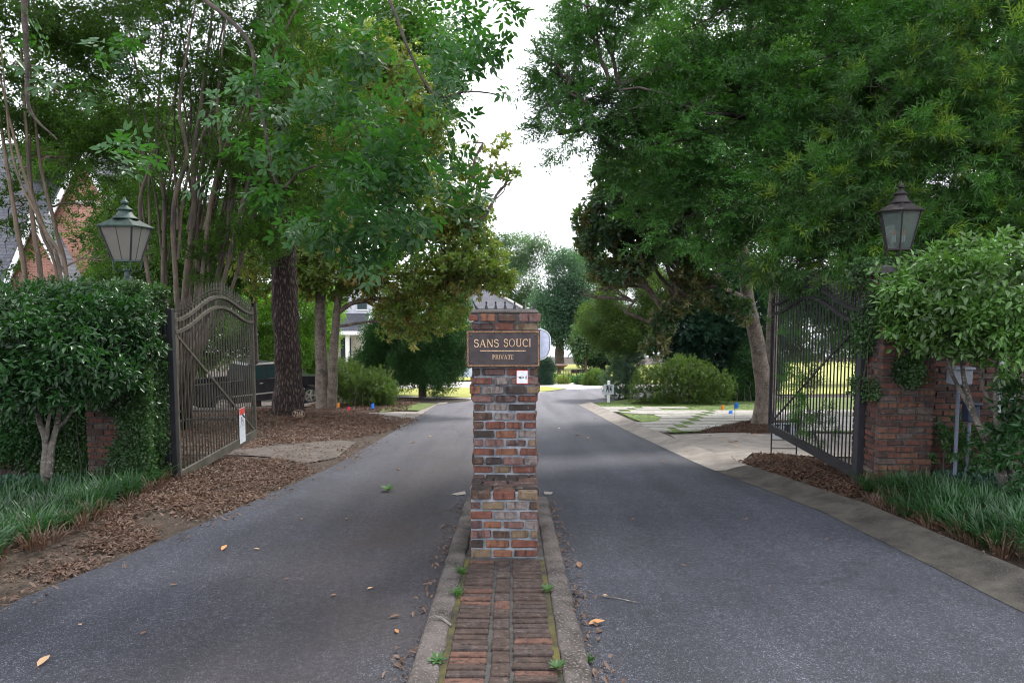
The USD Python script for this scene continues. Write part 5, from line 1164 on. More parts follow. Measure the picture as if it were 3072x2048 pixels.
back_tree('dark cedar behind the azalea mound', 2120, 28, [(2110, 1000, 120, 90, 28, 1.6), (2150, 860, 90, 90, 28.5, 1.4), (2060, 940, 60, 70, 28, 1.2), (2180, 1090, 120, 80, 27.5, 1.6), (2230, 950, 70, 120, 28, 1.4), (2080, 800, 60, 60, 29, 1.2)], 1500, 'cedar', 'cedar', M['dark_bark'], 32, scale=(.9, 1.5), name='cedar_tree')
back_tree('leafy tree beyond the lawn seen through the black gate', 2690, 40, [(2420, 980, 130, 110, 40, 2), (2560, 985, 120, 110, 40, 2), (2330, 1010, 90, 90, 40, 1.6), (2700, 970, 150, 120, 40, 2), (2480, 900, 200, 90, 41, 2)], 1500, 'broad', 'broad', M['dark_bark'], 33)
back_tree('shadowed tree closing the view right of the black gate', 2760, 20, [(2640, 990, 70, 80, 20, 1), (2560, 890, 120, 60, 20, 1.2), (2420, 880, 90, 50, 20, 1)], 450, 'broad', 'holly', M['dark_bark'], 34, rad=.1)
back_tree('tall yellow green tree filling the gaps behind the water oak', 2715, 21, [(2200, 250, 280, 230, 21, 2), (2500, 400, 280, 250, 21, 2), (2800, 200, 300, 250, 21, 2), (2300, 600, 230, 160, 21, 1.6), (2050, 150, 180, 150, 21, 1.6, .8), (2020, 420, 120, 130, 21, 1.2, .8), (2500, 60, 300, 160, 21, 2)], 2300, 'broad', 'backlit', M['dark_bark'], 35)
# far trees
far = 'trees near the bay shore'
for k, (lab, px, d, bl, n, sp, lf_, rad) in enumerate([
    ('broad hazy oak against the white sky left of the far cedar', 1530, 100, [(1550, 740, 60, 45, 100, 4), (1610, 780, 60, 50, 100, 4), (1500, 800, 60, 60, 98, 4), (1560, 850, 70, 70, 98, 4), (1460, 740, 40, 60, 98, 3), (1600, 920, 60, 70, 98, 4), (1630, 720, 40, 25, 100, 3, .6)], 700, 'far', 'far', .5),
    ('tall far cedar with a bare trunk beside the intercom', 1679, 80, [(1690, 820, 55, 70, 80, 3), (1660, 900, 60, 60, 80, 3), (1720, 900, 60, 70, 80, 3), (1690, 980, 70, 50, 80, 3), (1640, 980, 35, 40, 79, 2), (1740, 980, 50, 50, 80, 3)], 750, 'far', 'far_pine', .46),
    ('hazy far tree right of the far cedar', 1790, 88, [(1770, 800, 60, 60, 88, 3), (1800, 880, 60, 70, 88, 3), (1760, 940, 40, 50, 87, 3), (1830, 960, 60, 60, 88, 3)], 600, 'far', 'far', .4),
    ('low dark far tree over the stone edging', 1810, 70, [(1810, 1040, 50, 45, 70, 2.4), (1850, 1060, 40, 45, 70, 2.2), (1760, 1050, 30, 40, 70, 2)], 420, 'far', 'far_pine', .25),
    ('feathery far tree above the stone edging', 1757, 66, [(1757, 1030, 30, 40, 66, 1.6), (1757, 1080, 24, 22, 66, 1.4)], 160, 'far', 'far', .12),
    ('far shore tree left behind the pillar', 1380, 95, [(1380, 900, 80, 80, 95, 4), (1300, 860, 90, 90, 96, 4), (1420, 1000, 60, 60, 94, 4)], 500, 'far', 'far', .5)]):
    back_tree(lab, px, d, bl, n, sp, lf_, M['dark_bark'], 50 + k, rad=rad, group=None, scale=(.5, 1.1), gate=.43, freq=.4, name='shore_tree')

# shrubs
def shrub(label, px, pyb, blobs, n, sp, lf, seed, name='shrub', scale=(.8, 1.2), gate=.33, shell=.55, freq=2.0, bark='dark_bark', cat='shrub'):
    b = GZ(px, pyb); d = b[1]
    bl = [(x, y, rx, ry, d + dd, rd) for x, y, rx, ry, dd, rd in blobs]
    st_ = [([('w', b[0] + o, d, b[2] - .1), (px + o * 60, pyb - 40, d)], [.03, .015]) for o in (-.25, .05, .3)]
    return tree(name, label, cat, b, st_, bl, n, sp, lf, M[bark], seed, scale, gate, freq, shell=shell, twigs=2, bark_sides=6)
shrub('broad green azalea mound behind the paver drive', 2045, 1212, [(2040, 1150, 110, 62, .4, .9), (1960, 1160, 75, 55, .3, .8), (2120, 1165, 75, 55, .4, .8), (2050, 1110, 90, 35, .6, .6)], 1100, 'azalea', 'azalea', 61, 'azalea_bush', (.8, 1.3))
shrub('silvery upright shrub left of the azalea mound', 1875, 1195, [(1880, 1080, 45, 65, .5, .7), (1860, 1140, 50, 45, .2, .7), (1905, 1030, 35, 35, .6, .5)], 500, 'azalea', 'silver', 62, scale=(1.0, 1.6))
shrub('glossy dark shrub right of the azalea mound', 2230, 1205, [(2220, 1150, 60, 55, 1, .8), (2270, 1110, 70, 80, 1.2, .9)], 500, 'broad', 'holly', 63, scale=(.5, .8))
shrub('yellow green azalea left of the leaf heap and the holly trunks', 1085, 1222, [(1090, 1160, 85, 52, 1, .9), (1130, 1180, 55, 40, .8, .7), (1030, 1130, 55, 45, 1.2, .8)], 800, 'azalea', 'azalea', 64, 'azalea_bush', (.9, 1.4))
shrub('green azalea between the pine and the left magnolia', 950, 1205, [(935, 1130, 50, 55, 5, 1), (975, 1150, 45, 45, 4, .8)], 450, 'azalea', 'bright', 65, 'azalea_bush', (1.0, 1.6))
for k, (lab, px, py, rx, ry, lf_) in enumerate([('yellow flowering low bush on the far lawn', 1655, 1140, 16, 10, 'bright'), ('orange green bush beside the yellow one on the far lawn', 1688, 1145, 9, 12, 'magnolia'), ('small dark rose bush on the far lawn', 1745, 1146, 9, 12, 'holly'), ('green bush row at the right of the far lawn', 1790, 1142, 32, 24, 'azalea'), ('dark juniper beside the pillar on the far lawn', 1635, 1125, 22, 50, 'cedar'), ('tiny rose bush between the far bushes', 1712, 1142, 6, 9, 'holly')]):
    shrub(lab, px, py + ry * .6, [(px, py, rx, ry, .4, .5)], 60 + int(rx * ry / 6), 'broad', lf_, 70 + k, scale=(.6, 1.0))

# camellias
def camellia(label, base, trunks, blobs, n, lf, seed, nleaf=290):
    r = np.random.default_rng(seed)
    g = tree('camellia_tree', label, 'tree', base, trunks, blobs, n, 'camellia', lf, M['camellia_bark'], seed, gate=.4, freq=2.2, scale=(.85, 1.15), twigs=5, up=-.05, rnd=.7, shell=.45, wr=.05)
    p, d, k, C, RR = blob_points(blobs, nleaf * 2, np.random.default_rng(seed + 500), .34, 2.2, .9, seed)
    t = norm(CAM - p); sel = np.argsort(-(t * d).sum(1))[:nleaf]
    R = grow(r, p[sel], d[sel], -.25); lfm = leaf(.084, .038, .2, .25, 2)
    for i, (q, Rm) in enumerate(zip(p[sel] + d[sel] * .07, R)):
        obj('leaf', (lfm[0] * r.uniform(.85, 1.2) @ Rm.T + q, lfm[1]), LF[lf], g)
    return g
rz_ = float(Z(7.0 * .72, 7.1))
cbx = P(3025, 1480, 7.1)
camellia('bright green camellia on a leaning grey trunk before the right wall', (cbx[0], 7.1, float(Z(cbx[0], 7.1))),
     [([('w', cbx[0], 7.1, float(Z(cbx[0], 7.1)) - .1), (3000, 1400, 7.1), (2960, 1320, 7.1), (2925, 1250, 7.15), (2895, 1150, 7.2), (2880, 1060, 7.2), (2850, 960, 7.2)], [.055, .047, .038, .03, .024, .018, .01]),
      ([('w', cbx[0] + .1, 7.1, float(Z(cbx[0], 7.1)) - .1), (3030, 1400, 7.1), (3010, 1330, 7.1), (2985, 1240, 7.0), (2990, 1120, 7.0), (3010, 980, 7.0)], [.042, .036, .03, .025, .018, .01]),
      ([(2925, 1250, 7.15), (2870, 1150, 7.2), (2850, 1100, 7.2), (2830, 1010, 7.2)], [.028, .02, .016, .008]),
      ([(2985, 1240, 7.0), (2945, 1150, 7.0), (2940, 1060, 7.0)], [.02, .016, .008])],
     [(2880, 870, 190, 90, 7.25, .4), (2780, 905, 95, 85, 7.35, .3), (2950, 950, 180, 95, 7.0, .4), (3060, 860, 150, 120, 6.8, .5), (2890, 1005, 130, 40, 7.0, .3), (2730, 830, 50, 25, 7.4, .2), (3070, 1060, 45, 70, 6.6, .2), (3000, 775, 130, 45, 7.2, .35), (2990, 1000, 60, 40, 6.7, .2), (2860, 795, 110, 30, 7.3, .3), (2760, 975, 70, 40, 7.35, .2), (2680, 850, 40, 30, 7.45, .15)],
     700, 'camellia', 81)
lbx = P(140, 1500, 7.25)
camellia('dark glossy camellia with a forked pale trunk before the left wall', (lbx[0], 7.25, float(Z(lbx[0], 7.25))),
     [([('w', lbx[0], 7.25, float(Z(lbx[0], 7.25)) - .1), (135, 1400, 7.25), (138, 1330, 7.25), (120, 1270, 7.25), (100, 1200, 7.3), (70, 1120, 7.3)], [.045, .04, .035, .028, .022, .012]),
      ([(148, 1430, 7.25), (155, 1340, 7.25), (170, 1280, 7.25), (185, 1190, 7.25), (190, 1110, 7.3), (200, 1020, 7.3)], [.042, .036, .03, .024, .02, .012]),
      ([(165, 1290, 7.25), (205, 1250, 7.2), (240, 1170, 7.2), (270, 1120, 7.2)], [.02, .016, .012, .008]), ([(138, 1330, 7.25), (145, 1260, 7.1), (155, 1200, 7.1), (120, 1110, 7.1)], [.022, .018, .014, .008])],
     [(190, 975, 215, 75, 7.6, .45), (110, 1050, 190, 95, 7.2, .5), (310, 1040, 90, 85, 7.6, .3), (50, 1130, 130, 80, 7.0, .4), (250, 1110, 120, 40, 7.2, .3), (60, 930, 170, 40, 7.7, .35), (330, 965, 60, 50, 7.7, .25), (20, 1200, 70, 40, 6.9, .25), (400, 1000, 40, 90, 7.75, .15), (0, 1000, 60, 90, 6.9, .3), (180, 1160, 60, 30, 7.0, .2), (330, 1130, 40, 30, 7.4, .15)],
     780, 'dark_camellia', 82)
tree('wall_shrub', 'dark broad leaved shrub at the right edge below the camellia', 'shrub', (5.35, 6.9, float(Z(5.35, 6.9))), [([('w', 5.35, 6.9, -.15), (3062, 1330, 6.9), (3050, 1230, 6.9)], [.02, .015, .008])],
     [(3060, 1240, 40, 50, 6.85, .25), (3050, 1330, 45, 50, 6.8, .25), (3075, 1400, 50, 40, 6.7, .2), (3085, 1180, 40, 50, 6.9, .25)], 95, 'camellia', 'dark_camellia', M['dark_bark'], 84, gate=.2, limbs=False, up=-.2)
tree('wall_vine', 'leafy green vine scrambling at the foot of the right wall beside the meter box pole', 'climbing plant', (4.95, 7.7, float(Z(4.95, 7.7))), [([('w', 4.95, 7.7, -.4), (2835, 1330, 7.7), (2850, 1290, 7.75)], [.008, .006, .003])],
     [(2840, 1350, 45, 40, 7.7, .1), (2900, 1360, 60, 35, 7.65, .12), (2970, 1340, 50, 60, 7.7, .1), (2855, 1300, 30, 25, 7.8, .08)], 90, 'camellia', 'holly', M['dark_bark'], 85, gate=.2, scale=(.5, .8), limbs=False)
# hedge on the wall behind the left camellia, creeping fig on the pillars
tree('hedge', 'dark hedge along the top of the left garden wall', 'hedge', (LX0 - 1.0, 8.55, -.4), [([('w', LX0 - 1.2, 8.8, -.5), ('w', LX0 - 1.2, 8.8, 1.8)], [.05, .03])],
     [(60, 905, 170, 40, 8.6, .3), (230, 915, 130, 35, 8.6, .3), (0, 980, 200, 80, 8.5, .3), (130, 1000, 160, 100, 8.45, .2), (100, 1180, 200, 130, 8.35, .12), (30, 1300, 180, 80, 8.35, .1)], 900, 'broad', 'dark_camellia', M['dark_bark'], 83, scale=(.4, .6), shell=.1)
def ivy(label, faces, seed, scale=(.7, 1.2)):
    """faces: (origin, u vector, v vector, normal, count, lift)"""
    r = np.random.default_rng(seed); pts, dn = [], []
    for o, u, v, n, c, den in faces:
        a = r.uniform(0, 1, (int(c * 2.5), 2))
        q = np.asarray(o) + a[:, :1] * np.asarray(u) + a[:, 1:] * np.asarray(v)
        keep = meshkit.fbm(q * 2.6, 4, seed) > den(a) if callable(den) else meshkit.fbm(q * 2.6, 4, seed) > den
        q = q[keep][:c]; q = q + np.asarray(n) * r.uniform(0, .06, (len(q), 1))
        pts.append(q); dn.append(np.tile(norm(np.asarray(n, float)), (len(q), 1)))
    pts, dn = np.vstack(pts), np.vstack(dn)
    g = thing('creeping_fig', label, 'climbing plant', pts.min(0))
    z = norm(dn + r.normal(0, .35, dn.shape)); y = norm(np.cross(z, rdir(r, len(z))))
    scatter('foliage', SP['ivy'], LF['ivy'], pts, frames(y, z), r.uniform(*scale, len(pts)), g, r, kind='stuff')
    mb = MB(); rr = np.random.default_rng(seed + 1)
    for k in range(14):
        i = rr.integers(len(pts)); a = pts[i]
        mb.tube(spline([[a[0], a[1], pts[:, 2].min()], [a[0] + rr.normal(0, .05), a[1], (a[2] + pts[:, 2].min()) / 2], a], 8), [.006, .002], 4)
    obj('stems', mb.get(), M['dark_bark'], g, True, kind='stuff')
LZ = lz0 + 2.54
ivy('creeping fig wrapping the left gate pillar to its cap', [((LX0, LPF - .01, lz0), (LX1 - LX0, 0, 0), (0, 0, 2.54), (0, -1, 0), 620, lambda a: .78 - .38 * a[:, 1] - .34 * a[:, 0] ** 2), ((LX1 + .02, LPF - .05, lz0), (0, LB - LPF, 0), (0, 0, 2.54), (1, 0, 0), 800, .3), ((LX0 - .05, LPF - .05, LZ), (LX1 - LX0 + .12, 0, 0), (0, LB - LPF + .1, 0), (0, 0, 1), 420, .2), ((LX0, LPF - .05, LZ - .55), (LX1 - LX0 + .06, 0, 0), (0, 0, .6), (0, -1, 0), 700, .15), ((LX1 - .1, LPF - .04, lz0), (.2, 0, 0), (0, 0, 2.54), (0, -1, 0), 600, .2), ((LX0 - .9, LPF + .35, lz0 + .3), (.9, 0, 0), (0, 0, 2.3), (0, -1, 0), 800, .36)], 91)
ivy('sprays of creeping fig on the upper bricks of the bare gate pillar', [((RX0 - .03, RF - .01, rz0 + 1.55), (.4, 0, 0), (0, 0, .3), (0, -1, 0), 90, .5), ((RX0 - .01, RF, rz0 + 1.4), (0, .5, 0), (0, 0, .9), (-1, 0, 0), 120, .5), ((RX0, RF - .01, rz0 + 2.2), (.6, 0, 0), (0, 0, .62), (0, -1, 0), 45, .52), ((RX0 - .06, RF - .08, rz0 + 2.85), (.74, 0, 0), (0, .74, 0), (0, 0, 1), 50, .4), ((RX0 - .06, RF - .05, rz0 + 2.65), (.7, 0, 0), (0, 0, .22), (0, -1, 0), 40, .45), ((RX0 - .05, RF, rz0 + 2.2), (0, .6, 0), (0, 0, .65), (-1, 0, 0), 40, .48)], 92)

# ------------------------------------------------------------------ ground plants and litter
def blades(r, n=38, L=.31, w=.0105, spread=.08):
    mb = MB()
    for k in range(n):
        a = r.uniform(0, 2 * math.pi); l = L * r.uniform(.55, 1.15); lean = r.uniform(.3, 1.15)
        t = np.linspace(0, 1, 5)[:, None]; h = np.array([math.cos(a), math.sin(a), 0])
        p = h * (spread * r.uniform(0, 1) + lean * l * t ** 1.5 * .75) + UPV * (l * (t - lean * .55 * t ** 2.4))
        s = np.array([-h[1], h[0], 0]); wd = w * np.array([.7, 1, .95, .65, .08])[:, None]
        v = np.vstack([p - s * wd / 2, p + s * wd / 2]); i = np.arange(4)
        mb.add(v, np.vstack([np.stack([i, i + 5, i + 6], 1), np.stack([i, i + 6, i + 1], 1)]))
    return mb.get()
rb2 = np.random.default_rng(7)
lil = [blades(rb2) for _ in range(4)]
turf = [blades(rb2, 40, .07, .006, .1) for _ in range(3)]
def upright(r, n):
    a = r.uniform(0, 2 * math.pi, n); return np.stack([np.stack([np.cos(a), np.sin(a), 0 * a], 1), np.stack([-np.sin(a), np.cos(a), 0 * a], 1), np.tile(UPV, (n, 1))], -1)
def in_poly(pg, n, r):
    x0, y0, x1, y1 = pg.bounds; out = np.zeros((0, 2))
    while len(out) < n:
        q = r.uniform([x0, y0], [x1, y1], (n * 3, 2)); out = np.vstack([out, q[shapely.contains_xy(pg, q[:, 0], q[:, 1])]])
    return out[:n]
def carpet(name, label, cat, pg, n, protos, mat, seed, scale=(.8, 1.2), lift=0.0, kind='stuff', gate=None, tilt=.0):
    r = np.random.default_rng(seed); q = in_poly(pg, n, r)
    if gate: q = q[meshkit.fbm(np.c_[q * 1.7, 0 * q[:, 0]], 3, seed) > gate]
    p = np.c_[q, Z(q[:, 0], q[:, 1]) + lift]
    R = upright(r, len(p))
    if tilt:
        z = norm(UPV + r.normal(0, tilt, (len(p), 3))); R = frames(norm(np.cross(z, rdir(r, len(p)))), z)
    return scatter(name, protos, mat, p, R, r.uniform(*scale, len(p)), None, r, label=label, cat=cat, kind=kind)
Lbed = Polygon([(-3.95, 3.2), (-3.9, 5.2), (-4.05, 7.0), (-4.3, 8.3), (-5.1, 8.2), (-5.5, 7.2), (-5.9, 6.0), (-6.2, 4.5), (-6.2, 3.2)])
carpet('liriope_bed', 'strappy green liriope border along the left bed', 'ground cover', Lbed, 700, lil, LF['lily'], 201, (.75, 1.25))
Rbed = Polygon([(4.12, 8.1), (4.0, 7.5), (3.98, 6.6), (4.0, 5.6), (4.05, 3.6), (6.0, 3.6), (5.9, 5.4), (5.6, 6.4), (4.95, 7.1), (4.75, 7.65), (4.3, 7.7)])
carpet('liriope_bed', 'strappy green liriope border along the right bed', 'ground cover', Rbed, 520, lil, LF['lily'], 202, (.75, 1.2))
carpet('low_ground_cover', 'blue green leafy ground cover under the left camellia', 'ground cover', Polygon([(-8.5, 5.0), (-6.0, 5.2), (-5.3, 7.4), (-4.95, 7.9), (-8.5, 8.3)]), 900, SP['cover'], LF['cover'], 203, (.9, 1.5), .12)
carpet('low_ground_cover', 'blue green leafy ground cover under the right camellia', 'ground cover', Polygon([(5.0, 7.2), (5.7, 6.3), (6.0, 5.0), (8.0, 5.0), (8.0, 7.9), (4.85, 7.9)]), 800, SP['cover'], LF['cover'], 204, (.9, 1.5), .12)
tr = lawn_r.difference(tree_heap)
carpet('turf', 'short green turf growing in the joints of the paver drive', 'grass', tr.intersection(sbox(1, 14.5, 9.5, 24.5)).difference(unary_union([sbox(-99, 0, -98, 1)])), 2600, turf, LF['grass'], 205, (.7, 1.2), -.015)

def curled(r, L=.085, W=.036):
    v, f = leaf(L, W, r.uniform(.1, .5), r.uniform(-.3, .3), 2)
    return v, f
def litter_patch(r, n, rad):
    lfs = []
    for k in range(n):
        z = norm(UPV + r.normal(0, .34, 3)); y = norm(np.cross(z, rdir(r, 1)[0])); R = frames(y[None], z[None])[0]
        a, rr = r.uniform(0, 6.3), rad * math.sqrt(r.uniform())
        lfs.append(moved(curled(r, r.uniform(.035, .115), r.uniform(.015, .045)), [rr * math.cos(a), rr * math.sin(a), r.uniform(-.004, .028)], R))
    return join(*lfs)
M['litter'] = leafy('dry_leaf', [(0.1, 0.06, 0.042), (0.23, 0.14, 0.094), (0.38, 0.25, 0.175), (0.56, 0.43, 0.33), (0.33, 0.18, 0.11)], .6, .15, tcol=(1.2, 1, .7), spec=.4, clump=1.5, bright=(.8, 1.3))
M['mulch'] = leafy('brown_mulch', [(0.07, 0.04, 0.028), (0.14, 0.082, 0.055), (0.22, 0.14, 0.1)], .75, .08, tcol=(1.2, 1, .7), spec=.25, clump=1.5)
lit = [litter_patch(rb2, 34, .22) for _ in range(4)]
lit1 = [litter_patch(rb2, 3, .16) for _ in range(4)]
heapA = poly_px([(585, 1345), (640, 1290), (760, 1250), (860, 1238), (1010, 1244), (1240, 1258), (1215, 1275), (1130, 1300), (1060, 1316), (900, 1330), (700, 1348)]).difference(road)
carpet('leaf_litter', 'heap of dry brown leaves around the pine and the left magnolia', 'leaf litter', heapA, 1700, lit, M['litter'], 211, (.5, .85), .0)
heapB = poly_px([(500, 1480), (600, 1400), (700, 1380), (860, 1392), (950, 1402), (800, 1480), (640, 1545), (380, 1650), (120, 1760), (0, 1810), (0, 1760), (250, 1650)]).difference(road.buffer(.06))
carpet('leaf_litter', 'dry brown leaves strewn along the left road edge below the olive gate', 'leaf litter', heapB, 640, lit, M['litter'], 212, (.42, .75), .0, gate=.34)
heapC = poly_px([(2228, 1392), (2330, 1374), (2450, 1380), (2580, 1440), (2600, 1505), (2545, 1510), (2440, 1462), (2320, 1425)])
carpet('leaf_litter', 'dark brown mulch heap under the black gate', 'leaf litter', heapC.difference(road), 420, lit, M['mulch'], 213, (.45, .75), -.01)
carpet('leaf_litter', 'ring of brown mulch around the right magnolia trunk', 'leaf litter', tree_heap, 380, lit, M['mulch'], 214, (.5, .8), .0)
carpet('leaf_litter', 'brown leaves under the hollies and azaleas left of the road', 'leaf litter', poly_px([(940, 1210), (1250, 1200), (1230, 1232), (1120, 1236), (1010, 1240), (920, 1236)]).difference(road), 300, lit, M['litter'], 215, (.8, 1.2), .0)
carpet('leaf_litter', 'scattered leaves on the gravel seen through the olive gate', 'leaf litter', poly_px([(420, 1360), (560, 1240), (760, 1240), (620, 1380), (480, 1450)]).difference(road), 320, lit, M['litter'], 216, (.7, 1.1), .0, gate=.4)
def edge_strip(f, a, b, y0, y1, n, label, seed, zf, k=.0):
    r = np.random.default_rng(seed); yy = r.uniform(y0, y1, n); xx = f(yy) + r.uniform(a, b, n) if callable(f) else f + r.uniform(a, b, n)
    p = np.c_[xx, yy, zf(xx, yy) + .006]
    scatter('leaf_litter', lit1, M['litter'], p, upright(r, n), r.uniform(.35, .75, n), None, r, label=label, cat='leaf litter', kind='stuff')
edge_strip(MX1, .0, .07, 3.2, 7.6, 70, 'crumbs of dry leaf along the right side of the median kerb', 221, lambda x, y: plane(y) + .006)
edge_strip(MX0, -.09, .0, 3.2, 7.6, 50, 'crumbs of dry leaf along the left side of the median kerb', 222, lambda x, y: plane(y) + .006)
edge_strip(xl, -.6, .22, 3.5, 20, 420, 'thin line of dry leaves on the left edge of the asphalt', 223, lambda x, y: np.maximum(plane(y) + .006, Z(x, y) - .02))
edge_strip(xr, .35, .75, 4.0, 11, 60, 'bits of dry leaf at the back of the right gutter', 224, lambda x, y: Z(x, y) + .02)

# single fallen leaves on the paving
fl = [leafy(f'fallen_leaf_{n}', [a, b], .6, .1, tcol=(1.2, 1, .7), spec=.3) for n, a, b in (('tan', (.4, .26, .15), (.5, .34, .2)), ('orange', (.42, .2, .08), (.5, .26, .1)), ('brown', (.16, .09, .055), (.24, .14, .09)))]
rf_ = np.random.default_rng(77)
leafpx = [(132, 1990, 0, 1.3), (673, 1648, 1, 1.2), (1790, 1875, 1, 1.1), (1737, 1700, 2, .6), (905, 1560, 2, .6), (770, 1650, 0, .5), (520, 1760, 2, .5), (1000, 1790, 2, .5), (1110, 1770, 0, .5), (1185, 1855, 2, .7), (1190, 1900, 1, .5), (1040, 1560, 2, .5), (860, 1740, 2, .4), (1240, 1330, 2, 1.1), (1195, 1410, 2, .9), (1290, 1310, 0, .9), (1730, 1308, 2, 1.4), (1766, 1316, 0, 1.1), (1678, 1286, 0, .9), (1867, 1267, 2, 1), (1783, 1256, 2, .9), (2060, 1358, 0, .9), (1955, 1298, 2, 1), (1978, 1301, 2, 1), (2085, 1302, 2, 1.2), (2130, 1313, 2, 1.3), (2168, 1327, 0, 1.1), (2190, 1333, 2, 1.2), (2208, 1330, 2, 1.2), (2208, 1344, 0, 1.1), (2265, 1309, 1, 1.2), (2280, 1316, 0, .9), (2245, 1312, 2, 1), (1990, 1390, 2, .8), (2150, 1393, 2, .9), (2240, 1560, 2, .5), (2050, 1700, 2, .4), (2480, 1620, 2, .4), (1815, 1790, 0, .4), (1900, 1560, 2, .5), (430, 1905, 2, .5), (240, 1880, 0, .4)]
lsrc = {}
def where(px, py):
    q = G(px, py)
    if abs(q[0] + .06) < .5 and q[1] < 7.6: return 'median kerb'
    if q[0] > xr(q[1]) + .5: return 'concrete driveway'
    if q[0] > xr(q[1]): return 'right gutter'
    return ('right' if q[0] > 0 else 'left') + (' lane in the foreground' if q[1] < 6.2 else ' lane beyond the pillar' if q[1] > 9.0 else ' lane beside the pillar')
tone = ['pale tan', 'orange', 'curled brown']
rank = {}
for px, py, c, s_ in sorted(leafpx): rank.setdefault((c, where(px, py)), []).append((px, py))
nth = ['leftmost', 'second from the left', 'third from the left', 'fourth from the left', 'fifth from the left', 'sixth from the left', 'seventh from the left', 'eighth from the left', 'ninth from the left', 'tenth from the left']
for k, (px, py, c, s) in enumerate(leafpx):
    q = G(px, py)
    zz = float(np.maximum(plane(q[1]) + .006, Z(q[0], q[1]) + (.03 if q[0] > 2.2 and q[1] > 9 else 0)))
    w_ = where(px, py); peers = rank[(c, w_)]
    lab = f'{tone[c]} fallen leaf on the {w_}' + (f', {nth[peers.index((px, py))]}' if len(peers) > 1 else '')
    grp = ['tan leaves fallen on the paving', 'orange leaves fallen on the paving', 'brown leaves fallen on the paving'][c]
    loc = (q[0], q[1], zz + .004)
    if c not in lsrc:
        nm = ['tan_fallen_leaf', 'orange_fallen_leaf', 'brown_fallen_leaf'][c]
        g = thing(nm, lab, 'leaf', loc, grp); lsrc[c] = g
        v, f = leaf(.1, .048, .25, -.1, 2); v = v + [0, -.05, .004]
        obj('blade', (v + loc, f), fl[c], g); obj('stalk', (tube([[0, -.05, .004], [.004, -.075, .008]], .0016, 4)[0] + loc, tube([[0, -.05, .004], [.004, -.075, .008]], .0016, 4)[1]), fl[2], g)
    else: dup(lsrc[c], loc, rf_.uniform(0, 6.3), s, lab)
# weeds in the median and on the asphalt
weed_m = leafy('weed_leaf', [(0.035, 0.09, 0.02), (0.07, 0.15, 0.03), (0.13, 0.2, 0.05)], .5, .3)
def weed(label, px, py, kind, s, zf=None):
    q = G(px, py); z = float(plane(q[1])) + (.06 if abs(q[0] + .06) < .47 else .006)
    r = np.random.default_rng(int(px)); g = thing('weed', label, 'weed', (q[0], q[1], z))
    if kind == 'tuft': v, f = blades(r, 46, .075 * s, .006, .03 * s)
    else:
        lv = [moved(leaf(.075 * s, .03 * s, .15, .1, 2), [0, 0, .005], frames(norm(np.array([[math.cos(a), math.sin(a), r.uniform(.25, 1.1)]])), UPV[None])[0]) for a in np.linspace(0, 6, 9)]
        v, f = join(*lv)
    obj('leaves', (v + [q[0], q[1], z], f), weed_m, g, kind='stuff')
weed('feathery green tuft growing at the left kerb joint nearest the pillar', 1386, 1745, 'tuft', 1.05)
weed('long green tuft below the first one at the left kerb joint', 1372, 1810, 'tuft', 1.0)
weed('leafy weed in the right kerb joint of the median', 1642, 1800, 'leaf', .85)
weed('leafy weed at the very bottom right of the median bricks', 1672, 2040, 'leaf', .8)
weed('leafy weed at the very bottom left of the median bricks', 1310, 2020, 'leaf', .8)
weed('small fern against the foot of the brick pillar', 1545, 1668, 'leaf', .8)
weed('tiny green tuft against the foot of the brick pillar', 1500, 1674, 'tuft', .7)
weed('fallen leafy green sprig lying on the left lane', 1163, 1474, 'leaf', 1.5)
weed('small green weed beside the right side of the median kerb', 1768, 1985, 'tuft', .7)
tq = [G(1345, 1870), G(1330, 1865)]
carpet('road_debris', 'tiny bits of leaf and grit scattered over both lanes', 'debris', road.intersection(sbox(-5, 2.5, 5, 20)).difference(sbox(MX0 - .02, 0, MX1 + .02, 7.7)), 240, lit1, M['litter'], 231, (.1, .24), .008)
carpet('leaf_litter', 'loose brown leaves on the gravel drive under the olive gate', 'leaf litter', left_drive.buffer(.25).difference(road).intersection(sbox(-6.5, 9, 0, 16)), 300, lit1, M['litter'], 232, (.5, .9), .008)
dead = [blades(rb2, 22, .2, .009, .1) for _ in range(2)]
carpet('dead_blades', 'withered blades at the ragged edge of the left liriope', 'ground cover', Lbed.buffer(.12).difference(Lbed.buffer(-.3)).intersection(sbox(-5.2, 3, 0, 8.4)), 130, dead, M['litter'], 233, (.7, 1.3), .0)
carpet('dead_blades', 'withered blades at the ragged edge of the right liriope', 'ground cover', Rbed.buffer(.1).difference(Rbed.buffer(-.3)).intersection(sbox(0, 3, 5.0, 8.0)), 110, dead, M['litter'], 234, (.7, 1.3), .0)
tw = thing('fallen_twig', 'pale broken twig lying across the left kerb of the median', 'twig', (-.42, 3.95, float(plane(3.95)) + .08))
obj('stick', tube([[-.47, 4.0, float(plane(4)) + .085], [-.42, 3.97, float(plane(4)) + .083], [-.36, 3.9, float(plane(4)) + .078]], [.006, .009, .007], 7), M['grey_bark'], tw, True)
tw2 = thing('fallen_twig', 'thin grey twig lying on the right lane near the median', 'twig', (.75, 4.4, float(plane(4.4)) + .01))
obj('stick', tube(spline([[.62, 4.53, float(plane(4.5)) + .015], [.72, 4.5, float(plane(4.5)) + .012], [.84, 4.42, float(plane(4.42)) + .012]], 10), .004, 6), M['grey_bark'], tw2, True)

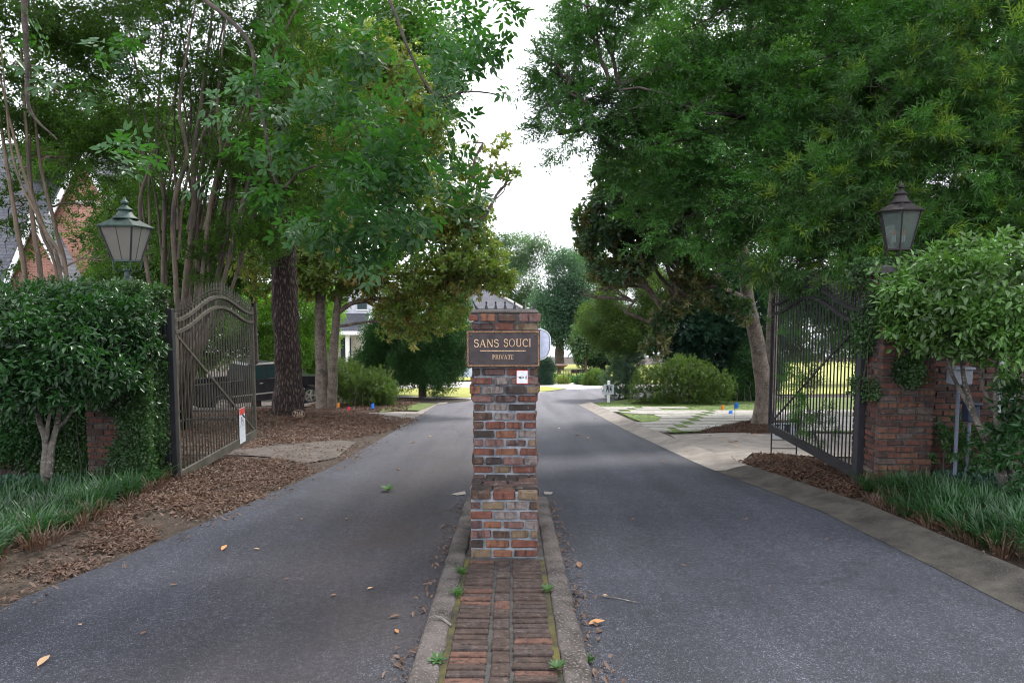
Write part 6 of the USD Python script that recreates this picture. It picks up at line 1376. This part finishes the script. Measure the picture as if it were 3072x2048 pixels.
# ------------------------------------------------------------------ signs and flags in the distance
sb_ = GZ(1824, 1208); sd = sb_[1]
ss = thing('slow_sign', 'grey white slow sign with two child figures on a white post', 'sign', sb_)
s0, s1 = P(1812, 1180, sd), P(1841, 1152, sd)
c_ = (P(1811, 1182, sd) + P(1841, 1152, sd)) / 2; w_ = P(1841, 1150, sd)[0] - P(1811, 1150, sd)[0]; h_ = P(1820, 1152, sd)[2] - P(1820, 1182, sd)[2]
SMt = lambda k: face_M(c_ + [0, -.05 - k, 0], (1, 0, 0), (0, 0, 1))
ptop = P(1826, 1145, sd)[2]
obj('post', (cbox((.09, .09, ptop - sb_[2] + .1), .006)[0] + [c_[0], sd, (ptop + sb_[2] - .1) / 2], cbox((1, 1, 1), .1)[1]), M['white_paint'], ss)
obj('post_cap', lathe([(.0001, 0), (.07, 0), (.07, .02), (.0001, .06)], 4, (c_[0], sd, ptop), math.pi / 4), M['white_paint'], ss)
obj('board', xf(prism(sbox(-w_ / 2, -h_ / 2, w_ / 2, h_ / 2), .02), SMt(0)), M['sign_grey'], ss)
obj('lettering', xf(sans('SLOW', h_ * .2, w_ * .66), face_M(c_ + [0, -.0715, h_ * .33], (1, 0, 0), (0, 0, 1))), M['sign_black'], ss)
def kid(x, s): return unary_union([Point(x, .11 * s).buffer(.03 * s), Polygon([(x - .03 * s, .08 * s), (x + .03 * s, .08 * s), (x + .05 * s, -.02 * s), (x - .05 * s, -.02 * s)]), st([(x - .02 * s, 0), (x - .05 * s, -.1 * s)], .025 * s), st([(x + .02 * s, 0), (x + .04 * s, -.1 * s)], .025 * s), st([(x + .02 * s, .07 * s), (x + .075 * s, .02 * s)], .02 * s)])
obj('child_figure', xf(prism(kid(-.05, 1.0), .002), face_M(c_ + [0, -.071, 0], (1, 0, 0), (0, 0, 1))), M['sign_black'], ss)
obj('child_figure', xf(prism(kid(.06, .8), .002), face_M(c_ + [0, -.071, -.015], (1, 0, 0), (0, 0, 1))), M['sign_black'], ss)
pm = MB()
for k in range(2): pm.add(*prism(sbox(-w_ * .3, -h_ * (.3 + .1 * k), w_ * .3, -h_ * (.255 + .1 * k)), .002, face_M(c_ + [0, -.071, 0], (1, 0, 0), (0, 0, 1))))
obj('small_print', pm.get(), M['sign_grey'], ss)
yb_ = GZ(2350, 1362)
yd = yb_[1]
ys_ = thing('yard_sign', 'small pale yard sign in a black wire frame behind the black gate', 'sign', yb_)
xa_, xb_ = P(2313, 1360, yd)[0], P(2389, 1360, yd)[0]; zb_ = yb_[2]
zt2 = P(2313, 1262, yd)[2]
for x in (xa_, xb_): obj('leg', tube([[x, yd, zb_ - .1], [x, yd, zt2]], .012, 6), M['black_iron'], ys_)
for z_ in (P(2313, 1344, yd)[2], P(2313, 1318, yd)[2], zt2): obj('cross_bar', tube([[xa_, yd, z_], [xb_, yd, z_]], .01, 6), M['black_iron'], ys_)
z0_, z1_ = P(2313, 1313, yd)[2], P(2313, 1268, yd)[2]
obj('panel', (cbox((xb_ - xa_ - .03, .008, z1_ - z0_))[0] + [(xa_ + xb_) / 2, yd, (z0_ + z1_) / 2], cbox((1, 1, 1))[1]), M['sign_grey'], ys_)
rg = np.random.default_rng(4); pg_ = unary_union([sbox(-.17, -.05, .1, .1).difference(Point(-.05, .05).buffer(.05)), sbox(-.15, -.09, -.02, -.05)])
obj('print', xf(prism(pg_.intersection(sbox(-.18, -.11, .18, .11)), .001), face_M([(xa_ + xb_) / 2, yd - .004, (z0_ + z1_) / 2], (1, 0, 0), (0, 0, 1))), M['sign_black'], ys_)
def flag(label, px, py, pyb, col, s=1.0):
    b = GZ(px, pyb); d = b[1]
    tp = P(px, py, d); g = thing('marker_flag', label, 'flag', b)
    obj('wire', tube([b - [0, 0, .08], [b[0], d, tp[2]]], .006, 5), M['pipe'], g)
    w, h = .11 * s, .16 * s
    xx = np.linspace(0, 1, 5)
    v = np.array([[b[0] + w * (t - .2), d + .015 * math.sin(t * 5), tp[2] - h * k + .03 * t] for k in (0, 1) for t in xx]); i = np.arange(4)
    f = np.vstack([np.stack([i + 5, i + 6, i + 1], 1), np.stack([i + 5, i + 1, i], 1)])
    obj('cloth', (np.vstack([v, v + [0, .002, 0]]), np.vstack([f, f[:, ::-1] + 10])), M[col], g)
for a in [('blue marker flag in the mulch beside the pickup bumper', 962, 1202, 1222, 'flag_blue'), ('orange marker flag at the foot of the left magnolia', 1011, 1210, 1228, 'flag_orange'), ('red marker flag low in the leaf heap right of the magnolia', 1043, 1222, 1235, 'flag_red'), ('blue marker flag in front of the yellow green azalea', 1115, 1212, 1232, 'flag_blue'), ('blue marker flag left of the broad azalea mound', 1945, 1192, 1206, 'flag_blue'), ('orange marker flag on the turf right of the azalea mound', 2164, 1216, 1232, 'flag_orange'), ('tall blue marker flag on the turf near the right magnolia', 2204, 1209, 1262, 'flag_blue'), ('short blue marker flag left of the tall blue one', 2188, 1233, 1246, 'flag_blue')]: flag(*a, s=.95)
# bird bath, stone edging and low wall on the far lawn
bb = GZ(1678, 1124); bd_ = bb[1]
g = thing('bird_bath', 'reddish stone bird bath on the far lawn', 'bird bath', bb)
obj('pedestal', lathe([(.0001, 0), (.35, 0), (.35, .08), (.16, .15), (.13, .5), (.2, .6), (.0001, .6)], 16, bb), M['curb'], g, 40)
obj('bowl', lathe([(.0001, .58), (.3, .62), (.75, .85), (.78, .92), (.7, .9), (.0001, .75)], 20, bb), BR[4], g, 40)
ed0, ed1 = GZ(1715, 1120), GZ(1795, 1117)
eg = thing('stone_edging', 'low dark stone edging along the far lawn terrace', 'edging', ed0)
dv = ed1 - ed0; L_ = np.linalg.norm(dv[:2])
rz2 = np.random.default_rng(9)
for k in range(16):
    a = ed0 + dv * (k + .5) / 16; v, f = cbox((L_ / 16 - .03, .4, .5), .05)
    obj('stone', (jit(v, rz2, .03) + [a[0], a[1], a[2] + .12], f), [BR[5], M['curb'], BR[2]][k % 3], eg)

# ------------------------------------------------------------------ pickup
def pickup(label, c, head):
    g = thing('pickup_truck', label, 'truck', c)
    cs, sn = math.cos(head), math.sin(head)
    Rm = np.array([[cs, -sn, 0], [sn, cs, 0], [0, 0, 1]])
    def W(vf): return np.asarray(vf[0]) @ Rm.T + c, vf[1]
    def side(poly, w, y0=None):
        v, f = prism(poly, w); return np.c_[v[:, 0], (v[:, 2] - w / 2) if y0 is None else v[:, 2] + y0, v[:, 1]], f[:, ::-1]
    arch = lambda x: Point(x, .40).buffer(.47, 16)
    body = Polygon([(-2.85, .55), (-2.88, 1.28), (-.85, 1.30), (1.15, 1.27), (1.5, 1.25), (2.5, 1.16), (2.78, 1.05), (2.86, .8), (2.84, .45), (-2.4, .42)]).buffer(-.03).buffer(.03)
    body = body.difference(arch(-1.75)).difference(arch(1.85))
    bed = sbox(-2.8, .85, -.95, 1.6)
    v, f = side(body, 1.92)
    man = m3.Manifold(m3.Mesh(np.ascontiguousarray(v, np.float32), np.ascontiguousarray(f, np.uint32)))
    if man.volume() < 0 or man.is_empty(): man = m3.Manifold(m3.Mesh(np.ascontiguousarray(v, np.float32), np.ascontiguousarray(f[:, ::-1], np.uint32)))
    man = man - m3.Manifold.cube([1.82, 1.62, 1.0], True).translate([-1.86, 0, 1.3])
    mm = man.to_mesh(); obj('body', W((np.array(mm.vert_properties[:, :3]), np.array(mm.tri_verts))), M['car_paint'], g)
    # cab with glass set in
    lo, hi = np.array([[-.9, .94], [1.3, .94]]), None
    def ring(x0, x1, hw, z): return np.array([[x0, -hw, z], [x1, -hw, z], [x1, hw, z], [x0, hw, z]])
    r0, r1, r2 = ring(-.88, 1.32, .93, 1.26), ring(-.72, .55, .74, 1.84), ring(-.55, .4, .66, 1.9)
    V = np.vstack([r0, r1, r2]); Fq = []
    for k in (0, 4):
        for i in range(4): Fq.append([k + i, k + (i + 1) % 4, k + 4 + (i + 1) % 4, k + 4 + i])
    Fq.append([8, 9, 10, 11]); Fq = np.array(Fq)
    obj('cab', W((V, np.vstack([Fq[:, [0, 1, 2]], Fq[:, [0, 2, 3]]]))), M['car_paint'], g)
    for s in (-1, 1):
        for xa, xb, ta, tb in ((-.72, -.02, -.62, -.02), (.06, 1.1, .06, .52)):
            q = []
            for x, t in ((xa, 0), (xb, 0), (tb, 1), (ta, 1)):
                zz = 1.31 if t == 0 else 1.78; hw = .93 - (.93 - .74) * (zz - 1.26) / .58 + .006; q.append([x, s * hw, zz])
            q = np.array(q); f = np.array([[0, 1, 2], [0, 2, 3]]) if s < 0 else np.array([[0, 2, 1], [0, 3, 2]])
            obj('side_window', W((q, f)), M['car_glass'], g)
        obj('window_trim', W((cbox((2.1, .012, .025))[0] + [.2, s * .938, 1.275], cbox((1, 1, 1))[1])), M['chrome'], g)
        obj('bed_rail', W((cbox((1.9, .06, .03), .008)[0] + [-1.88, s * .93, 1.305], cbox((1, 1, 1), .1)[1])), M['chrome'], g)
        for x in (-.15, .95): obj('door_handle', W((cbox((.16, .03, .03), .006)[0] + [x - .1, s * .965, 1.12], cbox((1, 1, 1), .1)[1])), M['chrome'], g)
        obj('mirror', W((cbox((.1, .2, .2), .03)[0] + [.95, s * 1.06, 1.38], cbox((1, 1, 1), .1)[1])), M['car_paint'], g)
        obj('tail_lamp', W((cbox((.14, .12, .38), .015)[0] + [-2.82, s * .9, 1.05], cbox((1, 1, 1), .1)[1])), M['tail_red'], g)
        obj('headlamp', W((cbox((.16, .3, .2), .02)[0] + [2.72, s * .76, .95], cbox((1, 1, 1), .1)[1])), M['amber'], g)
        obj('side_moulding', W((cbox((3.0, .02, .05), .004)[0] + [.1, s * .965, .72], cbox((1, 1, 1), .1)[1])), M['alloy'], g)
        for x in (-1.75, 1.85):
            v, f = lathe([(.26, -.12), (.37, -.12), (.4, -.08), (.4, .08), (.37, .12), (.26, .12)], 28)
            Rx = np.array([[1, 0, 0], [0, 0, 1], [0, -1, 0]])
            w = obj('wheel', W((v @ Rx.T + [x, s * .84, .4], f)), M['tyre'], g, 40)
            hub = MB(); v, f = lathe([(.0001, .1), (.07, .1), (.08, .07), (.0001, .07)], 12); hub.add(v, f)
            v, f = lathe([(.22, .0), (.265, .0), (.265, .11), (.235, .115), (.22, .05)], 24); hub.add(v, f)
            for k in range(5):
                a = k * 1.2566; v, f = cbox((.2, .075, .03), .008); v = rotz(v + [.15, 0, .075], a); hub.add(v, f)
            v, f = hub.get(); v = v * [1, 1, 1]
            obj('rim', W((np.c_[v[:, 0], v[:, 2] * s, v[:, 1]] + [x, s * .84, .4], f if s < 0 else f[:, ::-1])), M['alloy'], w)
    obj('rear_window', W((np.array([[-.85, -.7, 1.33], [-.85, .7, 1.33], [-.735, .58, 1.76], [-.735, -.58, 1.76]]), np.array([[0, 2, 1], [0, 3, 2]]))), M['car_glass'], g)
    obj('windscreen', W((np.array([[1.21, -.82, 1.33], [1.21, .82, 1.33], [.63, .66, 1.79], [.63, -.66, 1.79]]), np.array([[0, 1, 2], [0, 2, 3]]))), M['car_glass'], g)
    obj('rear_bumper', W((cbox((.18, 1.9, .2), .03)[0] + [-2.95, 0, .58], cbox((1, 1, 1), .1)[1])), M['chrome'], g)
    obj('front_bumper', W((cbox((.2, 1.92, .34), .05)[0] + [2.84, 0, .55], cbox((1, 1, 1), .1)[1])), M['alloy'], g)
    obj('tailgate', W((cbox((.04, 1.5, .5), .01)[0] + [-2.9, 0, 1.0], cbox((1, 1, 1), .1)[1])), M['car_paint'], g)
tp = P(772, 1200, 27.6)
pickup('black pickup truck parked behind the olive gate and the pine', (tp[0], 27.6, float(Z(tp[0], 27.6)) + .02), math.radians(44))

# ------------------------------------------------------------------ houses
M['far_brick'] = usdkit.material(stage, LK + '/far_brick', {'g': ('geometry', {}), 'sx': ('separate_xyz', {}), 'cx': ('combine_xyz', {}), 'ad': ('math', {'math_type': 'add'}), 'b': ('brick_texture', {'color1': (.32, .13, .085), 'color2': (.22, .085, .06), 'mortar': (.3, .25, .22), 'scale': 1.0, 'mortar_size': .007, 'brick_width': .22, 'row_height': .075}), 'p': ('principled_bsdf', {'roughness': .9})},
    [('g.position', 'sx.vector'), ('sx.x', 'ad.value1'), ('sx.y', 'ad.value2'), ('ad.value', 'cx.x'), ('sx.z', 'cx.y'), ('cx.vector', 'b.vector'), ('b.color', 'p.base_color')], surface='p.BSDF')
M['shingle'] = usdkit.material(stage, LK + '/slate_shingle', {'g': ('geometry', {}), 'sx': ('separate_xyz', {}), 'cx': ('combine_xyz', {}), 'b': ('brick_texture', {'color1': (.085, .088, .105), 'color2': (.055, .057, .072), 'mortar': (.025, .025, .03), 'scale': 1.0, 'mortar_size': .012, 'brick_width': .35, 'row_height': .17}), 'p': ('principled_bsdf', {'roughness': .85})},
    [('g.position', 'sx.vector'), ('sx.x', 'cx.x'), ('sx.z', 'cx.y'), ('cx.vector', 'b.vector'), ('b.color', 'p.base_color')], surface='p.BSDF')
M['white_wall'] = noisy('white_painted_wall', (.4, .42, .47), (.5, .52, .57), 2, .8, .1)
M['stucco'] = noisy('grey_stucco', (.36, .33, .3), (.44, .41, .38), 2, .9, .2)
M['window'] = plain('dark_window_glass', (.03, .04, .05), .08, spec=.8)

def gable_front(g, cx, d, hw, apex, eave, zb, wall, trim, roofm, back, ov=.25, wall_name='gable_wall'):
    """a gabled wing facing the camera: wall, white rake boards, two roof slopes running back"""
    w = Polygon([(-hw, zb), (hw, zb), (hw, eave), (0, apex), (-hw, eave)])
    v, f = prism(w, back - .1, face_M((cx, d + back, 0), (1, 0, 0), (0, 0, 1))); obj(wall_name, (v, f), wall, g)
    sl = (apex - eave) / hw
    for s in (-1, 1):
        a = np.array([cx, apex]); b = np.array([cx + s * (hw + ov), eave - ov * sl]); n = norm(np.array([-(b - a)[1], (b - a)[0]])); n = n if n[1] > 0 else -n
        q = [a, b, b + n * .14, a + n * .14]
        for nm, t0, t1, y0, y1, m_, k in (('rake_board', -.22, .0, d - .3, d - .22, trim, 1), ('roof_slope', .0, .1, d - .28, d + back, roofm, 1)):
            pts = np.array([a + n * t0, b + n * t0, b + n * t1, a + n * t1])
            V = np.array([[p[0], yv, p[1]] for yv in (y0, y1) for p in pts])
            Fq = np.array([[0, 1, 2, 3], [7, 6, 5, 4], [0, 4, 5, 1], [1, 5, 6, 2], [2, 6, 7, 3], [3, 7, 4, 0]])
            obj(nm, (V, np.vstack([Fq[:, [0, 1, 2]], Fq[:, [0, 2, 3]]])), m_, g)
d1 = 30.0
def X(px): return P(px, 800, d1)[0]
def Zp(py, d=d1): return P(300, py, d)[2]
hz = float(Z(-21, 30)) - .3
bh = thing('brick_house', 'red brick house with steep white trimmed gables behind the left trees', 'house', (X(60), d1 + 4, hz))
gable_front(bh, X(118), d1, (X(210) - X(26)) / 2, Zp(640), Zp(838), hz, M['far_brick'], M['white_paint'], M['shingle'], 0.7)
gable_front(bh, X(140), d1 + 3.0, (X(250) - X(30)) / 2, Zp(455, 33), Zp(640, 33), hz, M['far_brick'], M['white_paint'], M['shingle'], 5.0)
mxl, mxr = X(-420), X(45)
V = np.array([[mxl, d1 + 2.0, Zp(900)], [mxr, d1 + 2.0, Zp(900)], [mxr, d1 + 9, Zp(430, 39)], [mxl, d1 + 9, Zp(430, 39)]]); V = np.vstack([V, V - [0, 0, .15]])
Fq = np.array([[0, 1, 2, 3], [7, 6, 5, 4], [0, 4, 5, 1], [1, 5, 6, 2], [2, 6, 7, 3], [3, 7, 4, 0]])
obj('main_roof', (V, np.vstack([Fq[:, [0, 1, 2]], Fq[:, [0, 2, 3]]])), M['shingle'], bh)
obj('main_wall', (cbox((mxr - mxl - .2, 6, Zp(905) - hz))[0] + [(mxl + mxr) / 2, d1 + 5.6, (Zp(905) + hz) / 2], cbox((1, 1, 1))[1]), M['far_brick'], bh)
ch = obj('chimney', (cbox((X(195) - X(150), .9, Zp(600) - hz))[0] + [X(172) + .2, d1 + 2.2, (Zp(600) + hz) / 2], cbox((1, 1, 1))[1]), M['far_brick'], bh)
obj('chimney_cap', (cbox((X(195) - X(145), 1.0, .2), .03)[0] + [X(172) + .2, d1 + 2.2, Zp(600) + .1], cbox((1, 1, 1), .1)[1]), M['stucco'], ch)
obj('window', (cbox((1.0, .08, 1.5))[0] + [X(118), d1 - .0 - .05, Zp(985)], cbox((1, 1, 1))[1]), M['window'], bh)

d2 = 52.0
def X2(px): return P(px, 950, d2)[0]
def Z2(py): return P(1000, py, d2)[2]
wh = thing('white_house', 'white house with slate porch roof glimpsed between the left trees', 'house', (X2(1030), d2 + 3, float(Z(X2(1030), d2))))
wz0 = float(Z(X2(1030), d2)) - .3
obj('upper_wall', (cbox((X2(1110) - X2(900), 5, Z2(850) - Z2(950)))[0] + [(X2(1110) + X2(900)) / 2, d2 + 4.5, (Z2(850) + Z2(950)) / 2], cbox((1, 1, 1))[1]), M['white_wall'], wh)
obj('lower_wall', (cbox((X2(1110) - X2(900), 5.6, Z2(985) - wz0))[0] + [(X2(1110) + X2(900)) / 2, d2 + 4.3, (Z2(985) + wz0) / 2], cbox((1, 1, 1))[1]), M['stucco'], wh)
def slope(name, g, xa, xb, y0, z0, y1, z1, m_, inset=0.0, th=.15):
    V = np.array([[xa, y0, z0], [xb, y0, z0], [xb - inset, y1, z1], [xa + inset, y1, z1]]); V = np.vstack([V, V - [0, 0, th]])
    obj(name, (V, np.vstack([Fq[:, [0, 1, 2]], Fq[:, [0, 2, 3]]])), m_, g)
slope('porch_roof', wh, X2(890), X2(1092), d2 - .2, Z2(992), d2 + 2.1, Z2(940), M['shingle'])
obj('eave_board', (cbox((X2(1092) - X2(890), .12, .28))[0] + [(X2(1092) + X2(890)) / 2, d2 - .2, Z2(998)], cbox((1, 1, 1))[1]), M['white_paint'], wh)
slope('main_roof', wh, X2(880), X2(1130), d2 + 1.6, Z2(852), d2 + 5, Z2(780), M['shingle'], 1.2)
for px in (935, 1040, 1088):
    obj('column', (cbox((.28, .28, Z2(1000) - wz0), .02)[0] + [X2(px), d2 + .1, (Z2(1000) + wz0) / 2], cbox((1, 1, 1), .1)[1]), M['white_paint'], wh)
for px, pa, pb in ((1012, 895, 930), (1070, 895, 930), (950, 895, 930)):
    w_ = obj('window', (cbox((.75, .1, Z2(pa) - Z2(pb)))[0] + [X2(px), d2 + 1.98, (Z2(pa) + Z2(pb)) / 2], cbox((1, 1, 1))[1]), M['window'], wh)
    obj('frame', (cbox((.9, .06, .09))[0] + [X2(px), d2 + 1.95, Z2(pb) - .05], cbox((1, 1, 1))[1]), M['white_paint'], w_)
obj('window', (cbox((.8, .1, 1.7))[0] + [X2(1022), d2 + 1.48, Z2(1050)], cbox((1, 1, 1))[1]), M['window'], wh)
d3 = 62.0
def X3(px): return P(px, 900, d3)[0]
def Z3(py): return P(1500, py, d3)[2]
hp = thing('hip_roof_house', 'grey hip roofed house just behind the brick pillar top', 'house', (X3(1455), d3 + 4, float(Z(X3(1455), d3))))
xa, xb = X3(1340), X3(1580); xm = X3(1462); ze = Z3(932); zt3 = Z3(866)
V = np.array([[xa, d3, ze], [xb, d3, ze], [xb, d3 + 7, ze], [xa, d3 + 7, ze], [xm - .6, d3 + 3.5, zt3], [xm, d3 + 3.5, zt3]])
Ft = np.array([[0, 1, 5], [0, 5, 4], [1, 2, 5], [2, 3, 4], [2, 4, 5], [3, 0, 4], [0, 2, 1], [0, 3, 2]])
obj('roof', (V, Ft), M['shingle'], hp)
obj('ridge_cap', tube([[xb, d3, ze + .05], [xm, d3 + 3.5, zt3 + .05]], .12, 6), M['stucco'], hp)
obj('wall', (cbox((xb - xa - .8, 6.2, ze - float(Z(xm, d3)) + .3))[0] + [(xa + xb) / 2, d3 + 3.5, (ze + float(Z(xm, d3)) - .3) / 2], cbox((1, 1, 1))[1]), M['stucco'], hp)
for px in (1400, 1450, 1520): obj('window', (cbox((1.0, .1, 1.4))[0] + [X3(px), d3 + .38, Z3(990)], cbox((1, 1, 1))[1]), M['window'], hp)
# a parked car glimpsed left of the pillar
pcx = P(1398, 1140, 46); pz = float(Z(pcx[0], 46))
car = thing('parked_car', 'pale blue car glimpsed between the holly and the brick pillar', 'car', (pcx[0], 46, pz))
bodyp = Polygon([(-2.2, .35), (-2.25, .8), (-1.4, .95), (-.8, 1.42), (.7, 1.45), (1.35, .98), (2.1, .85), (2.2, .5), (2.15, .35)]).buffer(-.05).buffer(.05).difference(Point(-1.35, .32).buffer(.38)).difference(Point(1.4, .32).buffer(.38))
CM = face_M((pcx[0], 46.85, pz + .02), (1, 0, 0), (0, 0, 1))
M['pale_blue'] = plain('pale_blue_paint', (.4, .47, .55), .25)
obj('body', prism(bodyp, 1.7, CM), M['pale_blue'], car)
obj('side_window', prism(Polygon([(-1.2, .97), (-.72, 1.36), (.62, 1.38), (1.1, .98)]), .02, face_M((pcx[0], 45.14, pz + .02), (1, 0, 0), (0, 0, 1))), M['car_glass'], car)
for x in (-1.35, 1.4):
    for yy in (45.3, 46.7): obj('wheel', (lathe([(.0001, -.1), (.3, -.1), (.32, 0), (.3, .1), (.0001, .1)], 16)[0] @ np.array([[1, 0, 0], [0, 0, 1], [0, -1, 0]]).T + [pcx[0] + x, yy, pz + .33], lathe([(.0001, -.1), (.3, -.1), (.32, 0), (.3, .1), (.0001, .1)], 16)[1]), M['tyre'], car)

for nm, pts in (('left', [(1356, 1484), (1392, 1476), (1396, 1484), (1372, 1487)]), ('right', [(1634, 1477), (1656, 1478), (1652, 1484), (1636, 1484)])):
    struct('painted_mark', sheet(poly_px(pts).buffer(.01), .012, .1, lambda x, y: plane(y)), M['concrete'])
